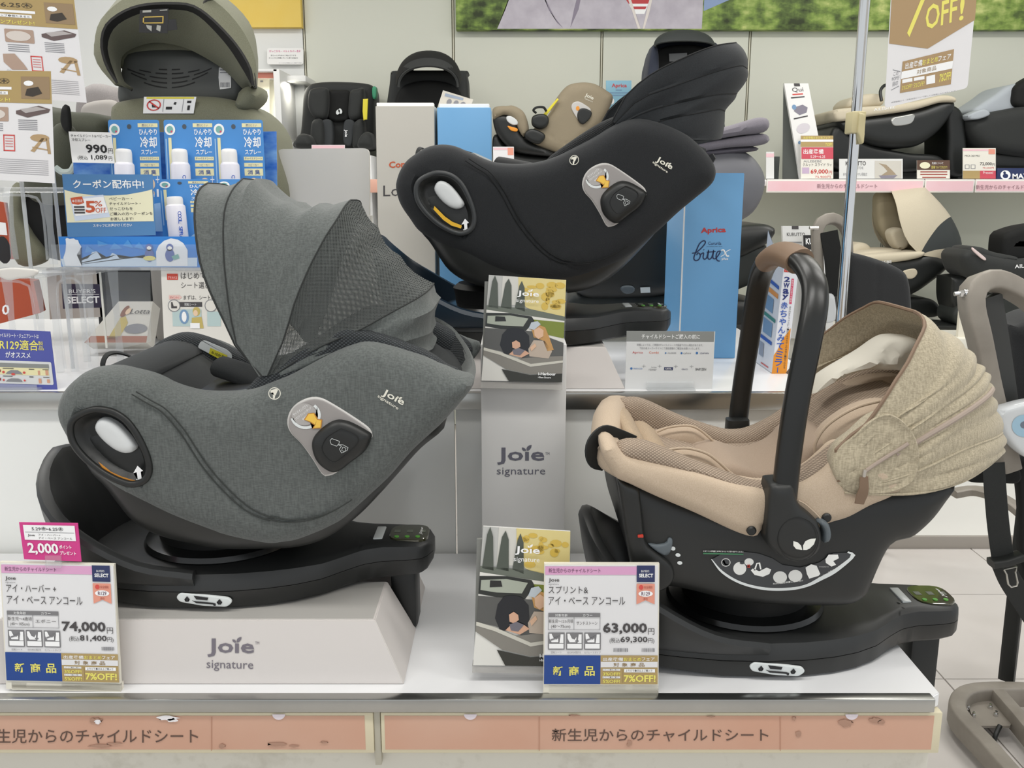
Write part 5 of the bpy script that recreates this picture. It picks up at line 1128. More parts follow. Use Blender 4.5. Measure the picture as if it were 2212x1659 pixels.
def spray_pack(label, x0, y0, x1, y1, Y, hidden_cap=False):
    pl = plane_lean((x0 + x1) / 2, y1, Y, 6)
    t = thing('spray_pack', pl.hit((x0 + x1) / 2, y1), label, 'spray pack', 'blue cooling spray packs')
    q = [(x0, y0), (x1, y0), (x1 + 12, y1), (x0 + 12, y1)]
    board('backing_card', pl, rounded(q, 5), .0012, M('spray blue', '#4c91d6', .3), t)
    c = Card(pl_off(pl, -.0002), q, t); yl = M('pale yellow'); wb = whitep
    c.A('round_seal', [[c.m(*p) for p in ell(12, 8.6, 10.5, 5.2, 20)]], 1, whitep); c.A('seal_globe', [[c.m(*p) for p in ell(12, 8.6, 6.5, 3.3, 16)]], 2, M('seal green', '#7fb6b0', .5)); c.A('seal_heart', [[c.m(*p) for p in ell(15, 10.4, 2, 1, 8)]], 3, M('pill pink'))
    c.A('hang_hole', [[c.m(*p) for p in ell(41, 6, 4.4, 2.2, 14)]], 1, M('hole dark', '#4b5560', .6))
    c.B('yellow_pill', 58, 3, 97, 6.6, 1, yl); c.T('燃えにくい', 66, 3.6, 88, 6, 2, bluep)
    c.T('ひんやり', 60, 8, 95, 13.5, 1, wb, .02); c.T('冷却', 61, 15, 94, 25, 1, wb, .02); c.T('スプレー', 62, 26.5, 94, 31, 1, wb, .015)
    c.B('yellow_pill', 59, 33, 97, 36.2, 1, yl); c.T('チャイルドシート', 61, 33.6, 95, 35.6, 2, bluep); c.B('yellow_pill', 59, 38.6, 96, 42, 1, yl); c.T('ベビーカー', 67, 39.3, 88, 41.4, 2, bluep); c.B('yellow_pill', 59, 43.6, 96, 50, 1, yl); c.T('消 臭', 65, 44.6, 90, 49, 2, bluep, .01)
    c.B('yellow_bar', 8, 16, 14, 62, 1, yl); c.B('side_text', 2.2, 17, 4.6, 70, 1, M('pale blue', '#9cc4ea', .5))
    c.A('baby_face', [[c.m(*p) for p in ell(77, 57.5, 9.5, 5.6, 18)], [c.m(*p) for p in ell(77, 66, 8, 4, 14)]], 1, M('skin print', '#efcfae', .5)); c.A('baby_eyes', [[c.m(*p) for p in ell(74, 57, .9, .6, 6)], [c.m(*p) for p in ell(80, 57, .9, .6, 6)]], 2, ink)
    c.B('baby_nappy', 70, 66.5, 84, 69, 2, whitep); c.B('little_bottle', 89, 62, 93, 69, 1, whitep); c.A('snow_mark', [c.R(91.5, 50.5, 92.5, 56.5), c.R(88, 53, 96, 54)], 1, whitep)
    c.A('pale_wave', [c.q((52, 88), (66, 80), (84, 75), (100, 74), (100, 100), (52, 100))], 1, M('pale blue'))
    # the can in its blister
    ctr = c.m(36, 50); base = pl.hit(*c.m(38, 99)); cx = base.x; r = (pl.hit(*c.m(57, 60)) - pl.hit(*c.m(19, 60))).length / 2 * .97
    zt_ = pl.hit(*c.m(34, 27)).z; zs = pl.hit(*c.m(34, 40)).z; zb_ = base.z; yy = base.y - r - .002
    ax = pl.hit(*c.m(36, 27)); ax.y = pl.hit(*c.m(36, 27)).y - r - .002; bx_ = Vector((cx, yy, zb_))
    A_ = (ax - bx_); L_ = A_.length
    lathe('spray_can', [(r * .9, 0), (r, .004), (r, L_ * .80), (r * .97, L_ * .815), (r * .86, L_ * .835)], bx_, A_, M('can white', '#e6e4ec', .3), t, 28)
    lathe('can_cap', [(r * .82, L_ * .836), (r * .83, L_ * .95), (r * .78, L_ * .99), (r * .7, L_), (.0001, L_)], bx_, A_, M('cap white', '#ecebea', .35), t, 28)
    cp = Pl(pl.p - Vector((0, 2 * r + .0035, 0)), pl.n)
    for i, ch in enumerate('COOL SPRAY'[:9]):
        if ch == ' ': continue
        yA = c.m(36, 51 + i * 4.6); txt(cp, [(ch, (yA[0] - 4 , yA[1] - 4), (yA[0] - 4, yA[1] + 3.6), (yA[0] + 4, yA[1] - 4), .02)], 0, M('box blue'), t)
    return t
for i, (x, nm) in enumerate(((233, 'leftmost blue cooling spray pack of the upper three, beside the 990 price card'), (353, 'blue cooling spray pack in the middle of the upper three'), (459, 'rightmost blue cooling spray pack of the upper three'))):
    spray_pack(nm, x, 259, x + 106 + (2 if i else 4), 500, 2.135)
spray_pack('blue cooling spray pack in front, beside the coupon card', 342, 387, 452, 640 - 110, 2.055)
spray_pack('blue cooling spray pack in front, mostly hidden by the grey hood', 470, 387, 580, 640 - 110, 2.055)
# blue backing board
t = thing('backing_board', P(380, 500, 2.2), 'blue underwater patterned board behind the spray packs', 'board')
board('board_panel', plane_lean(380, 520, 2.175, 4), [(158, 345), (230, 345), (230, 286), (597, 284), (600, 520), (165, 530)], .002, M('water print', '#2a6fd0', .3, kind='water', col2='#7fb4ea', scale=1.4), t)
t, c = sign_card('price_card', 'white price card reading 990 beside the spray packs', 'price card', plane_lean(190, 355, 2.12, 8), [(148, 284), (240, 286), (248, 353), (156, 351)], .001, paper)
c.T('チャイルドシート&ベビーカー', 4, 8, 98, 18, 1, inkb); c.T('冷却スプレー', 5, 21, 49, 31, 1, inkb); c.T('990', 36, 40, 86, 68, 1, inkb, .03); c.T('円', 88, 52, 99, 68, 1, inkb); c.T('(税込', 14, 77, 38, 92, 1, inkb); c.T('1,089', 46, 74, 84, 91, 1, inkb, .02); c.T('円', 87, 78, 95, 91, 1, inkb)
t, c = sign_card('coupon_sign', 'blue and cream coupon sign reading 5% OFF in a clear stand', 'sign', plane_lean(235, 505, 1.99, 8), [(134, 376), (329, 377), (336, 508), (146, 512)], .002, M('coupon blue', '#4e82b6', .35))
c.A('cream_field', [c.q((1, 25), (15, 30.5), (35, 34), (52, 34.5), (70, 33), (88, 28.5), (99, 24.5), (99, 77), (1, 77))], 1, M('coupon cream', '#ece8c8', .5))
c.T('クーポン配布中!', 11, 9, 90, 23, 1, whitep, .015)
for i, (s_, w) in enumerate((('ベビーカー・', 76), ('チャイルドシート・', 85), ('だっこひもを', 76), ('ご購入の方へクーポンを', 98), ('お渡しします!', 76))): c.T(s_, 50, 37 + i * 8.2, w, 42 + i * 8.2, 2, ink, .008)
c.T('スタッフにお声かけください', 30, 80, 74, 85, 1, whitep, .01)
c.A('coupon_ticket', [c.q((6, 38), (44, 33), (50, 69), (10, 75))], 2, M('ticket', '#d5dff0', .5)); c.A('ticket_inner', [c.q((8, 41), (44, 36), (48, 62), (11, 67))], 3, whitep)
c.A('ticket_flag', [c.q((7, 38), (20, 35.5), (22, 46), (15, 49), (8, 47))], 4, M('flag orange', '#cc5a34', .5)); c.T('本日限定', 8.5, 40.5, 20.5, 45, 5, whitep)
c.T('5', 23, 43, 34, 62, 4, M('flag orange'), .03); c.T('%', 33, 43, 42, 52, 4, M('flag orange'), .01); c.T('OFF', 34, 54, 46, 62, 4, M('flag orange'), .01)
c.A('ticket_bars', [c.R(10, 51, 22, 54), c.R(10, 55.5, 22, 58.5), c.R(10, 60, 22, 63)], 4, ink)
# tray
tz_ = P(280, 584, 1.985).z
t = thing('display_tray', P(300, 584, 2.05), 'clear tray with polar bear and penguin ice print holding the spray packs', 'tray')
xl, xr2 = P(117, 584, 1.985).x, P(560, 584, 1.985).x
box('tray_base', xl, xr2, 1.985, 2.20, tz_, tz_ + .004, clear, t, bev=.0005)
box('tray_lip', xl, xr2, 1.982, 1.985, tz_, P(200, 528, 1.985).z, clearer, t, bev=.0005)
ptt = Pl((0, 1.9900, 0), (0, -1, 0))
o = board('print_strip', ptt, [(126, 511), (500, 511), (505, 578), (133, 576)], .001, M('ice blue', '#2f86dc', .35), t)
c = Card(pl_off(ptt, -.0002), [(126, 511), (426, 511), (426, 576), (133, 576)], t)
c.A('ice_ground', [c.q((0, 74), (20, 72), (22, 62), (24, 46), (27, 50), (30, 72), (35, 72), (38, 54), (41, 60), (43, 72), (55, 70), (60, 72), (64, 60), (66, 70), (70, 72), (100, 70), (100, 100), (1, 100))], 1, M('ice pale', '#cfe0f2', .5))
c.A('igloo', [[c.m(*p) for p in [(70, 98), (70, 50), (72, 30), (76, 14), (81, 6), (86, 10), (90, 22), (93, 45), (93, 98)]]], 2, M('ice white', '#eef2f8', .5))
c.A('polar_bear', [c.q((3, 98), (2, 70), (4, 50), (5, 25), (5, 8), (6, 4), (8, 8), (11, 6), (12, 10), (14, 12), (14.5, 22), (16, 34), (14, 48), (12, 60), (14, 80), (15, 98))], 3, M('ice white'))
for ox in (65, 80):
    c.A('penguin_body', [[c.m(*p) for p in ell(ox, 62, 3.4, 22, 16)], [c.m(*p) for p in ell(ox, 36, 2.6, 12, 14)]], 4, M('penguin blue', '#5b6fb2', .5)); c.A('penguin_face', [[c.m(*p) for p in ell(ox, 38, 1.7, 6, 10)]], 5, whitep)
c.A('penguin_ring', [[c.m(*p) for p in ell(65, 72, 4.6, 8, 14)]], 5, M('ring yellow', '#e9e08a', .5)); c.A('ice_facets', [c.q((40, 20), (46, 40), (36, 44)), c.q((50, 10), (54, 40), (46, 30)), c.q((58, 18), (62, 44), (54, 36)), c.q((20, 30), (26, 50), (18, 54)), c.q((28, 12), (36, 26), (28, 34))], 2, M('facet blue', '#4f9be2', .5))
c.A('penguin_towel', [c.q((81, 66), (86, 58), (87, 72), (83, 78))], 5, M('seal green'))

def acrylic_riser(label, xl, xr, y0, y1, zb_, zt_, legr=.011):
    t = thing('acrylic_riser', ((xl + xr) / 2, (y0 + y1) / 2, zb_), label, 'display riser')
    box('top_slab', xl, xr, y0, y1, zt_ - .012, zt_, clear, t, bev=.005, seg=3)
    for x in (xl + .014, xr - .014):
        for y in (y0 + .014, y1 - .014): tube('leg', [(x, y, zb_ + .0005), (x, y, (zb_ + zt_) / 2), (x, y, zt_ - .012)], [.009, .0065, .012], M('acrylic leg', '#e2e6e8', .1, alpha=.2), t, seg=12, smooth_path=False)
    if zt_ - zb_ > .1:
        x0_, x1_ = xl + .014, xr - .014; z0_, z1_ = zb_ + .01, zt_ - .02
        tube('arch_rib', [(x0_ + .012, y0 + .012, z0_), (x0_ + .012, y0 + .012, z1_ - .03), (x0_ + .03, y0 + .012, z1_), (x1_ - .03, y0 + .012, z1_), (x1_ - .012, y0 + .012, z1_ - .03), (x1_ - .012, y0 + .012, z0_)], .003, M('acrylic leg'), t, seg=8)
    return t
ry = 1.90
acrylic_riser('clear acrylic riser standing behind the purple sign, tape on its top', P(-60, 700, ry).x, P(103, 700, ry).x, 1.885, 2.04, RZ, P(60, 590, 1.885).z)
acrylic_riser('clear acrylic riser stacked on top of the others at the far left', P(-60, 560, 2.0).x, P(127, 560, 2.0).x, 1.99, 2.16, P(60, 572, 1.99).z, P(60, 404, 1.99).z)
acrylic_riser('clear acrylic riser under the polar bear tray', P(100, 700, 2.0).x, P(205, 700, 2.0).x, 2.0, 2.16, RZ, tz_ - .0005)
acrylic_riser('clear acrylic riser under the right end of the spray tray', P(440, 700, 2.0).x, P(545, 700, 2.0).x, 2.0, 2.16, RZ, tz_ - .0005)
t = thing('tape_strip', P(45, 590, 1.89), 'crumpled white tape over the front riser top', 'tape')
pillow('tape', XZ([(0, 583), (30, 577), (60, 578), (92, 582), (88, 592), (70, 598), (50, 600), (30, 604), (10, 596)], 1.9), 1.879, .003, .006, 1.884, M('white tape', '#dcd8d2', .4), t, h=.008)
# orange box, buyers board
t, c = sign_card('orange_box', 'red orange box behind the clear risers, lower left', 'box', plane_lean(40, 700, 2.35, 0, 14), [(-60, 590), (72, 608), (87, 676), (-60, 715)], .06, M('burnt orange', '#b04a28', .45))
c.T('0', 45, 62, 56, 84, 1, whitep, .02)
t, c = sign_card('orange_card', 'red orange card with seat picture behind the top riser, upper left', 'card', plane_lean(0, 560, 2.45, 0), [(-60, 425), (12, 438), (30, 560), (-60, 560)], .01, M('burnt orange'))
c.A('card_picture', [[c.m(*p) for p in ell(78, 84, 18, 24, 14)]], 1, inkb); c.B('white_patch', 70, 36, 92, 58, 1, whitep)
t, c = sign_card('logo_board', 'pale board with a dark navy lettered block behind the risers', 'board', plane_lean(165, 700, 2.5, 0), [(100, 580), (226, 584), (232, 684), (108, 690)], .01, M('board stone', '#b9b1a8', .5))
c.B('navy_block', 24, 30, 94, 80, 1, M('plum navy', '#2b2440', .5)); c.T("BUYER'S", 36, 41, 82, 49, 2, whitep); c.B('rule', 32, 51, 88, 52, 2, whitep); c.T('SELECT', 31, 56, 88, 70, 2, whitep, .03)
# leaflet pyramid and clear stand
t, c = sign_card('leaflet_stand', 'small sloping leaflet block with a woman and cradle picture', 'leaflet stand', plane_lean(275, 740, 2.22, 28), [(256, 651), (330, 651), (316, 740), (182, 740)], .05, M('leaflet cream', '#dcd8ce', .4))
c.A('art_floor', [c.q((2, 84), (100, 84), (100, 100), (0, 100))], 1, M('art brick', '#a86a52', .5)); c.A('art_woman', [c.q((34, 40), (44, 36), (56, 52), (52, 98), (34, 98))], 1, M('art mustard', '#c9b568', .5)); c.A('art_hair', [[c.m(*p) for p in ell(36, 24, 8, 14, 14)]], 2, M('art brown', '#8a5a44', .5)); c.A('art_face', [[c.m(*p) for p in ell(44, 24, 6, 8, 12)]], 3, M('skin print')); c.A('art_cradle', [[c.m(*p) for p in ell(76, 66, 22, 12, 16)]], 2, grey1)
c.T('Lotta', 50, 18, 96, 30, 3, ink)
t = thing('clear_stand', P(280, 750, 2.12), 'empty clear acrylic sign stand in front of the leaflet block', 'sign stand')
board('front_plate', plane_lean(280, 770, 2.05, -6), [(213, 588), (324, 588), (326, 738), (230, 760)], .002, clearer, t); board('edge_strip', plane_lean(280, 770, 2.049, -6), [(213, 588), (217, 588), (232, 752), (228, 752)], .003, M('acrylic edge', '#e6e4da', .2), t)
t, c = sign_card('information_card', 'white seat choosing guide card behind the grey seat', 'card', plane_lean(420, 780, 1.98, 5), [(347, 573), (560, 573), (560, 800), (357, 800)], .003, M('guide paper', '#e6e2da', .4))
c.A('red_flag', [c.R(6, 8, 17, 14)], 1, M('flag red', '#cf4a38', .5)); c.T('アドバイス', 7, 10.5, 16, 13, 2, whitep); c.T('はじめての', 20, 7, 52, 13, 1, ink); c.T('シート選び', 20, 16, 50, 22, 1, ink)
c.A('point_flag', [c.q((7, 28.5), (18, 28.5), (20.5, 30.5), (18, 32.5), (7, 32.5))], 1, M('pale pink', '#e8c4bc', .5)); c.T('ポイント1', 8, 29.5, 17, 31.8, 2, redc); c.T('まずは、シートの', 22, 28.5, 54, 32.8, 1, ink)
c.A('caption_bar', [c.R(17, 35, 41, 39.5)], 1, ink); c.T('回転シート', 23, 36, 35, 38.6, 2, whitep); c.A('icon_ring', [[c.m(*p) for p in ell(12, 38.5, 6.4, 6, 20)], [c.m(*p) for p in ell(50, 38.5, 6.4, 6, 20)]], 2, grey1); c.A('icon_face', [[c.m(*p) for p in ell(12, 38.5, 5.6, 5.2, 20)], [c.m(*p) for p in ell(50, 38.5, 5.6, 5.2, 20)]], 3, M('guide paper'))
c.A('icon_seat', [c.q((9, 35), (10.5, 35), (11.5, 39), (15, 39), (15, 41), (9, 41))], 4, ink)
c.A('tint_panel', [c.R(10, 42, 40, 58), c.R(46, 44, 60, 58)], 1, M('pale teal', '#bcd0cf', .5)); c.A('art_seat', [[c.m(*p) for p in ell(22, 49, 5, 7, 14)]], 2, M('figure blue')); c.A('art_seat_inner', [[c.m(*p) for p in ell(22, 49, 2.6, 5, 12)]], 3, whitep)
c.A('art_woman', [[c.m(*p) for p in ell(35, 44, 4, 4.4, 12)], c.q((30, 50), (40, 49), (42, 60), (29, 60))], 2, M('art mustard')); c.A('art_face', [[c.m(*p) for p in ell(34, 45.6, 2.5, 3, 10)]], 3, M('skin print')); c.A('caption_box', [c.R(28, 55, 38, 60)], 4, whitep)
# ================================================================== wall pictures and signs
YWF = 5.17
wallp = Pl((0, YWF, 0), (0, -1, 0))
t = thing('wall_poster', P(1600, 62, YWF), 'long wall poster of grass with a child in a grey shirt, along the top', 'poster')
q = [(985, -330), (2700, -330), (2700, 66), (985, 63)]
zb_ = P(1300, 64, YWF - .03).z; x0_, x1_ = P(985, 60, YWF - .03).x, 3.5
box('print_panel', x0_, x1_, YWF - .03, YW - .001, zb_, 2.95, M('grass print', '#7f9a3c', .5, kind='grass', scale=1.0), t, bev=.001)
pw = Pl((0, YWF - .0305, 0), (0, -1, 0))
prt('shirt_print', pw, [[(1074, 62), (1092, 20), (1120, -60), (1522, -60), (1516, 62)]], 1, M('shirt print', '#c9c3cc', .6, kind='soft', col2='#b4adb8', scale=3), t)
prt('stripe_field', pw, [[(1345, -40), (1412, -40), (1400, 10), (1392, 30), (1370, 30), (1360, 12)]], 2, whitep, t)
prt('red_stripe', pw, [[(1350, -4), (1404, -4), (1400, 8), (1358, 8)], [(1364, 14), (1397, 14), (1394, 20), (1368, 20)]], 3, M('stripe red', '#c23b3f', .5), t)
prt('zip_edge', pw, [[(1344, -40), (1350, -40), (1376, 40), (1384, 62), (1378, 62)], [(1412, -40), (1418, -40), (1402, 30), (1392, 62), (1388, 62)]], 4, M('zip cream', '#e5dcd6', .5), t)
prt('fold_shade', pw, [[(1160, -40), (1166, -40), (1186, 22), (1216, 60), (1204, 50)], [(1255, -40), (1262, -40), (1250, 20), (1232, 60), (1240, 20)]], 2, M('fold print', '#8d8494', .6), t)
prt('blue_sleeve', pw, [[(1520, 24), (1575, 0), (1602, -20), (1620, -60), (1524, -60)]], 2, M('sleeve print', '#8fa3c8', .6), t)
t = thing('wall_poster', P(560, 58, YWF), 'plain yellow wall banner above the white sign', 'poster')
box('banner', P(460, 58, YWF).x, P(653, 58, YWF).x, YWF - .02, YW - .001, P(600, 60, YWF).z, 2.95, M('banner yellow', '#efcb5c', .6, kind='soft', col2='#f2d474'), t, bev=.002)
t, c = sign_card('wall_sign', 'small white wall sign with pink heading beside the olive hood', 'sign', Pl((0, YWF, 0), (0, -1, 0)), [(577, 104), (655, 104), (655, 139), (577, 139)], .012, paper, r=5)
c.T('だっこひも・ベルトカバー各種', 6, 12, 94, 26, 1, hotp, .01); c.T('赤ちゃんがなめたり噛んだりする', 10, 40, 80, 50, 1, ink); c.T('だっこひもの清潔にキレイに保つお役立ち', 5, 55, 85, 65, 1, ink); c.T('だっこひもの特性により交換する場合', 33, 88, 96, 95, 1, grey1)
# lit display niche with frame (left of the upright seat)
t = thing('display_case', P(570, 340, 4.8), 'white framed display case with posters between the olive hood and the upright seat', 'display case')
wp = M('white post', '#e4e4e2', .4)
xa_, xb_ = P(470, 200, 4.85).x, P(606, 200, 4.85).x
zt3, zb3 = P(580, 152, 4.85).z, P(580, 400, 4.85).z
box('frame_post', xb_ - .02, xb_ + .012, 4.8, 5.19, zb3, zt3, wp, t); box('frame_top', xa_, xb_, 4.8, 5.19, zt3 - .012, zt3, wp, t)
box('back_panel', xa_, xb_, 5.16, 5.18, zb3, zt3, M('case back', '#eceadb', .5), t); box('red_header', xa_, xb_ - .025, 4.83, 4.84, zt3 - .04, zt3 - .014, M('case red', '#dc8c78', .5), t)
box('case_base', xa_, xb_ + .01, 4.8, 5.19, zb3 - .75, zb3, wp, t)
ar = area('case_lamp', (xa_ + .25, 4.95, zt3 - .05), .3, .1, 2.2, (1, .97, .85))
t, c = sign_card('case_poster', 'cream poster with grey lettering inside the framed case', 'poster', plane_lean(560, 260, 5.1, 0), [(520, 160), (582, 160), (582, 258), (520, 258)], .004, M('poster cream', '#e9e5d2', .5))
c.T('g mamakids', 38, 44, 92, 49, 1, grey1); c.B('dark_mark', 68, 14, 78, 18, 1, grey1)
t, c = sign_card('case_card', 'small pale blue card inside the framed case', 'card', plane_lean(560, 260, 4.95, 0), [(540, 234), (573, 234), (573, 256), (542, 256)], .004, M('card pale blue', '#cfe0e8', .5))
t, c = sign_card('case_box', 'orange brown picture box at the bottom of the framed case', 'box', plane_lean(590, 320, 4.9, 0), [(573, 258), (603, 258), (604, 318), (575, 318)], .03, M('box brown', '#b98f74', .5))
c.A('art_face', [[c.m(*p) for p in ell(50, 60, 36, 30, 14)]], 1, M('skin print')); c.B('art_band', 20, 78, 80, 90, 2, M('art plum', '#6a3c3c', .5))
t = thing('wall_cabinet', P(640, 320, 5.0), 'white open wall niche left of the upright black seat', 'cabinet')
box('cabinet_top', P(608, 165, 4.95).x, P(660, 165, 4.95).x, 4.95, 5.19, P(630, 176, 4.95).z, P(630, 163, 4.95).z, wp, t); box('cabinet_back', P(608, 165, 5.1).x, P(655, 165, 5.1).x, 5.12, 5.19, P(630, 330, 5).z, P(630, 170, 5).z, M('niche grey', '#c9cbcc', .5), t)
box('cabinet_base', P(608, 165, 4.95).x, P(655, 165, 4.95).x, 4.95, 5.19, P(630, 330, 4.95).z - .8, P(630, 308, 4.95).z, wp, t)

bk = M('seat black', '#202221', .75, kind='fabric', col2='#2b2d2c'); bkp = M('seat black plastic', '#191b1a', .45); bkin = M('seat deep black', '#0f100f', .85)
# ---- upright black seat on the back shelf
Yb = 4.85
t = thing('child_car_seat', P(720, 400, Yb + .2), 'upright black child car seat facing forward above the pale board', 'car seat')
box('shelf_stub', P(640, 1, 4.8).x, P(800, 1, 4.8).x, 4.66, 5.15, P(1, 330, 4.8).z - .85, P(1, 336, 4.7).z, wp, t)
pil('shell', [(636, 318), (640, 298), (648, 288), (652, 250), (655, 205), (664, 186), (684, 178), (730, 176), (790, 180), (806, 192), (808, 240), (806, 300), (800, 322), (720, 324)], Yb + .05, .25, bk, t, R=.04, T=.04)
pil('headrest_wing', [(666, 202), (672, 192), (695, 188), (708, 196), (708, 240), (700, 256), (682, 256), (670, 244), (664, 224)], Yb - .03, .10, bk, t, R=.03, T=.03, h=.008)
pil('headrest_wing', [(757, 196), (772, 191), (785, 192), (784, 240), (778, 255), (762, 260), (752, 250), (753, 215)], Yb - .03, .10, bk, t, R=.03, T=.03, h=.008)
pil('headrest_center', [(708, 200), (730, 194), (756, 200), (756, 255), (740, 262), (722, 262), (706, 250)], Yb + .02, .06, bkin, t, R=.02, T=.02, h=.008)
pil('side_bolster', [(674, 262), (690, 256), (698, 268), (700, 300), (694, 318), (672, 318), (670, 290)], Yb - .05, .12, bk, t, R=.03, T=.03, h=.008)
pil('side_bolster', [(764, 266), (780, 256), (786, 270), (785, 316), (762, 318), (762, 290)], Yb - .05, .12, bk, t, R=.03, T=.03, h=.008)
pil('arm_bolster', [(636, 318), (640, 296), (652, 288), (668, 294), (674, 318)], Yb - .16, .2, bk, t, R=.04, T=.04, h=.01)
pil('arm_bolster', [(772, 318), (776, 296), (790, 284), (800, 290), (804, 318)], Yb - .16, .2, bk, t, R=.04, T=.04, h=.01)
pil('shoulder_strap_pad', [(694, 264), (716, 262), (718, 310), (698, 316)], Yb - .02, .05, M('pad grey', '#35383a', .8), t, R=.012, T=.012, h=.008)
pil('shoulder_strap_pad', [(744, 262), (766, 264), (760, 312), (742, 308)], Yb - .02, .05, M('pad grey'), t, R=.012, T=.012, h=.008)
pil('yellow_tag', [(784, 214), (795, 213), (793, 258), (785, 260), (783, 240)], Yb - .06, .01, M('tag yellow', '#e0d23a', .5), t, R=.004, T=.003, h=.006, corner=True)
pil('green_side_guard', [(804, 190), (812, 188), (812, 210), (805, 212)], Yb + .06, .06, M('guard green', '#3f9a72', .5), t, R=.004, T=.004, h=.006)
pz = Pl((0, Yb - .008, 0), (0, -1, 0))
prt('leaf_mark', Pl((0, Yb + .006, 0), (0, -1, 0)), [ell(730, 242, 4, 6, 12, 20), ell(735, 240, 4, 6, 12, -20)], 0, whitel, t)
txt(Pl((0, Yb - .024, 0), (0, -1, 0)), [('Joie', (743, 280), (743, 296), (751, 280), .02)], 0, whitep, t)

# ---- black hooded seat behind the boxes
Yb = 4.75
t = thing('child_car_seat', P(925, 400, Yb + .2), 'black hooded child car seat facing forward behind the cream and blue boxes', 'car seat')
HBk = [[(848, 215), (852, 172), (860, 140), (880, 122), (925, 110)], [(846, 220), (852, 165), (868, 128), (895, 112), (925, 108)]]
def arch(cx, zc, rx, rz, Y, k=28, e=2.2):   # arch of points in the x-z plane (px units at Y)
    return [P(cx - rx * math.copysign(abs(math.cos(a)) ** (2 / e), math.cos(a)), zc - rz * abs(math.sin(a)) ** (2 / e), Y) for a in np.linspace(0, math.pi, k)]
def front_hood(parent, specs, mat, th=.006):
    G = np.array([[tuple(p) for p in arch(cx, zc, rx, rz, Y)] for cx, zc, rx, rz, Y in specs])
    return sheet('hood_panel', G, mat, parent, th=th)
pil('shell', [(842, 330), (842, 170), (848, 158), (856, 152), (1000, 152), (1008, 160), (1012, 200), (1010, 330)], Yb + .02, .2, bk, t, R=.03, T=.03, h=.014)
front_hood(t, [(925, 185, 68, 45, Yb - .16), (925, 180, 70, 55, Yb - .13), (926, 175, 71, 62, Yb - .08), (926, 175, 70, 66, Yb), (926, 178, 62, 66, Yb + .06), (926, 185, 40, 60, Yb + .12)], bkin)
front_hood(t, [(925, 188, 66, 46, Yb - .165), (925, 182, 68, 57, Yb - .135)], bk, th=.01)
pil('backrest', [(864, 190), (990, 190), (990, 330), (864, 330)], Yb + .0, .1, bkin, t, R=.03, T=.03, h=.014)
box('shelf_stub', P(840, 1, 4.75).x, P(1012, 1, 4.75).x, 4.7, 5.1, P(1, 400, 4.7).z - .7, P(1, 330, 4.75).z, wp, t)

# ---- taupe seat, side on, on the wall shelf
Yb = 4.62
taup = M('taupe cloth', '#8c806a', .8, kind='fabric', col2='#978b75')
t = thing('child_car_seat', P(1190, 386, Yb + .2), 'taupe child car seat side on, on the wall shelf', 'car seat')
pil('side_panel', [(1192, 236), (1200, 215), (1225, 185), (1255, 177), (1285, 180), (1312, 195), (1325, 208), (1318, 232), (1296, 268), (1270, 292), (1240, 320), (1215, 332), (1160, 316), (1140, 302), (1150, 280), (1170, 265)], Yb, .4, taup, t, R=.05, T=.045, seams=[[(1185, 290), (1205, 306), (1240, 312)], [(1206, 240), (1225, 205), (1250, 188)]])
pil('nose_panel', [(1064, 236), (1075, 229), (1095, 228), (1110, 228), (1130, 240), (1140, 262), (1142, 282), (1132, 296), (1120, 280), (1110, 258), (1092, 248), (1075, 254), (1066, 258)], Yb - .01, .4, taup, t, R=.03, T=.03)
pil('plastic_shell', [(1066, 250), (1084, 246), (1100, 250), (1118, 268), (1126, 290), (1150, 308), (1190, 326), (1210, 338), (1150, 334), (1110, 326), (1084, 304), (1068, 276)], Yb + .005, .38, bkp, t, R=.03, T=.03)
pil('round_window', [(1094, 252), (1104, 251), (1118, 260), (1120, 268), (1108, 270), (1096, 262)], Yb - .004, .02, M('pale window', '#c9cac8', .35), t, R=.006, T=.005, h=.006)
pil('orange_label', [(1096, 272), (1106, 274), (1118, 278), (1116, 284), (1104, 282)], Yb - .003, .01, M('orange print'), t, R=.003, T=.003, h=.006)
pil('hinge_cover', [(1150, 252), (1165, 246), (1180, 248), (1186, 260), (1180, 274), (1165, 278), (1150, 270)], Yb - .03, .06, bkp, t, R=.015, T=.015, h=.008)
pil('hinge_cover', [(1136, 284), (1150, 278), (1172, 286), (1178, 296), (1166, 310), (1146, 306), (1134, 296)], Yb - .03, .06, bkp, t, R=.015, T=.015, h=.008)
tube('belt_guide', [P(1158, 244, Yb - .03), P(1152, 238, Yb - .04), P(1160, 232, Yb - .04), P(1174, 232, Yb - .03), P(1180, 240, Yb - .02)], .006, bkp, t, seg=8)
pil('yellow_edge', [(1174, 246), (1204, 212), (1207, 215), (1180, 250)], Yb - .012, .01, M('tag yellow'), t, R=.003, T=.003, h=.006, corner=True)
pil('pod_plate', [(1234, 232), (1238, 222), (1250, 219), (1264, 226), (1276, 236), (1274, 248), (1262, 264), (1252, 262), (1240, 246)], Yb - .006, .02, M('plate rim'), t, R=.004, T=.004, h=.006)
pil('impact_pod', [(1247, 248), (1252, 236), (1264, 234), (1278, 242), (1274, 256), (1260, 268), (1250, 262)], Yb - .014, .02, bkp, t, R=.006, T=.006, h=.006)
prt('orange_dot', Pl((0, Yb - .0065, 0), (0, -1, 0)), [ell(1248, 234, 4, 5, 12)], 1, M('orange print'), t)
txt(Pl((0, Yb - .001, 0), (0, -1, 0)), [('Joie', (1262, 210), (1280, 218), (1266, 201), .02), ('signature', (1262, 214), (1279, 222), (1264, 211), 0)], 1, M('cream print'), t)
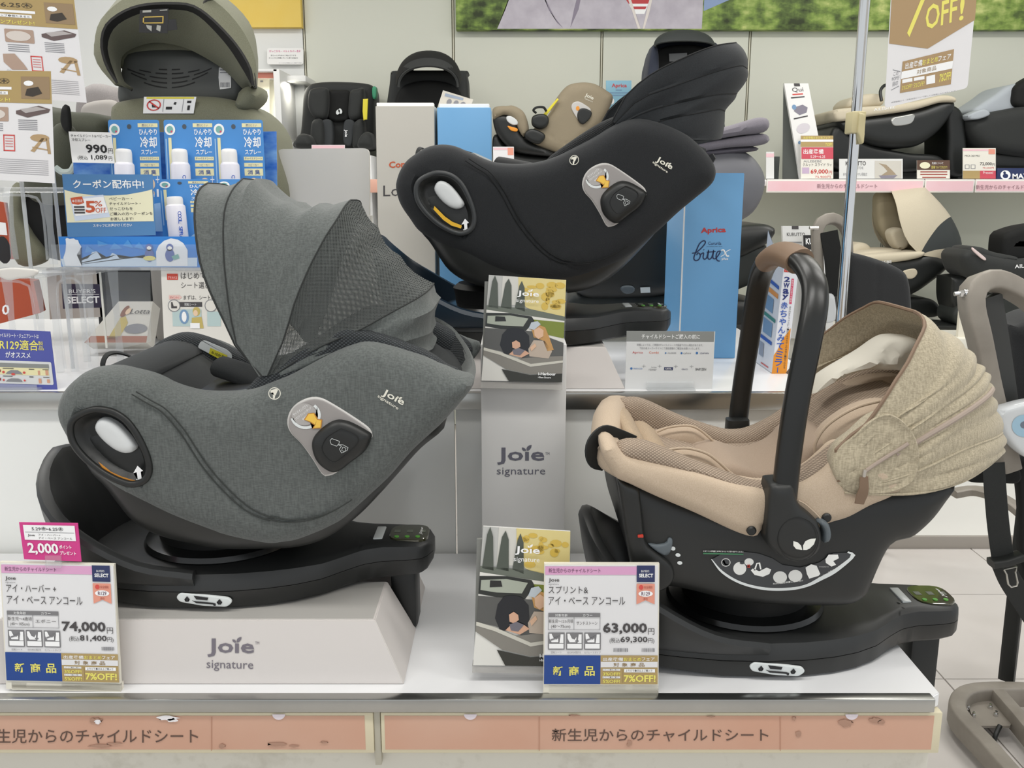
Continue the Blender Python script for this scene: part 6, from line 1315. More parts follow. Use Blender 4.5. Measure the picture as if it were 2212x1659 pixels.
pil('seat_base', [(1064, 300), (1075, 290), (1088, 310), (1110, 330), (1160, 338), (1240, 340), (1280, 350), (1280, 372), (1180, 376), (1080, 372), (1066, 350)], Yb + .04, .3, bkp, t, R=.03, T=.03)
box('base_foot', P(1070, 1, Yb).x, P(1280, 1, Yb).x, Yb + .06, Yb + .34, SZ, P(1, 374, Yb + .08).z, bkp, t, bev=.01)
t, c = sign_card('price_card', 'small pink topped price card under the taupe seat', 'price card', plane_lean(1085, 386, 4.6, 3), [(1065, 317), (1110, 317), (1111, 386), (1066, 386)], .003, M('card paper'))
c.B('pink_band', 2, 3, 70, 10, 1, pinkst); c.B('coral_ribbon', 70, 3, 98, 26, 1, salmonp)
t, c = sign_card('leaflet_card', 'light blue leaflet card with red lettering behind the black hood folds', 'card', plane_lean(1336, 386, 4.95, 3), [(1309, 174), (1364, 174), (1364, 386), (1312, 386)], .01, M('pale sky card', '#8fc0d6', .4))
c.T('Aprica', 22, 3, 82, 8, 1, apr, .02); c.A('small_print', [c.R(14, 12, 90, 13), c.R(14, 14.5, 90, 15.5), c.R(38, 9.2, 62, 10.2)], 1, M('figure blue')); c.A('white_dot', [[c.m(*p) for p in ell(20, 21, 12, 3.4, 12)], [c.m(*p) for p in ell(70, 22, 14, 3.6, 12)]], 1, whitep)

# ---- navy hooded seat high behind, and grey hooded seat at its right
Yb = 4.5
nv_ = M('navy seat cloth', '#202532', .85, kind='fabric', col2='#2a3040')
t = thing('child_car_seat', P(1470, 386, Yb + .2), 'dark navy hooded child car seat high behind the black hood folds', 'car seat')
pil('shell', [(1396, 400), (1396, 180), (1402, 130), (1412, 100), (1430, 90), (1540, 90), (1552, 110), (1560, 200), (1560, 400)], Yb + .06, .22, nv_, t, R=.03, T=.03, h=.016)
front_hood(t, [(1479, 100, 66, 12, Yb - .14), (1479, 100, 67, 26, Yb - .12), (1478, 100, 66, 36, Yb - .04), (1478, 104, 60, 36, Yb + .06), (1478, 110, 40, 30, Yb + .12)], M('hood dark', '#262a29', .7))
pil('side_wing', [(1398, 200), (1400, 150), (1408, 105), (1418, 98), (1424, 130), (1420, 200)], Yb - .08, .16, nv_, t, R=.02, T=.02, h=.01)
pil('inner_back', [(1416, 110), (1545, 110), (1545, 220), (1416, 220)], Yb + .02, .06, bkin, t, R=.02, T=.02, h=.014)
t2_ = pl_ = Pl((0, Yb + .012, 0), (0, -1, 0)); prt('sewn_label', pl_, [[(1445, 116), (1484, 114), (1485, 131), (1446, 133)]], 1, M('sewn grey', '#77797a', .6), t)
box('base_foot', P(1420, 1, Yb).x, P(1545, 1, Yb).x, Yb + .08, Yb + .3, SZ, P(1, 376, Yb + .1).z, bkp, t, bev=.01)
Yb = 2.75
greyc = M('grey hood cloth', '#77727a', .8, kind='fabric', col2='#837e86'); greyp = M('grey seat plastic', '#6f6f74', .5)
t = thing('child_car_seat', P(1560, 700, Yb + .1), 'grey child car seat with folded hood behind the blue box', 'car seat')
pil('shell', [(1480, 480), (1470, 380), (1500, 340), (1540, 322), (1590, 320), (1625, 332), (1650, 362), (1658, 392), (1650, 430), (1630, 462), (1604, 480), (1560, 520), (1500, 520)], Yb, .34, greyp, t, R=.10, T=.08, h=.016)
pil('hood_fold', [(1480, 300), (1510, 288), (1580, 270), (1640, 253), (1662, 258), (1664, 272), (1650, 286), (1600, 292), (1540, 302), (1490, 312)], Yb - .02, .30, greyc, t, R=.03, T=.03, h=.010)
pil('hood_fold', [(1490, 312), (1560, 300), (1640, 288), (1662, 294), (1662, 306), (1640, 314), (1580, 318), (1520, 326), (1490, 326)], Yb, .28, greyc, t, R=.02, T=.02, h=.010)
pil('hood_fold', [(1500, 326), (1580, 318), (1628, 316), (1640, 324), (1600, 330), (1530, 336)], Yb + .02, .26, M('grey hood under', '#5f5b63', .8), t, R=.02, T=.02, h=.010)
tube('seat_post', [P(1530, 500, Yb + .05), P(1530, 620, Yb + .05), P(1530, 684, Yb + .02)], .07, bkp, t, seg=16, smooth_path=False)
box('seat_foot', P(1470, 1, Yb).x, P(1560, 1, Yb).x, Yb - .02, Yb + .3, RZ + .001 if Yb + .3 < 2.9 else RZ - .3, P(1, 690, Yb).z, bkp, t, bev=.02) if 0 else box('seat_foot', P(1450, 1, Yb).x, P(1545, 1, Yb).x, 2.6, 2.88, RZ + .001, RZ + .06, bkp, t, bev=.02)

Yb = 2.42
t = thing('child_car_seat', P(1360, 690, Yb + .1), 'black child car seat mostly hidden between the black seat and its base', 'car seat')
pil('shell', [(1245, 600), (1262, 560), (1320, 520), (1400, 470), (1470, 430), (1476, 500), (1474, 600), (1440, 640), (1300, 650), (1250, 640)], Yb, .30, bkp, t, R=.06, T=.05)
pil('seat_base', [(1230, 640), (1300, 632), (1400, 634), (1470, 640), (1474, 690), (1400, 700), (1240, 698)], Yb + .02, .28, M('seat green black', '#252927', .6), t, R=.03, T=.03)
pil('grey_button', [(1340, 622), (1350, 617), (1366, 618), (1372, 626), (1364, 634), (1348, 634)], Yb - .004, .02, M('slate button'), t, R=.006, T=.005, h=.006)
prt('small_label', Pl((0, Yb - .001, 0), (0, -1, 0)), [[(1383, 621), (1404, 620), (1405, 632), (1384, 633)]], 1, whitel, t)
# ---- dark seat low behind the blue box, left of the carrier handle
Yb = 3.5
t = thing('child_car_seat', P(1640, 770, Yb), 'black child car seat low between the blue box and the mirror box', 'car seat')
pil('rim', [(1560, 500), (1600, 488), (1650, 484), (1674, 492), (1677, 502), (1664, 522), (1640, 540), (1600, 560), (1560, 566)], Yb, .4, bkp, t, R=.05, T=.05)
pil('shell', [(1560, 510), (1640, 524), (1660, 540), (1640, 600), (1600, 625), (1560, 630)], Yb + .02, .36, M('seat green black', '#252927', .6), t, R=.05, T=.05)
pil('seat_base', [(1560, 650), (1600, 648), (1640, 655), (1680, 668), (1690, 690), (1640, 705), (1560, 710)], Yb, .4, bkp, t, R=.04, T=.04)
box('base_foot', P(1540, 1, Yb).x, P(1690, 1, Yb).x, Yb, Yb + .4, 0.051, P(1, 700, Yb).z, M('dark stand', '#2b2c2b', .6), t, bev=.01)

# ---- leaflet columns and cards on the wall shelf
t = thing('leaflet_column', (P(1730, 386, 4.68).x, 4.68, SZ), 'tall sloping leaflet column with grey side, left end of the pink shelf', 'leaflet stand')
A0 = [P(1693, 386, 4.75), P(1728, 386, 4.62), P(1772, 386, 4.62), P(1740, 386, 4.85)]
xq = lambda px, py, Y: tuple(P(px, py, Y))
hull8('column_side', [xq(1690, 386, 4.72)[:2] + (SZ + .0005,), xq(1728, 386, 4.7)[:2] + (SZ + .0005,), xq(1760, 386, 4.78)[:2] + (SZ + .0005,), xq(1700, 386, 4.86)[:2] + (SZ + .0005,), xq(1692, 180, 4.74), xq(1696, 180, 4.74), xq(1700, 182, 4.80), xq(1694, 180, 4.82)], M('column grey', '#5b5e5a', .5), t)
plq_ = plane_lean(1750, 320, 4.66, 0)
board('sloping_leaflet', plq_, [(1694, 180), (1746, 180), (1772, 316), (1772, 388), (1728, 388), (1718, 320)], .02, paper, t)
c = Card(pl_off(plq_, -.0005), [(1694, 180), (1746, 180), (1770, 300), (1718, 320)], t)
c.B('dark_tab', 40, 0, 64, 5, 1, ink); c.T('Qui', 28, 7, 74, 15, 1, ink, 0); c.B('red_rule', 26, 17, 70, 19, 1, redc); c.B('grey_rule', 18, 22, 74, 24, 1, ink); c.B('grey_rule', 14, 55, 72, 57, 1, ink)
c.A('seat_picture', [c.q((20, 44), (30, 38), (60, 36), (78, 42), (70, 50), (40, 52))], 1, M('picture mauve', '#8a8592', .5)); c.A('blue_dot', [[c.m(*p) for p in ell(24, 38, 9, 4, 12)]], 2, M('figure blue')); c.A('pale_picture', [[c.m(*p) for p in ell(45, 74, 28, 8, 16)]], 1, M('picture pale', '#d8d2d8', .5)); c.A('colour_dots', [[c.m(*p) for p in ell(x, 94, 6, 2.6, 10)] for x in (20, 38, 54, 70)], 1, M('figure blue'))
def shelf_card(name, label, x0, y0, x1, y1, mat, Y=4.62, foot=386, cat='price card'):
    t, c = sign_card(name, label, cat, plane_lean((x0 + x1) / 2, foot, Y, 3), [(x0, y0), (x1, y0), (x1, foot), (x0, foot)], .004, mat); return t, c
t, c = shelf_card('price_card', 'price card reading 69,000 with a red header on the pink shelf', 1730, 293, 1800, 386, M('card cream', '#ebe7dc', .5))
c.B('gold_band', 0, 0, 100, 26, 1, goldp); c.B('white_strip', 0, 9, 100, 14, 2, whitep); c.T('出産準備おまとめフェア', 8, 2, 90, 8, 2, yelp); c.T('7%OFF!', 76, 17, 96, 24, 2, yelp)
c.B('red_header', 2, 27, 100, 54, 2, M('header red', '#cf5060', .5)); c.T('出産準備', 8, 31, 70, 43, 3, whitep, .01); c.T('5.29〜6.25', 30, 46, 75, 52, 3, whitep)
c.T('AILEBEBE', 8, 57, 64, 62, 1, grey1); c.T('クルット スライド ウィ', 6, 64, 95, 71, 1, ink); c.T('69,000', 30, 78, 84, 90, 1, M('price red', '#c8403c', .5), .02); c.T('円', 86, 82, 96, 90, 1, M('price red')); c.T('75,900円', 44, 93, 92, 99, 1, M('price red')); c.B('tint_block', 4, 74, 26, 88, 1, M('tint mix', '#c9b2cc', .5))
t, c = shelf_card('leaflet_card', 'white landscape card with a brown fin shaped picture on the pink shelf', 1813, 343, 1950, 386, M('card cool', '#e2e2e0', .5), Y=4.60, cat='card')
c.T('KURUTTO', 10, 12, 42, 34, 1, ink, .02); c.T('NTDE', 26, 40, 38, 52, 1, grey1); c.T('赤ちゃんが乗せやすい回転式', 6, 70, 44, 86, 1, grey1); c.A('picture_field', [c.R(56, 10, 98, 98)], 1, M('picture grey', '#cfcbc2', .5)); c.A('picture_fin', [c.q((62, 22), (74, 30), (84, 60), (90, 80), (66, 84), (76, 62), (70, 40))], 2, M('fin brown', '#a4937c', .5)); c.A('picture_base', [c.q((62, 84), (92, 82), (86, 98), (66, 98))], 2, M('picture mauve'))
t, c = shelf_card('notice_card', 'small brown and cream notice card on the pink shelf', 1981, 346, 2052, 386, M('card cream'), Y=4.61, cat='card')
c.B('brown_band', 0, 0, 100, 52, 1, M('notice brown', '#5d4436', .5)); c.A('cream_oval', [[c.m(*p) for p in ell(24, 28, 16, 18, 16)]], 2, M('coupon cream')); c.T('洗濯について', 45, 10, 80, 22, 2, whitep); c.T('回答ついてきます!', 44, 30, 92, 46, 2, yelp); c.A('text_rows', [c.R(10, 60, 92, 66), c.R(10, 74, 92, 80), c.R(16, 90, 88, 96)], 1, M('brick text'))
t, c = shelf_card('price_card', 'price card reading 72,000 at the right of the pink shelf', 2080, 320, 2151, 386, M('card cream'), Y=4.61)
c.B('pink_band', 0, 3, 78, 9, 1, pinkst); c.B('coral_ribbon', 78, 3, 98, 20, 1, salmonp); c.T('MICA 360 PRO', 6, 22, 52, 28, 1, ink); c.T('72,000', 52, 46, 88, 58, 1, ink, .015); c.T('円', 89, 50, 97, 58, 1, ink); c.T('79,200円', 60, 62, 94, 68, 1, redc)
c.B('gold_block', 0, 74, 52, 100, 1, goldp); c.B('red_block', 52, 74, 100, 100, 1, M('header red')); c.T('Present!', 62, 76, 92, 84, 2, whitep); c.A('little_icons', [c.R(6, 54, 20, 68), c.R(24, 54, 38, 68)], 1, grey1); c.A('icon_fill', [c.R(8, 56, 18, 66), c.R(26, 56, 36, 66)], 2, M('card cream'))
t = thing('gift_box', P(2200, 386, 4.65), 'navy box with white round logo at the right end of the shelf', 'box')
box('box_body', P(2152, 386, 4.62).x, P(2330, 386, 4.62).x, 4.62, 4.675, SZ + .0005, P(2180, 363, 4.62).z, M('navy box', '#22305c', .4), t)
pz = Pl((0, 4.6195, 0), (0, -1, 0)); prt('round_logo', pz, [ell(2172, 378, 11, 10, 20)], 1, whitep, t); prt('logo_core', pz, [ell(2172, 380, 6, 5, 14), ell(2170, 373, 3, 3, 10)], 2, M('navy box'), t); txt(pz, [('MAXI', (2187, 386), (2226, 386), (2187, 375), .03)], 1, whitep, t)
t, c = shelf_card('price_card', 'narrow white price card half hidden at the left end of the pink shelf', 1655, 328, 1672, 386, M('card cool'), Y=4.63)
c.B('pink_band', 0, 6, 100, 20, 1, pinkst)
t = thing('leaflet_box', P(1675, 386, 4.66), 'small dark leaflet box beside the sloping leaflet column', 'box')
box('box_body', P(1664, 386, 4.66).x, P(1682, 386, 4.66).x, 4.66, 4.74, SZ + .0005, P(1670, 338, 4.66).z, M('dark green box', '#2e3330', .5), t)

# ---- black and cream seats on shelf (side view)
creamf = M('cream seat cloth', '#c6bba4', .8, kind='fabric', col2='#d0c6b0')
Yb = 4.68
t = thing('child_car_seat', P(1930, 386, Yb + .2), 'cream rimmed black child car seat on the pink shelf behind the pole', 'car seat')
pil('shell', [(1806, 262), (1830, 256), (1900, 248), (1980, 236), (2040, 216), (2062, 220), (2060, 240), (2030, 282), (1990, 312), (1950, 320), (1900, 318), (1860, 306), (1830, 290), (1812, 276)], Yb, .4, bkp, t, R=.05, T=.05)
pil('fabric_rim', [(1801, 250), (1803, 238), (1820, 234), (1870, 230), (1930, 226), (1990, 216), (2030, 206), (2060, 208), (2066, 220), (2030, 222), (1980, 236), (1920, 246), (1860, 254), (1812, 262)], Yb - .01, .42, creamf, t, R=.02, T=.02, h=.01)
pil('seat_pad', [(1828, 232), (1840, 212), (1870, 203), (1900, 203), (1912, 216), (1900, 230), (1860, 234)], Yb + .08, .24, creamf, t, R=.03, T=.03)
tube('black_strap', [P(1904, 218, Yb + .02), P(1902, 196, Yb + .04), P(1912, 184, Yb + .06), P(1920, 190, Yb + .1)], .008, bkp, t, seg=8)
pil('side_slot', [(1926, 256), (1950, 250), (1974, 246), (1976, 254), (1966, 268), (1932, 272)], Yb - .004, .02, M('slot satin', '#b8b8b4', .25, metal=.6), t, R=.006, T=.006, h=.008)
pil('base_frame', [(1790, 300), (1800, 276), (1816, 272), (1840, 292), (1880, 312), (1960, 330), (2026, 336), (2040, 360), (1960, 372), (1850, 372), (1796, 360), (1786, 330)], Yb + .03, .34, bkp, t, R=.03, T=.03)
pil('rear_leg', [(2044, 232), (2074, 236), (2086, 280), (2086, 372), (2050, 372), (2046, 300)], Yb + .06, .3, bkp, t, R=.03, T=.03)
box('base_foot', P(1800, 1, Yb).x, P(2080, 1, Yb).x, Yb + .06, Yb + .36, SZ, P(1, 372, Yb + .08).z + .005, bkp, t, bev=.01)
txt(Pl((0, Yb - .0115, 0), (0, -1, 0)), [('AILEBEBE', (1888, 240), (1934, 234), (1888, 234), 0)], 0, whitep, t)
Yb = 4.7
t = thing('child_car_seat', P(2180, 386, Yb + .2), 'black and pale grey child car seat at the right end of the pink shelf', 'car seat')
pil('shell', [(2090, 262), (2110, 250), (2150, 240), (2230, 226), (2300, 220), (2300, 340), (2200, 338), (2130, 322), (2100, 296)], Yb, .4, bk, t, R=.06, T=.05)
pil('seat_pad', [(2100, 240), (2120, 224), (2150, 204), (2180, 184), (2230, 176), (2300, 180), (2300, 240), (2200, 246), (2120, 252)], Yb + .06, .28, M('pale grey cloth', '#aab0b6', .8), t, R=.03, T=.03)
pil('head_pad', [(2190, 200), (2200, 182), (2240, 160), (2300, 160), (2300, 230), (2200, 232)], Yb + .02, .1, bkin, t, R=.03, T=.03)
pil('seat_base', [(2120, 330), (2200, 334), (2300, 336), (2300, 362), (2120, 362)], Yb + .04, .34, bkp, t, R=.02, T=.02)
pil('front_wing', [(2092, 250), (2110, 240), (2128, 236), (2140, 246), (2120, 256), (2098, 258)], Yb - .02, .1, M('pale grey cloth'), t, R=.01, T=.01, h=.01)
box('base_foot', P(2120, 1, Yb).x, P(2300, 1, Yb).x, Yb + .06, Yb + .36, SZ, P(1, 362, Yb + .08).z + .005, bkp, t, bev=.01)
# lower deck
Yb = 4.42
t = thing('child_car_seat', P(1930, 731, Yb + .2), 'cream hooded child car seat on the lower deck below the pink shelf', 'car seat')
HL = [[(1985, 548), (1960, 520), (1945, 480), (1936, 440), (1928, 418), (1926, 412)],
      [(1985, 548), (1972, 510), (1968, 470), (1972, 430), (1985, 410), (1990, 405)],
      [(1986, 548), (1990, 510), (1998, 470), (2004, 440), (2006, 420), (2006, 412)],
      [(1988, 548), (2004, 520), (2026, 490), (2044, 474), (2054, 468)],
      [(1990, 549), (2020, 540), (2050, 536), (2070, 532), (2078, 528)],
      [(1992, 552), (2020, 556), (2050, 564), (2062, 570)]]
G = hood_parts(t, HL, Yb + .2, .19, creamf, M('black net', '#3a3e3e', .7), (3, 4), n=2.6, sub=4, sag=.0, pip=creamf, K=14)
pil('shell', [(1895, 560), (1960, 556), (2010, 548), (2052, 570), (2040, 588), (2010, 612), (1980, 632), (1950, 642), (1900, 630), (1880, 590)], Yb + .0, .4, bkp, t, R=.05, T=.05)
pil('fabric_rim', [(1840, 556), (1880, 550), (1940, 546), (1996, 544), (1990, 556), (1940, 566), (1900, 568), (1860, 566)], Yb - .01, .42, creamf, t, R=.02, T=.02, h=.01)
pil('seat_pad', [(1848, 552), (1870, 544), (1910, 540), (1950, 540), (1940, 552), (1880, 558)], Yb + .08, .24, creamf, t, R=.02, T=.02)
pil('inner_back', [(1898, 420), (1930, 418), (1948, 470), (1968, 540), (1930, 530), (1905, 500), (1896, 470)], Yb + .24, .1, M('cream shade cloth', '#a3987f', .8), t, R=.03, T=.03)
pil('head_bolster', [(1925, 500), (1945, 492), (1960, 505), (1964, 530), (1944, 540), (1930, 525)], Yb + .12, .1, creamf, t, R=.02, T=.02)
pil('front_cushion', [(1838, 552), (1842, 532), (1860, 524), (1878, 530), (1884, 550)], Yb + .2, .16, creamf, t, R=.03, T=.03)
pil('handle_slot', [(1950, 586), (1975, 580), (1982, 590), (1972, 602), (1955, 600)], Yb - .004, .02, creamf, t, R=.006, T=.006, h=.008)
pil('seat_base', [(1890, 650), (1970, 642), (2020, 650), (2030, 682), (1960, 688), (1890, 688)], Yb + .04, .34, bkp, t, R=.03, T=.03)
box('base_foot', P(1850, 1, Yb).x, P(2030, 1, Yb).x, Yb + .06, Yb + .38, dz, P(1, 680, Yb + .08).z, bkp, t, bev=.01)
txt(Pl((0, Yb - .0115, 0), (0, -1, 0)), [('AILEBEBE', (1882, 572), (1926, 568), (1882, 566), 0)], 0, whitep, t)
Yb = 4.12
t = thing('child_car_seat', P(2160, 731, Yb + .2), 'black child car seat on the lower deck at the right edge', 'car seat')
pil('shell', [(2076, 560), (2082, 545), (2100, 540), (2200, 560), (2300, 556), (2300, 620), (2180, 620), (2110, 606), (2086, 590)], Yb, .26, bk, t, R=.05, T=.05)
pil('head_cushion', [(2088, 545), (2096, 534), (2120, 534), (2150, 545), (2200, 556), (2190, 566), (2130, 566), (2096, 560)], Yb + .02, .2, bk, t, R=.03, T=.03)
pil('seat_pad', [(2164, 552), (2168, 510), (2185, 498), (2230, 486), (2300, 484), (2300, 560), (2170, 566)], Yb + .08, .16, bkin, t, R=.03, T=.03)
pil('white_edge_strip', [(2100, 534), (2106, 538), (2128, 556), (2130, 562), (2122, 560), (2102, 542)], Yb - .006, .01, M('strip pinkwhite', '#e3cfcc', .5), t, R=.003, T=.003, h=.006)
pil('bear_badge', [(2182, 534), (2192, 520), (2206, 514), (2230, 520), (2230, 536), (2196, 540)], Yb + .08, .02, M('badge tan', '#c3a06c', .6), t, R=.006, T=.006, h=.008)
pil('rear_support', [(2056, 605), (2060, 600), (2100, 600), (2110, 640), (2090, 670), (2100, 706), (2070, 706), (2068, 690), (2056, 650)], Yb + .08, .18, bkp, t, R=.02, T=.02)
pil('seat_base', [(2090, 650), (2300, 640), (2300, 708), (2080, 708)], Yb + .05, .2, M('seat green black'), t, R=.03, T=.03)
txt(Pl((0, Yb - .001, 0), (0, -1, 0)), [('AILEBEBE', (2192, 580), (2250, 574), (2192, 572), .01)], 0, whitep, t)
box('base_foot', P(2060, 1, Yb).x, P(2300, 1, Yb).x, Yb + .06, Yb + .26, dz, P(1, 700, Yb + .1).z, bkp, t, bev=.01)
t, c = sign_card('price_card', 'cream price card holder on the lower deck behind the steel stand', 'price card', plane_lean(2110, 731, 3.97, 2), [(2076, 653), (2140, 655), (2138, 731), (2069, 730)], .02, M('cream holder2', '#ece6d6', .5))
c.B('inner_card', 32, 0, 100, 96, 1, whitep); c.B('red_header', 38, 2, 100, 30, 2, M('header red')); c.T('クル', 42, 42, 70, 54, 2, ink); c.B('tint_block', 38, 60, 80, 74, 2, M('tint mix'))
t, c = sign_card('leaflet_card', 'tall white leaflet card with a small black tab behind the mirror box', 'card', plane_lean(1710, 770, 3.9, 3), [(1690, 488), (1750, 488), (1760, 731), (1700, 731)], .02, M('card cool'))
c.B('dark_tab', 34, 0, 58, 3, 1, ink); c.T('KURUTTO', 15, 6, 80, 9, 1, ink, .01); c.A('text_rows', [c.R(15, 14, 70, 15), c.R(15, 17, 80, 18)], 1, grey1); c.A('picture', [[c.m(*p) for p in ell(45, 30, 30, 6, 16)]], 1, grey1)
t, c = sign_card('leaflet_card', 'white leaflet card with a wide black top band behind the carrier handle', 'card', plane_lean(1760, 770, 3.85, 3), [(1735, 508), (1800, 508), (1800, 731), (1740, 731)], .02, M('card cool'))
c.B('black_band', 0, 0, 100, 14, 1, inkb); c.T('KUR', 8, 3, 45, 9, 2, whitep, .03); c.A('picture', [[c.m(*p) for p in ell(40, 60, 30, 14, 16)]], 1, M('picture mauve')); c.A('red_shape', [c.q((10, 64), (30, 60), (36, 84), (12, 88))], 2, M('dark red'))

# ================================================================== olive seat and fabrics, upper left
Yb = 2.42
olive = M('olive cloth', '#6f6f5b', .8, kind='fabric', col2='#7d7d69'); olived = M('olive piping', '#3b3a36', .7); shellg = M('grey shell', '#4c4e4c', .5, kind='plastic')
t = thing('child_car_seat', P(400, 560, Yb + .2), 'large olive child car seat seen from behind with raised hood, upper left', 'car seat')
pil('inner_shell', [(262, 230), (262, 140), (272, 112), (330, 102), (440, 106), (500, 122), (532, 150), (530, 200), (515, 225), (400, 240)], Yb + .02, .06, shellg, t, R=.04, T=.03)
slots = []
def fh(parent, specs, mat, nm='hood_panel', th=.006, rot=0, fan=None):
    G = np.array([[tuple(P(x, y, Y)) for x, y in spline(pts, 34)] for pts, Y in specs])
    return sheet(nm, G, mat, parent, th=th)
A1 = [(285, 195), (262, 175), (256, 130), (276, 105), (330, 88), (390, 96), (440, 118), (490, 150), (530, 190), (545, 180)]
A2 = [(250, 180), (232, 130), (228, 90), (250, 50), (310, 22), (380, 16), (430, 30), (490, 90), (530, 150), (548, 182)]
A3 = [(250, 180), (226, 140), (216, 90), (232, 46), (290, 12), (370, 4), (430, 16), (500, 80), (540, 140), (550, 184)]
A4 = [(246, 182), (212, 140), (204, 90), (222, 36), (290, -14), (380, -24), (460, 0), (520, 60), (552, 130), (552, 188)]
A5 = [(250, 185), (206, 130), (206, 80), (228, 30), (290, -30), (400, -44), (480, -10), (540, 50), (557, 120), (556, 190)]
A6 = [(270, 190), (240, 150), (240, 90), (270, 30), (320, -24), (400, -34), (470, -4), (520, 50), (540, 120), (540, 190)]
fh(t, [(A1, Yb - .00), (A2, Yb - .10)], olive, 'hood_inner_panel'); fh(t, [(A2, Yb - .10), (A3, Yb - .13)], M('black band', '#1c1b1a', .7), 'hood_band')
fh(t, [(A3, Yb - .13), (A4, Yb - .12), (A5, Yb - .04), (A6, Yb + .12)], olive, 'hood_outer_panel')
tube('hood_piping', [P(x, y, Yb - .004) for x, y in spline(A1, 40)], .003, olived, t, seg=6, smooth_path=False); tube('hood_piping', [P(x, y, Yb - .122) for x, y in spline([(470, -10), (440, 10), (480, 60), (520, 110), (545, 150), (552, 190)], 30)], .004, olived, t, seg=6, smooth_path=False)
pil('inner_lining', [(264, 150), (254, 120), (272, 92), (330, 70), (395, 78), (450, 104), (510, 150), (525, 175), (440, 124), (330, 122)], Yb + .03, .03, olive, t, R=.02, T=.015)
pil('hood_hinge', [(510, 210), (520, 190), (550, 184), (562, 196), (556, 216), (530, 236), (505, 232)], Yb - .06, .12, olive, t, R=.03, T=.03)
vr = []
for k, (y0, span, n_) in enumerate([(149, 28, 2), (158, 70, 4), (168, 96, 4), (178, 88, 4), (188, 60, 2)]):
    for s in range(n_):
        a = -span + 2 * span * s / n_ + 6; b = a + 2 * span / n_ - 10
        pts = []
        for u in np.linspace(a, b, 6):
            pts.append((365 + u, y0 - (u / 100) ** 2 * (14 + k * 6)))
        vr.append([tuple(q) for q in pts] + [(x, y + 2.6) for x, y in pts[::-1]])
for v in vr: prt('vent_slot', Pl((0, Yb + .0195, 0), (0, -1, 0)), [v], 1, blackd, t)
pil('seat_back', [(236, 230), (258, 216), (330, 206), (440, 206), (505, 216), (545, 236), (575, 270), (590, 320), (590, 470), (240, 470), (236, 300)], Yb - .06, .3, olive, t, R=.06, T=.06, seams=[[(252, 240), (256, 222)], [(300, 252), (380, 250), (470, 256)]])
pb_ = Pl((0, Yb - .0605, 0), (0, -1, 0))
o = board('warning_label', pb_, [(311, 209), (424, 209), (418, 245), (309, 245)], .001, paper, t)
c = Card(pl_off(pb_, -.0003), [(311, 209), (424, 209), (418, 245), (309, 245)], t)
c.B('yellow_band', 5, 2, 96, 12, 1, M('tag yellow')); c.B('label_line', 38, 14, 39, 90, 1, grey1); c.B('label_line', 76, 14, 77, 90, 1, grey1)
ring = [[c.m(20 + r * 14 * math.cos(a), 50 + r * 34 * math.sin(a)) for r, a in ((1, a0), (1, a0 + .4), (.82, a0 + .4), (.82, a0))] for a0 in np.arange(0, 6.28, .3927)]
c.A('red_ring', ring + [c.q((9, 30), (12, 26), (32, 68), (29, 72))], 2, M('ban red', '#cf3f3c', .5)); c.A('label_symbol', [c.q((16, 50), (18, 40), (20, 56), (27, 58), (27, 64), (17, 64)), c.R(44, 60, 56, 76), c.q((60, 30), (64, 34), (62, 50), (58, 44)), c.R(84, 24, 92, 38), c.R(86, 52, 91, 80)], 1, inkb)
plt2 = plane_lean(340, 70, Yb - .13, 0)
o = board('hang_tag', plt2, [(302, 22), (364, 18), (362, 72), (300, 70)], .001, inkb, t); c = Card(pl_off(plt2, -.0003), [(302, 22), (364, 18), (362, 72), (300, 70)], t)
c.A('tag_lines', [c.R(12, 30, 84, 34), c.R(12, 56, 84, 60), c.R(12, 30, 16, 60), c.R(80, 30, 84, 60)], 1, M('gold line', '#cdae52', .5)); c.A('tag_print', [c.R(10, 2, 40, 12), c.R(70, 4, 96, 8), c.q((24, 66), (44, 70), (44, 94), (28, 80)), c.q((62, 66), (76, 70), (74, 94), (60, 86))], 1, M('tag silver', '#a9a9a2', .5))
board('hang_tag', plt2, [(364, 42), (380, 41), (383, 64), (363, 66)], .001, inkb, t)
pls3 = Pl((0, Yb + .0185, 0), (0, -1, 0)); board('barcode_label', pls3, [(473, 146), (490, 144), (494, 162), (499, 162), (499, 190), (475, 193), (472, 168)], .0006, paper, t)
prt('barcode', Pl((0, Yb + .018, 0), (0, -1, 0)), [[(476 + i * 3, 178), (477.5 + i * 3, 178), (477.5 + i * 3, 188), (476 + i * 3, 188)] for i in range(7)] + [rect(475, 150, 489, 152), rect(475, 156, 490, 158)], 1, grey1, t)
box('seat_foot', P(270, 1, Yb).x, P(560, 1, Yb).x, Yb, Yb + .3, RZ + .001, P(1, 465, Yb).z, M('stand stone', '#a19c94', .5), t, bev=.02)
# darker olive seat further left
Yb = 2.3
olv2 = M('dark olive cloth', '#44463a', .85, kind='fabric', col2='#4e5043')
t = thing('stroller_seat', P(150, 600, Yb + .15), 'dark olive stroller seat at the far left behind the hanging notices', 'stroller')
pil('seat_side', [(60, 240), (110, 235), (150, 240), (200, 244), (232, 262), (236, 300), (236, 420), (60, 430)], Yb + .12, .2, olv2, t, R=.05, T=.05, seams=[[(120, 250), (150, 290), (140, 340)]])
pil('seat_flap', [(112, 275), (140, 265), (160, 300), (150, 372), (120, 380), (105, 330)], Yb + .06, .06, olv2, t, R=.03, T=.03)
pil('strap', [(134, 230), (146, 230), (150, 280), (140, 284), (130, 262)], Yb + .05, .02, bkin, t, R=.006, T=.006, h=.008)
pil('black_panel', [(40, 440), (60, 400), (110, 392), (150, 400), (226, 410), (226, 560), (110, 560), (60, 520)], Yb + .16, .2, bkin, t, R=.03, T=.03)
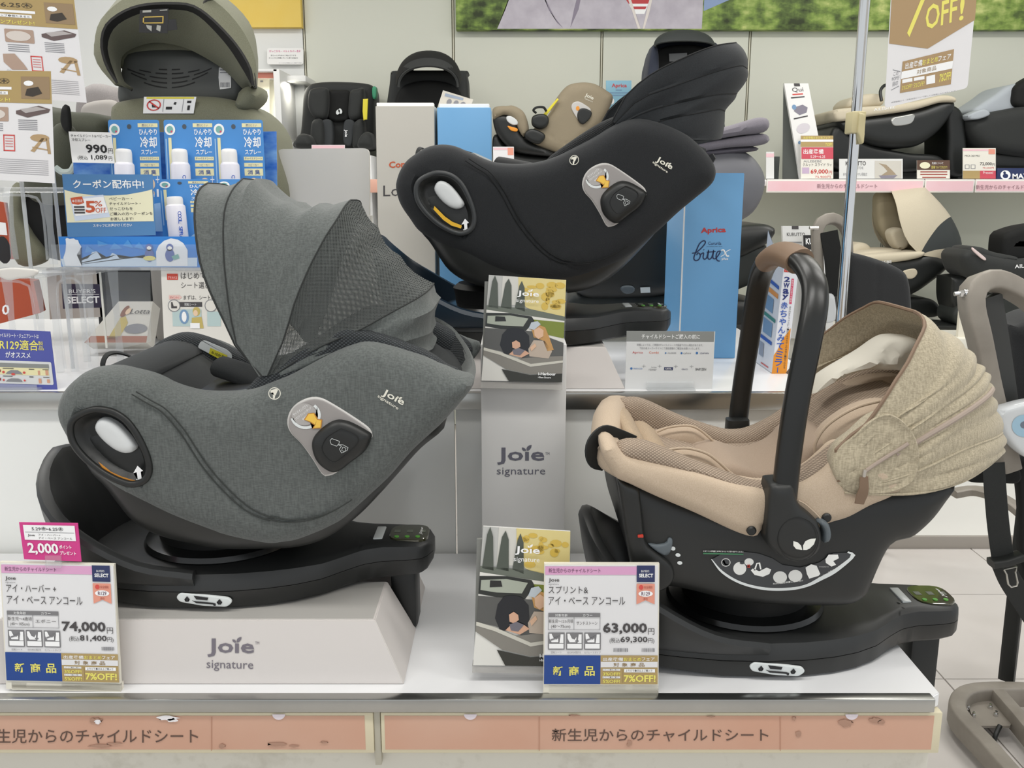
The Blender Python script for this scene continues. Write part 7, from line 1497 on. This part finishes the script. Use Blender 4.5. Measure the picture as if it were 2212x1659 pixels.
pil('olive_panel', [(20, 410), (50, 404), (44, 460), (62, 500), (100, 560), (30, 565)], Yb + .13, .05, olive, t, R=.02, T=.02)
tube('frame_hook', [P(120, 362, Yb + .04), P(135, 372, Yb + .04), P(152, 370, Yb + .04), P(160, 358, Yb + .04), P(166, 352, Yb + .04)], .008, M('pale hook', '#b9c4c0', .4), t, seg=8)
box('base_foot', P(60, 1, Yb).x, P(230, 1, Yb).x, Yb + .2, Yb + .4, RZ + .001, P(1, 555, Yb + .2).z, bkp, t, bev=.01)
t = thing('stroller_seat', P(200, 250, 3.4), 'pale grey stroller fabric behind the olive seat, far left', 'stroller')
pil('cover', [(165, 205), (190, 182), (215, 180), (245, 190), (262, 215), (262, 262), (170, 262)], 3.4, .3, M('stroller grey', '#85807f', .8, kind='fabric'), t, R=.05, T=.05); pil('cover_front', [(180, 225), (240, 215), (262, 240), (250, 265), (180, 262)], 3.36, .05, M('stroller pale', '#a39e99', .8), t, R=.03, T=.03)
pil('frame', [(170, 262), (262, 262), (262, 600), (170, 600)], 3.45, .2, bkp, t, R=.03, T=.03, corner=True, h=.03)
box('base_foot', P(170, 1, 3.4).x, P(262, 1, 3.4).x, 3.46, 3.7, 0, P(1, 590, 3.5).z, bkp, t, bev=.01)
# hanging notices
def notice(label, c4, Y, lab=None, fade=False):
    t, c = sign_card('hanging_notice', label, 'notice', plane_lean(c4[0][0], c4[3][1], Y, -2), c4, .0012, M('notice paper', '#ebe9ea', .35), r=0)
    c.A('gold_header', [c.R(0, 0, 100, 29)], 1, goldp)
    c.T('5.29㊎–6.25㊍', 42, 6.5, 78, 12, 2, M('notice ink', '#4c4234', .5), .01); c.T('フェア', 14, 5.5, 26, 13, 2, whitep, .01)
    c.A('photo_print', [c.R(84, 5, 99, 25)], 2, M('photo brown', '#9c8465', .5)); c.A('photo_pram', [c.q((87, 16), (93, 14), (95, 20), (90, 23), (86, 22))], 3, M('photo dark', '#3f372f', .5)); c.A('photo_disc', [[c.m(*p) for p in ell(88, 11, 2.6, 2.4, 12)]], 3, whitep)
    c.B('white_strip', 38, 14.5, 79, 17, 2, whitep); c.B('white_strip', 54, 18.5, 77, 21.5, 2, whitep); c.T('スタンプ❹個たまると', 57, 19, 76, 21, 3, ink); c.T('クーポンプレゼント!', 52, 24, 78, 28, 2, yelp, .01)
    c.A('pink_mark', [c.R(36, 20, 47, 27)], 2, M('pale pink')); c.A('phone_mark', [c.R(48, 18, 53, 28)], 3, M('phone cream', '#d9cfc4', .5))
    for i, x in enumerate((26, 44, 62)):
        c.A('cushion_photo', [rounded(c.R(x, 33, x + 15, 46), 3)], 1, M('photo tan', '#b59b8a', .5)); c.A('cushion', [[c.m(*p) for p in ell(x + 7, 39.5, 6.4, 5, 14)]], 2, M('cushion pale', '#ddd3ca', .5)); c.A('small_print', [c.R(x + 1, 48 + k * 2, x + 12, 48.7 + k * 2) for k in range(4)], 1, grey1)
    c.A('mat_photo', [c.q((81, 36), (93, 31), (99, 34), (98, 37), (87, 42), (81, 39))], 1, M('mat brown', '#6a5a58', .5)); c.A('mat_top', [c.q((83, 34.6), (92, 32), (97, 34), (86, 38))], 2, M('mat pale', '#b9b2b0', .5)); c.A('small_print', [c.R(82, 44 + k * 1.7, 92, 44.6 + k * 1.7) for k in range(6)], 1, grey1)
    c.A('chair_photo', [[c.m(*p) for p in ell(93, 60, 5, 3.4, 14)], c.q((88, 72), (94, 60), (95.6, 60), (90, 73)), c.q((96, 60), (97.6, 60), (98.6, 74), (97, 74)), c.q((89, 68), (97, 70), (97, 71), (89, 69.2))], 1, M('chair tan', '#b99c74', .5))
    c.A('bouncer_photo', [c.q((60, 58), (66, 57), (70, 66), (72, 72), (64, 73), (60, 66))], 1, M('photo tan')); c.A('red_frame', [c.R(74, 58, 80, 59), c.R(74, 72, 80, 73), c.R(74, 58, 74.5, 73), c.R(79.5, 58, 80, 73)], 1, redc); c.A('red_text', [c.R(75, 61 + k * 2.4, 79, 61.8 + k * 2.4) for k in range(4)], 1, M('pale red', '#d98a88', .5))
    c.A('footnote', [c.R(60, 80 + k * 1.8, 97, 80.6 + k * 1.8) for k in range(8)], 1, M('foot grey', '#b5b3b6', .5))
    return t
notice('white and gold fair notice hanging at the top left corner, the rear one', [(-260, -28), (160, -2), (187, 222), (-240, 190)], 2.0)
notice('white and gold fair notice hanging lower at the left edge, the front one', [(-300, 150), (110, 154), (118, 396), (-300, 372)], 1.86)
# poles that hold the notices
for lab, a, b, Y in (('thin clear rod holding the front notice on the riser', (47, 400), (47, 150), 1.90), ('thin clear rod holding the rear notice', (118, 405), (118, -60), 2.06)):
    t = thing('sign_rod', P(a[0], a[1], Y), lab, 'rod'); q0, q1 = P(*a, Y), P(*b, Y); tube('rod', [(q0.x, q0.y, RZ + .0005 if Y > 2 else P(60, 590, 1.885).z), (q0.x, q0.y, q1.z)], .004, M('rod clear', '#cfd2d4', .1, alpha=.5), t, seg=10, smooth_path=False, n=2)

# ================================================================== pole with the 7% OFF notice, steel test stands
t = thing('chrome_pole', (P(1835, 400, 2.3).x, 2.3, 0), 'tall chrome pole with a cream clamp standing at the right', 'pole')
xp = P(1838, 400, 2.3).x
lathe('tube', [(.0125, 0), (.0125, 2.95)], (xp, 2.3, .02), (0, 0, 1), chrome, t, 24); lathe('foot', [(.09, 0), (.09, .008), (.03, .016), (.014, .03)], (xp, 2.3, .0005), (0, 0, 1), chrome, t, 28)
zc0, zc1 = P(1850, 310, 2.28).z, P(1850, 240, 2.28).z
cl = M('clamp cream', '#c9bd93', .45)
box('clamp_body', xp - .018, xp + .016, 2.275, 2.325, P(1, 288, 2.28).z, zc1, cl, t, bev=.004)
pillow('clamp_lever', XZ([(1857, 243), (1868, 246), (1868, 290), (1866, 308), (1862, 311), (1858, 300), (1853, 286)], 2.27), 2.268, .003, .004, 2.30, cl, t, h=.004, smooth_outline=False)
t, c = sign_card('hanging_notice', 'white and brown 7% OFF notice hanging beside the chrome pole', 'notice', plane_lean(2000, 210, 2.22, 0), rounded([(1928, -60), (2114, -60), (2090, 190), (1911, 234)], 9), .0014, M('notice paper'))
c = Card(pl_off(c.pl, -.0002), [(1922, 0), (2108, 0), (2090, 190), (1911, 234)], t)
brn = M('notice tan', '#b0936c', .5)
c.A('brown_field', [[(1929, -58), (2114, -58), (2106, 43), (2004, 105), (1921, 94)]], 1, brn)
for s_, x0, y0, x1, y1 in (('7', 20, -30, 36, 34), ('%', 38, -30, 52, 0)): pass
txt(c.pl, [('7', (1955, 80), (1984, 80), (1985, -40), .02), ('OFF', (1998, 66), (2066, 46), (2001, 12), .015), ('!', (2071, 46), (2081, 43), (2075, -4), .02)], 2, yelp, t)
prt('brown_block', c.pl, [[(1950, 133), (2061, 106), (2054, 182), (1944, 201)]], 1, brn, t); prt('white_strip', c.pl, [[(1948, 155), (2059, 131), (2057, 148), (1946, 171)]], 2, whitep, t)
txt(c.pl, [('出産準備', (1955, 150), (1992, 142), (1956, 136), .01), ('フェア', (2026, 133), (2054, 127), (2027, 122), .01)], 2, whitep, t); txt(c.pl, [('おまとめ', (1992, 141), (2026, 133), (1993, 129), .01), ('3%OFF!', (1948, 195), (1970, 190), (1949, 186), .0), ('5%OFF!', (1973, 190), (1996, 185), (1974, 180), .0), ('7%OFF!', (2028, 178), (2053, 172), (2030, 160), .02)], 2, yelp, t)
txt(c.pl, [('対象商品', (1980, 161), (2022, 151), (1981, 151), .0)], 3, goldt, t)
prt('white_pill', c.pl, [[(1949, 172), (1971, 168), (1971, 176), (1949, 180)], [(1974, 168), (1997, 164), (1997, 171), (1974, 175)], [(2001, 165), (2020, 161), (2020, 179), (2001, 183)]], 2, whitep, t)
txt(c.pl, [('この', (1930, 164), (1940, 162), (1931, 156), .0), ('POPが', (1927, 175), (1943, 171), (1927, 166), .0), ('目印', (1928, 187), (1939, 184), (1929, 177), .0), ('店頭価格より・対象商品について詳しくは係員におたずねください', (1925, 223), (2068, 197), (1925, 220), .0)], 1, grey1, t)
prt('slant_line', c.pl, [[(1929, 150), (1945, 154), (1945, 155.4), (1929, 151.4)], [(1925, 194), (1942, 185), (1942, 186.4), (1925, 195.4)]], 1, grey1, t)
hk = P(1990, -60, 2.22); tube('hanging_wire', [hk, (hk.x, 2.22, 2.6), (xp, 2.3, 2.75)], .002, chrome, t, seg=6, smooth_path=False)

# stand 1: behind the pole
st_ = M('taupe steel', '#979086', .5, metal=.1, kind='soft', col2='#847d74', scale=3)
char = M('charcoal upholstery', '#242526', .9, kind='fabric', col2='#303133')
Yb = 3.05
t = thing('steel_test_stand', P(1880, 900, Yb), 'taupe steel seat test stand with black cushion behind the chrome pole', 'stand')
tube('frame_loop', [P(1772, 700, Yb), P(1768, 600, Yb), P(1765, 520, Yb), P(1768, 488, Yb), P(1784, 474, Yb + .02), P(1806, 474, Yb + .04), P(1824, 492, Yb + .06), P(1832, 530, Yb + .08), P(1834, 640, Yb + .1), P(1838, 780, Yb + .1), P(1842, 900, Yb + .1)], [.014, .018, .019, .019, .018, .018, .018], st_, t, ry=.012, e=5, up=(0, 1, 0), seg=16)
tube('lower_arc', [P(1775, 700, Yb), P(1778, 750, Yb), P(1792, 782, Yb), P(1820, 800, Yb)], .014, st_, t, ry=.01, e=5)
tube('floor_leg', [P(1842, 780, Yb + .1), P(1846, 900, Yb + .1), Hz(1850, 1200, .02)], .018, st_, t, seg=10)
tube('belt_webbing', [P(1790, 500, Yb - .01), P(1800, 560, Yb - .02), P(1805, 640, Yb - .02)], .03, bkin, t, ry=.003, e=6, up=(0, 1, 0))
pil('back_cushion', [(1828, 552), (1850, 548), (1895, 560), (1940, 578), (1962, 600), (1970, 660), (1972, 760), (1960, 900), (1840, 900), (1832, 700)], Yb + .02, .16, char, t, R=.03, T=.03, seams=[[(1896, 562), (1896, 700), (1896, 860)]])
pil('retractor_cover', [(1783, 640), (1800, 636), (1806, 660), (1806, 690), (1784, 698), (1780, 680)], Yb - .03, .03, M('retractor clear', '#dde0e2', .2, alpha=.85), t, R=.006, T=.006, h=.008)
q0 = P(1768, 492, Yb - .01); tube('bolt', [q0, q0 + Vector((-.03, 0, 0))], .006, chrome, t, seg=6, smooth_path=False)
box('stand_foot', P(1840, 1, Yb).x - .04, P(1960, 1, Yb).x, Yb, Yb + .3, .0005, .03, st_, t, bev=.004)
tube('back_support', [P(1900, 880, Yb + .12), Hz(1905, 1185, .02)], .018, st_, t, seg=10, smooth_path=False)
# stand 2: right edge
Yb = 2.12
t = thing('steel_test_stand', Hz(2120, 1560, 0), 'taupe steel seat test stand with hanging seat belt at the right edge', 'stand')
tube('frame_loop', [P(2178, 1010, Yb + .05), P(2160, 930, Yb + .04), P(2136, 830, Yb + .02), P(2115, 730, Yb), P(2100, 670, Yb), P(2099, 636, Yb), P(2112, 614, Yb + .01), P(2145, 606, Yb + .02), P(2190, 624, Yb + .03), P(2240, 660, Yb + .04), P(2280, 720, Yb + .05), P(2300, 900, Yb + .05)], [.024, .022, .022, .024, .022, .020, .020], st_, t, ry=.028, e=6, up=(0, 1, 0), seg=20)
tube('inner_bracket', [P(2136, 640, Yb + .03), P(2156, 760, Yb + .05), P(2176, 900, Yb + .06), P(2184, 985, Yb + .06)], .030, M('bracket dark', '#3b3c3b', .5, kind='plastic'), t, ry=.008, e=6, up=(0, 1, 0))
q0 = P(2102, 634, Yb - .01)
for k, (a, b, r) in enumerate(((.0, .006, .012), (.006, .012, .010), (.012, .022, .0085), (.022, .034, .005))): lathe('bolt', [(r, 0), (r, b - a)], q0 + Vector((-.010 - a, 0, 0)), (-1, 0, -.1), chrome, t, 6 if k == 2 else 18)
pil('back_cushion', [(2186, 720), (2200, 704), (2300, 700), (2300, 1000), (2220, 1000), (2200, 880)], Yb + .10, .16, char, t, R=.03, T=.03)
pil('retractor_cover', [(2160, 888), (2190, 876), (2240, 866), (2300, 870), (2300, 1010), (2240, 1000), (2200, 976), (2172, 940), (2162, 915)], Yb - .04, .05, M('retractor clear'), t, R=.012, T=.012, h=.008)
pr_ = Pl((0, Yb - .041, 0), (0, -1, 0)); prt('blue_reel', pr_, [ell(2212, 920, 26, 24, 28)], 1, M('reel blue', '#9fc0d4', .3), t); prt('reel_hub', pr_, [ell(2214, 918, 10, 8, 18)], 2, M('reel grey', '#6d7684', .4), t)
pil('cross_panel', [(2092, 1040), (2120, 1010), (2160, 960), (2186, 960), (2200, 1000), (2204, 1042), (2150, 1044)], Yb + .06, .04, bkin, t, R=.01, T=.01, h=.01)
pil('side_upright', [(2200, 1010), (2240, 1010), (2240, 1260), (2208, 1210), (2204, 1100)], Yb + .08, .03, bkin, t, R=.008, T=.008, h=.012)
tube('belt_webbing', [P(2146, 1000, Yb), P(2150, 1060, Yb - .01), P(2156, 1130, Yb - .015), P(2165, 1200, Yb - .02)], .0275, M('belt black', '#171918', .8, kind='fabric'), t, ry=.0015, e=8, up=(0, 1, 0))
tube('belt_webbing', [P(2165, 1215, Yb - .02), P(2180, 1250, Yb), P(2205, 1290, Yb + .02), P(2250, 1360, Yb + .04)], .0275, M('belt black'), t, ry=.0015, e=8, up=(0, 1, 0))
tube('buckle_body', [P(2140, 1216, Yb - .03), P(2170, 1212, Yb - .03), P(2206, 1200, Yb - .03)], .020, bkp, t, ry=.010, e=4, up=(0, 0, 1), smooth_path=False)
tg = [(2168, 1230), (2196, 1224), (2193, 1236), (2198, 1258), (2196, 1265), (2184, 1268), (2178, 1262), (2174, 1240)]
tube('buckle_tongue', [P(a, b, Yb - .03) for a, b in tg + tg[:1]], .0035, M('tongue steel', '#cfcdc6', .3, metal=.8), t, seg=8, ry=.002, smooth_path=False)
tube('lower_arc', [P(2060, 1066, Yb + .5), P(2100, 1060, Yb + .5), P(2140, 1068, Yb + .45), P(2190, 1094, Yb + .4), P(2250, 1150, Yb + .3)], .02, st_, t, ry=.012, e=5)
bp = [Hz(2300, 1506, .05), Hz(2200, 1500, .05), Hz(2120, 1501, .05), Hz(2080, 1512, .05), Hz(2066, 1538, .05), Hz(2080, 1566, .05), Hz(2130, 1620, .05), Hz(2200, 1700, .05), Hz(2290, 1790, .05)]
tube('floor_frame', bp, .021, st_, t, ry=.028, e=7, up=(0, 0, 1), seg=20)
tube('floor_bar', [Hz(2150, 1502, .05), Hz(2200, 1560, .05), Hz(2290, 1670, .05)], .018, st_, t, ry=.026, e=7, up=(0, 0, 1), smooth_path=False)
pbt = Pl((0, 0, .045), (0, 0, 1)); o = board('bolt_plate', pbt, [(2088, 1515), (2170, 1512), (2186, 1560), (2182, 1568), (2108, 1568)], .006, st_, t)
for a, b in ((2091, 1531), (2103, 1548), (2139, 1530), (2151, 1546)):
    q0 = Hz(a, b, .045); lathe('bolt', [(.006, 0), (.006, .007), (.0035, .0072), (.0035, .013), (.0001, .0132)], q0, (0, 0, 1), chrome, t, 6)
tube('caster_bracket', [Hz(2160, 1568, .045), Hz(2150, 1590, .03), Hz(2145, 1610, .005)], .006, bkp, t)
tube('rear_post', [P(2226, 1000, Yb + .1), (P(2226, 1000, Yb + .1).x + .02, Yb + .12, .05)], .02, bkp, t, ry=.012, e=5, smooth_path=False)
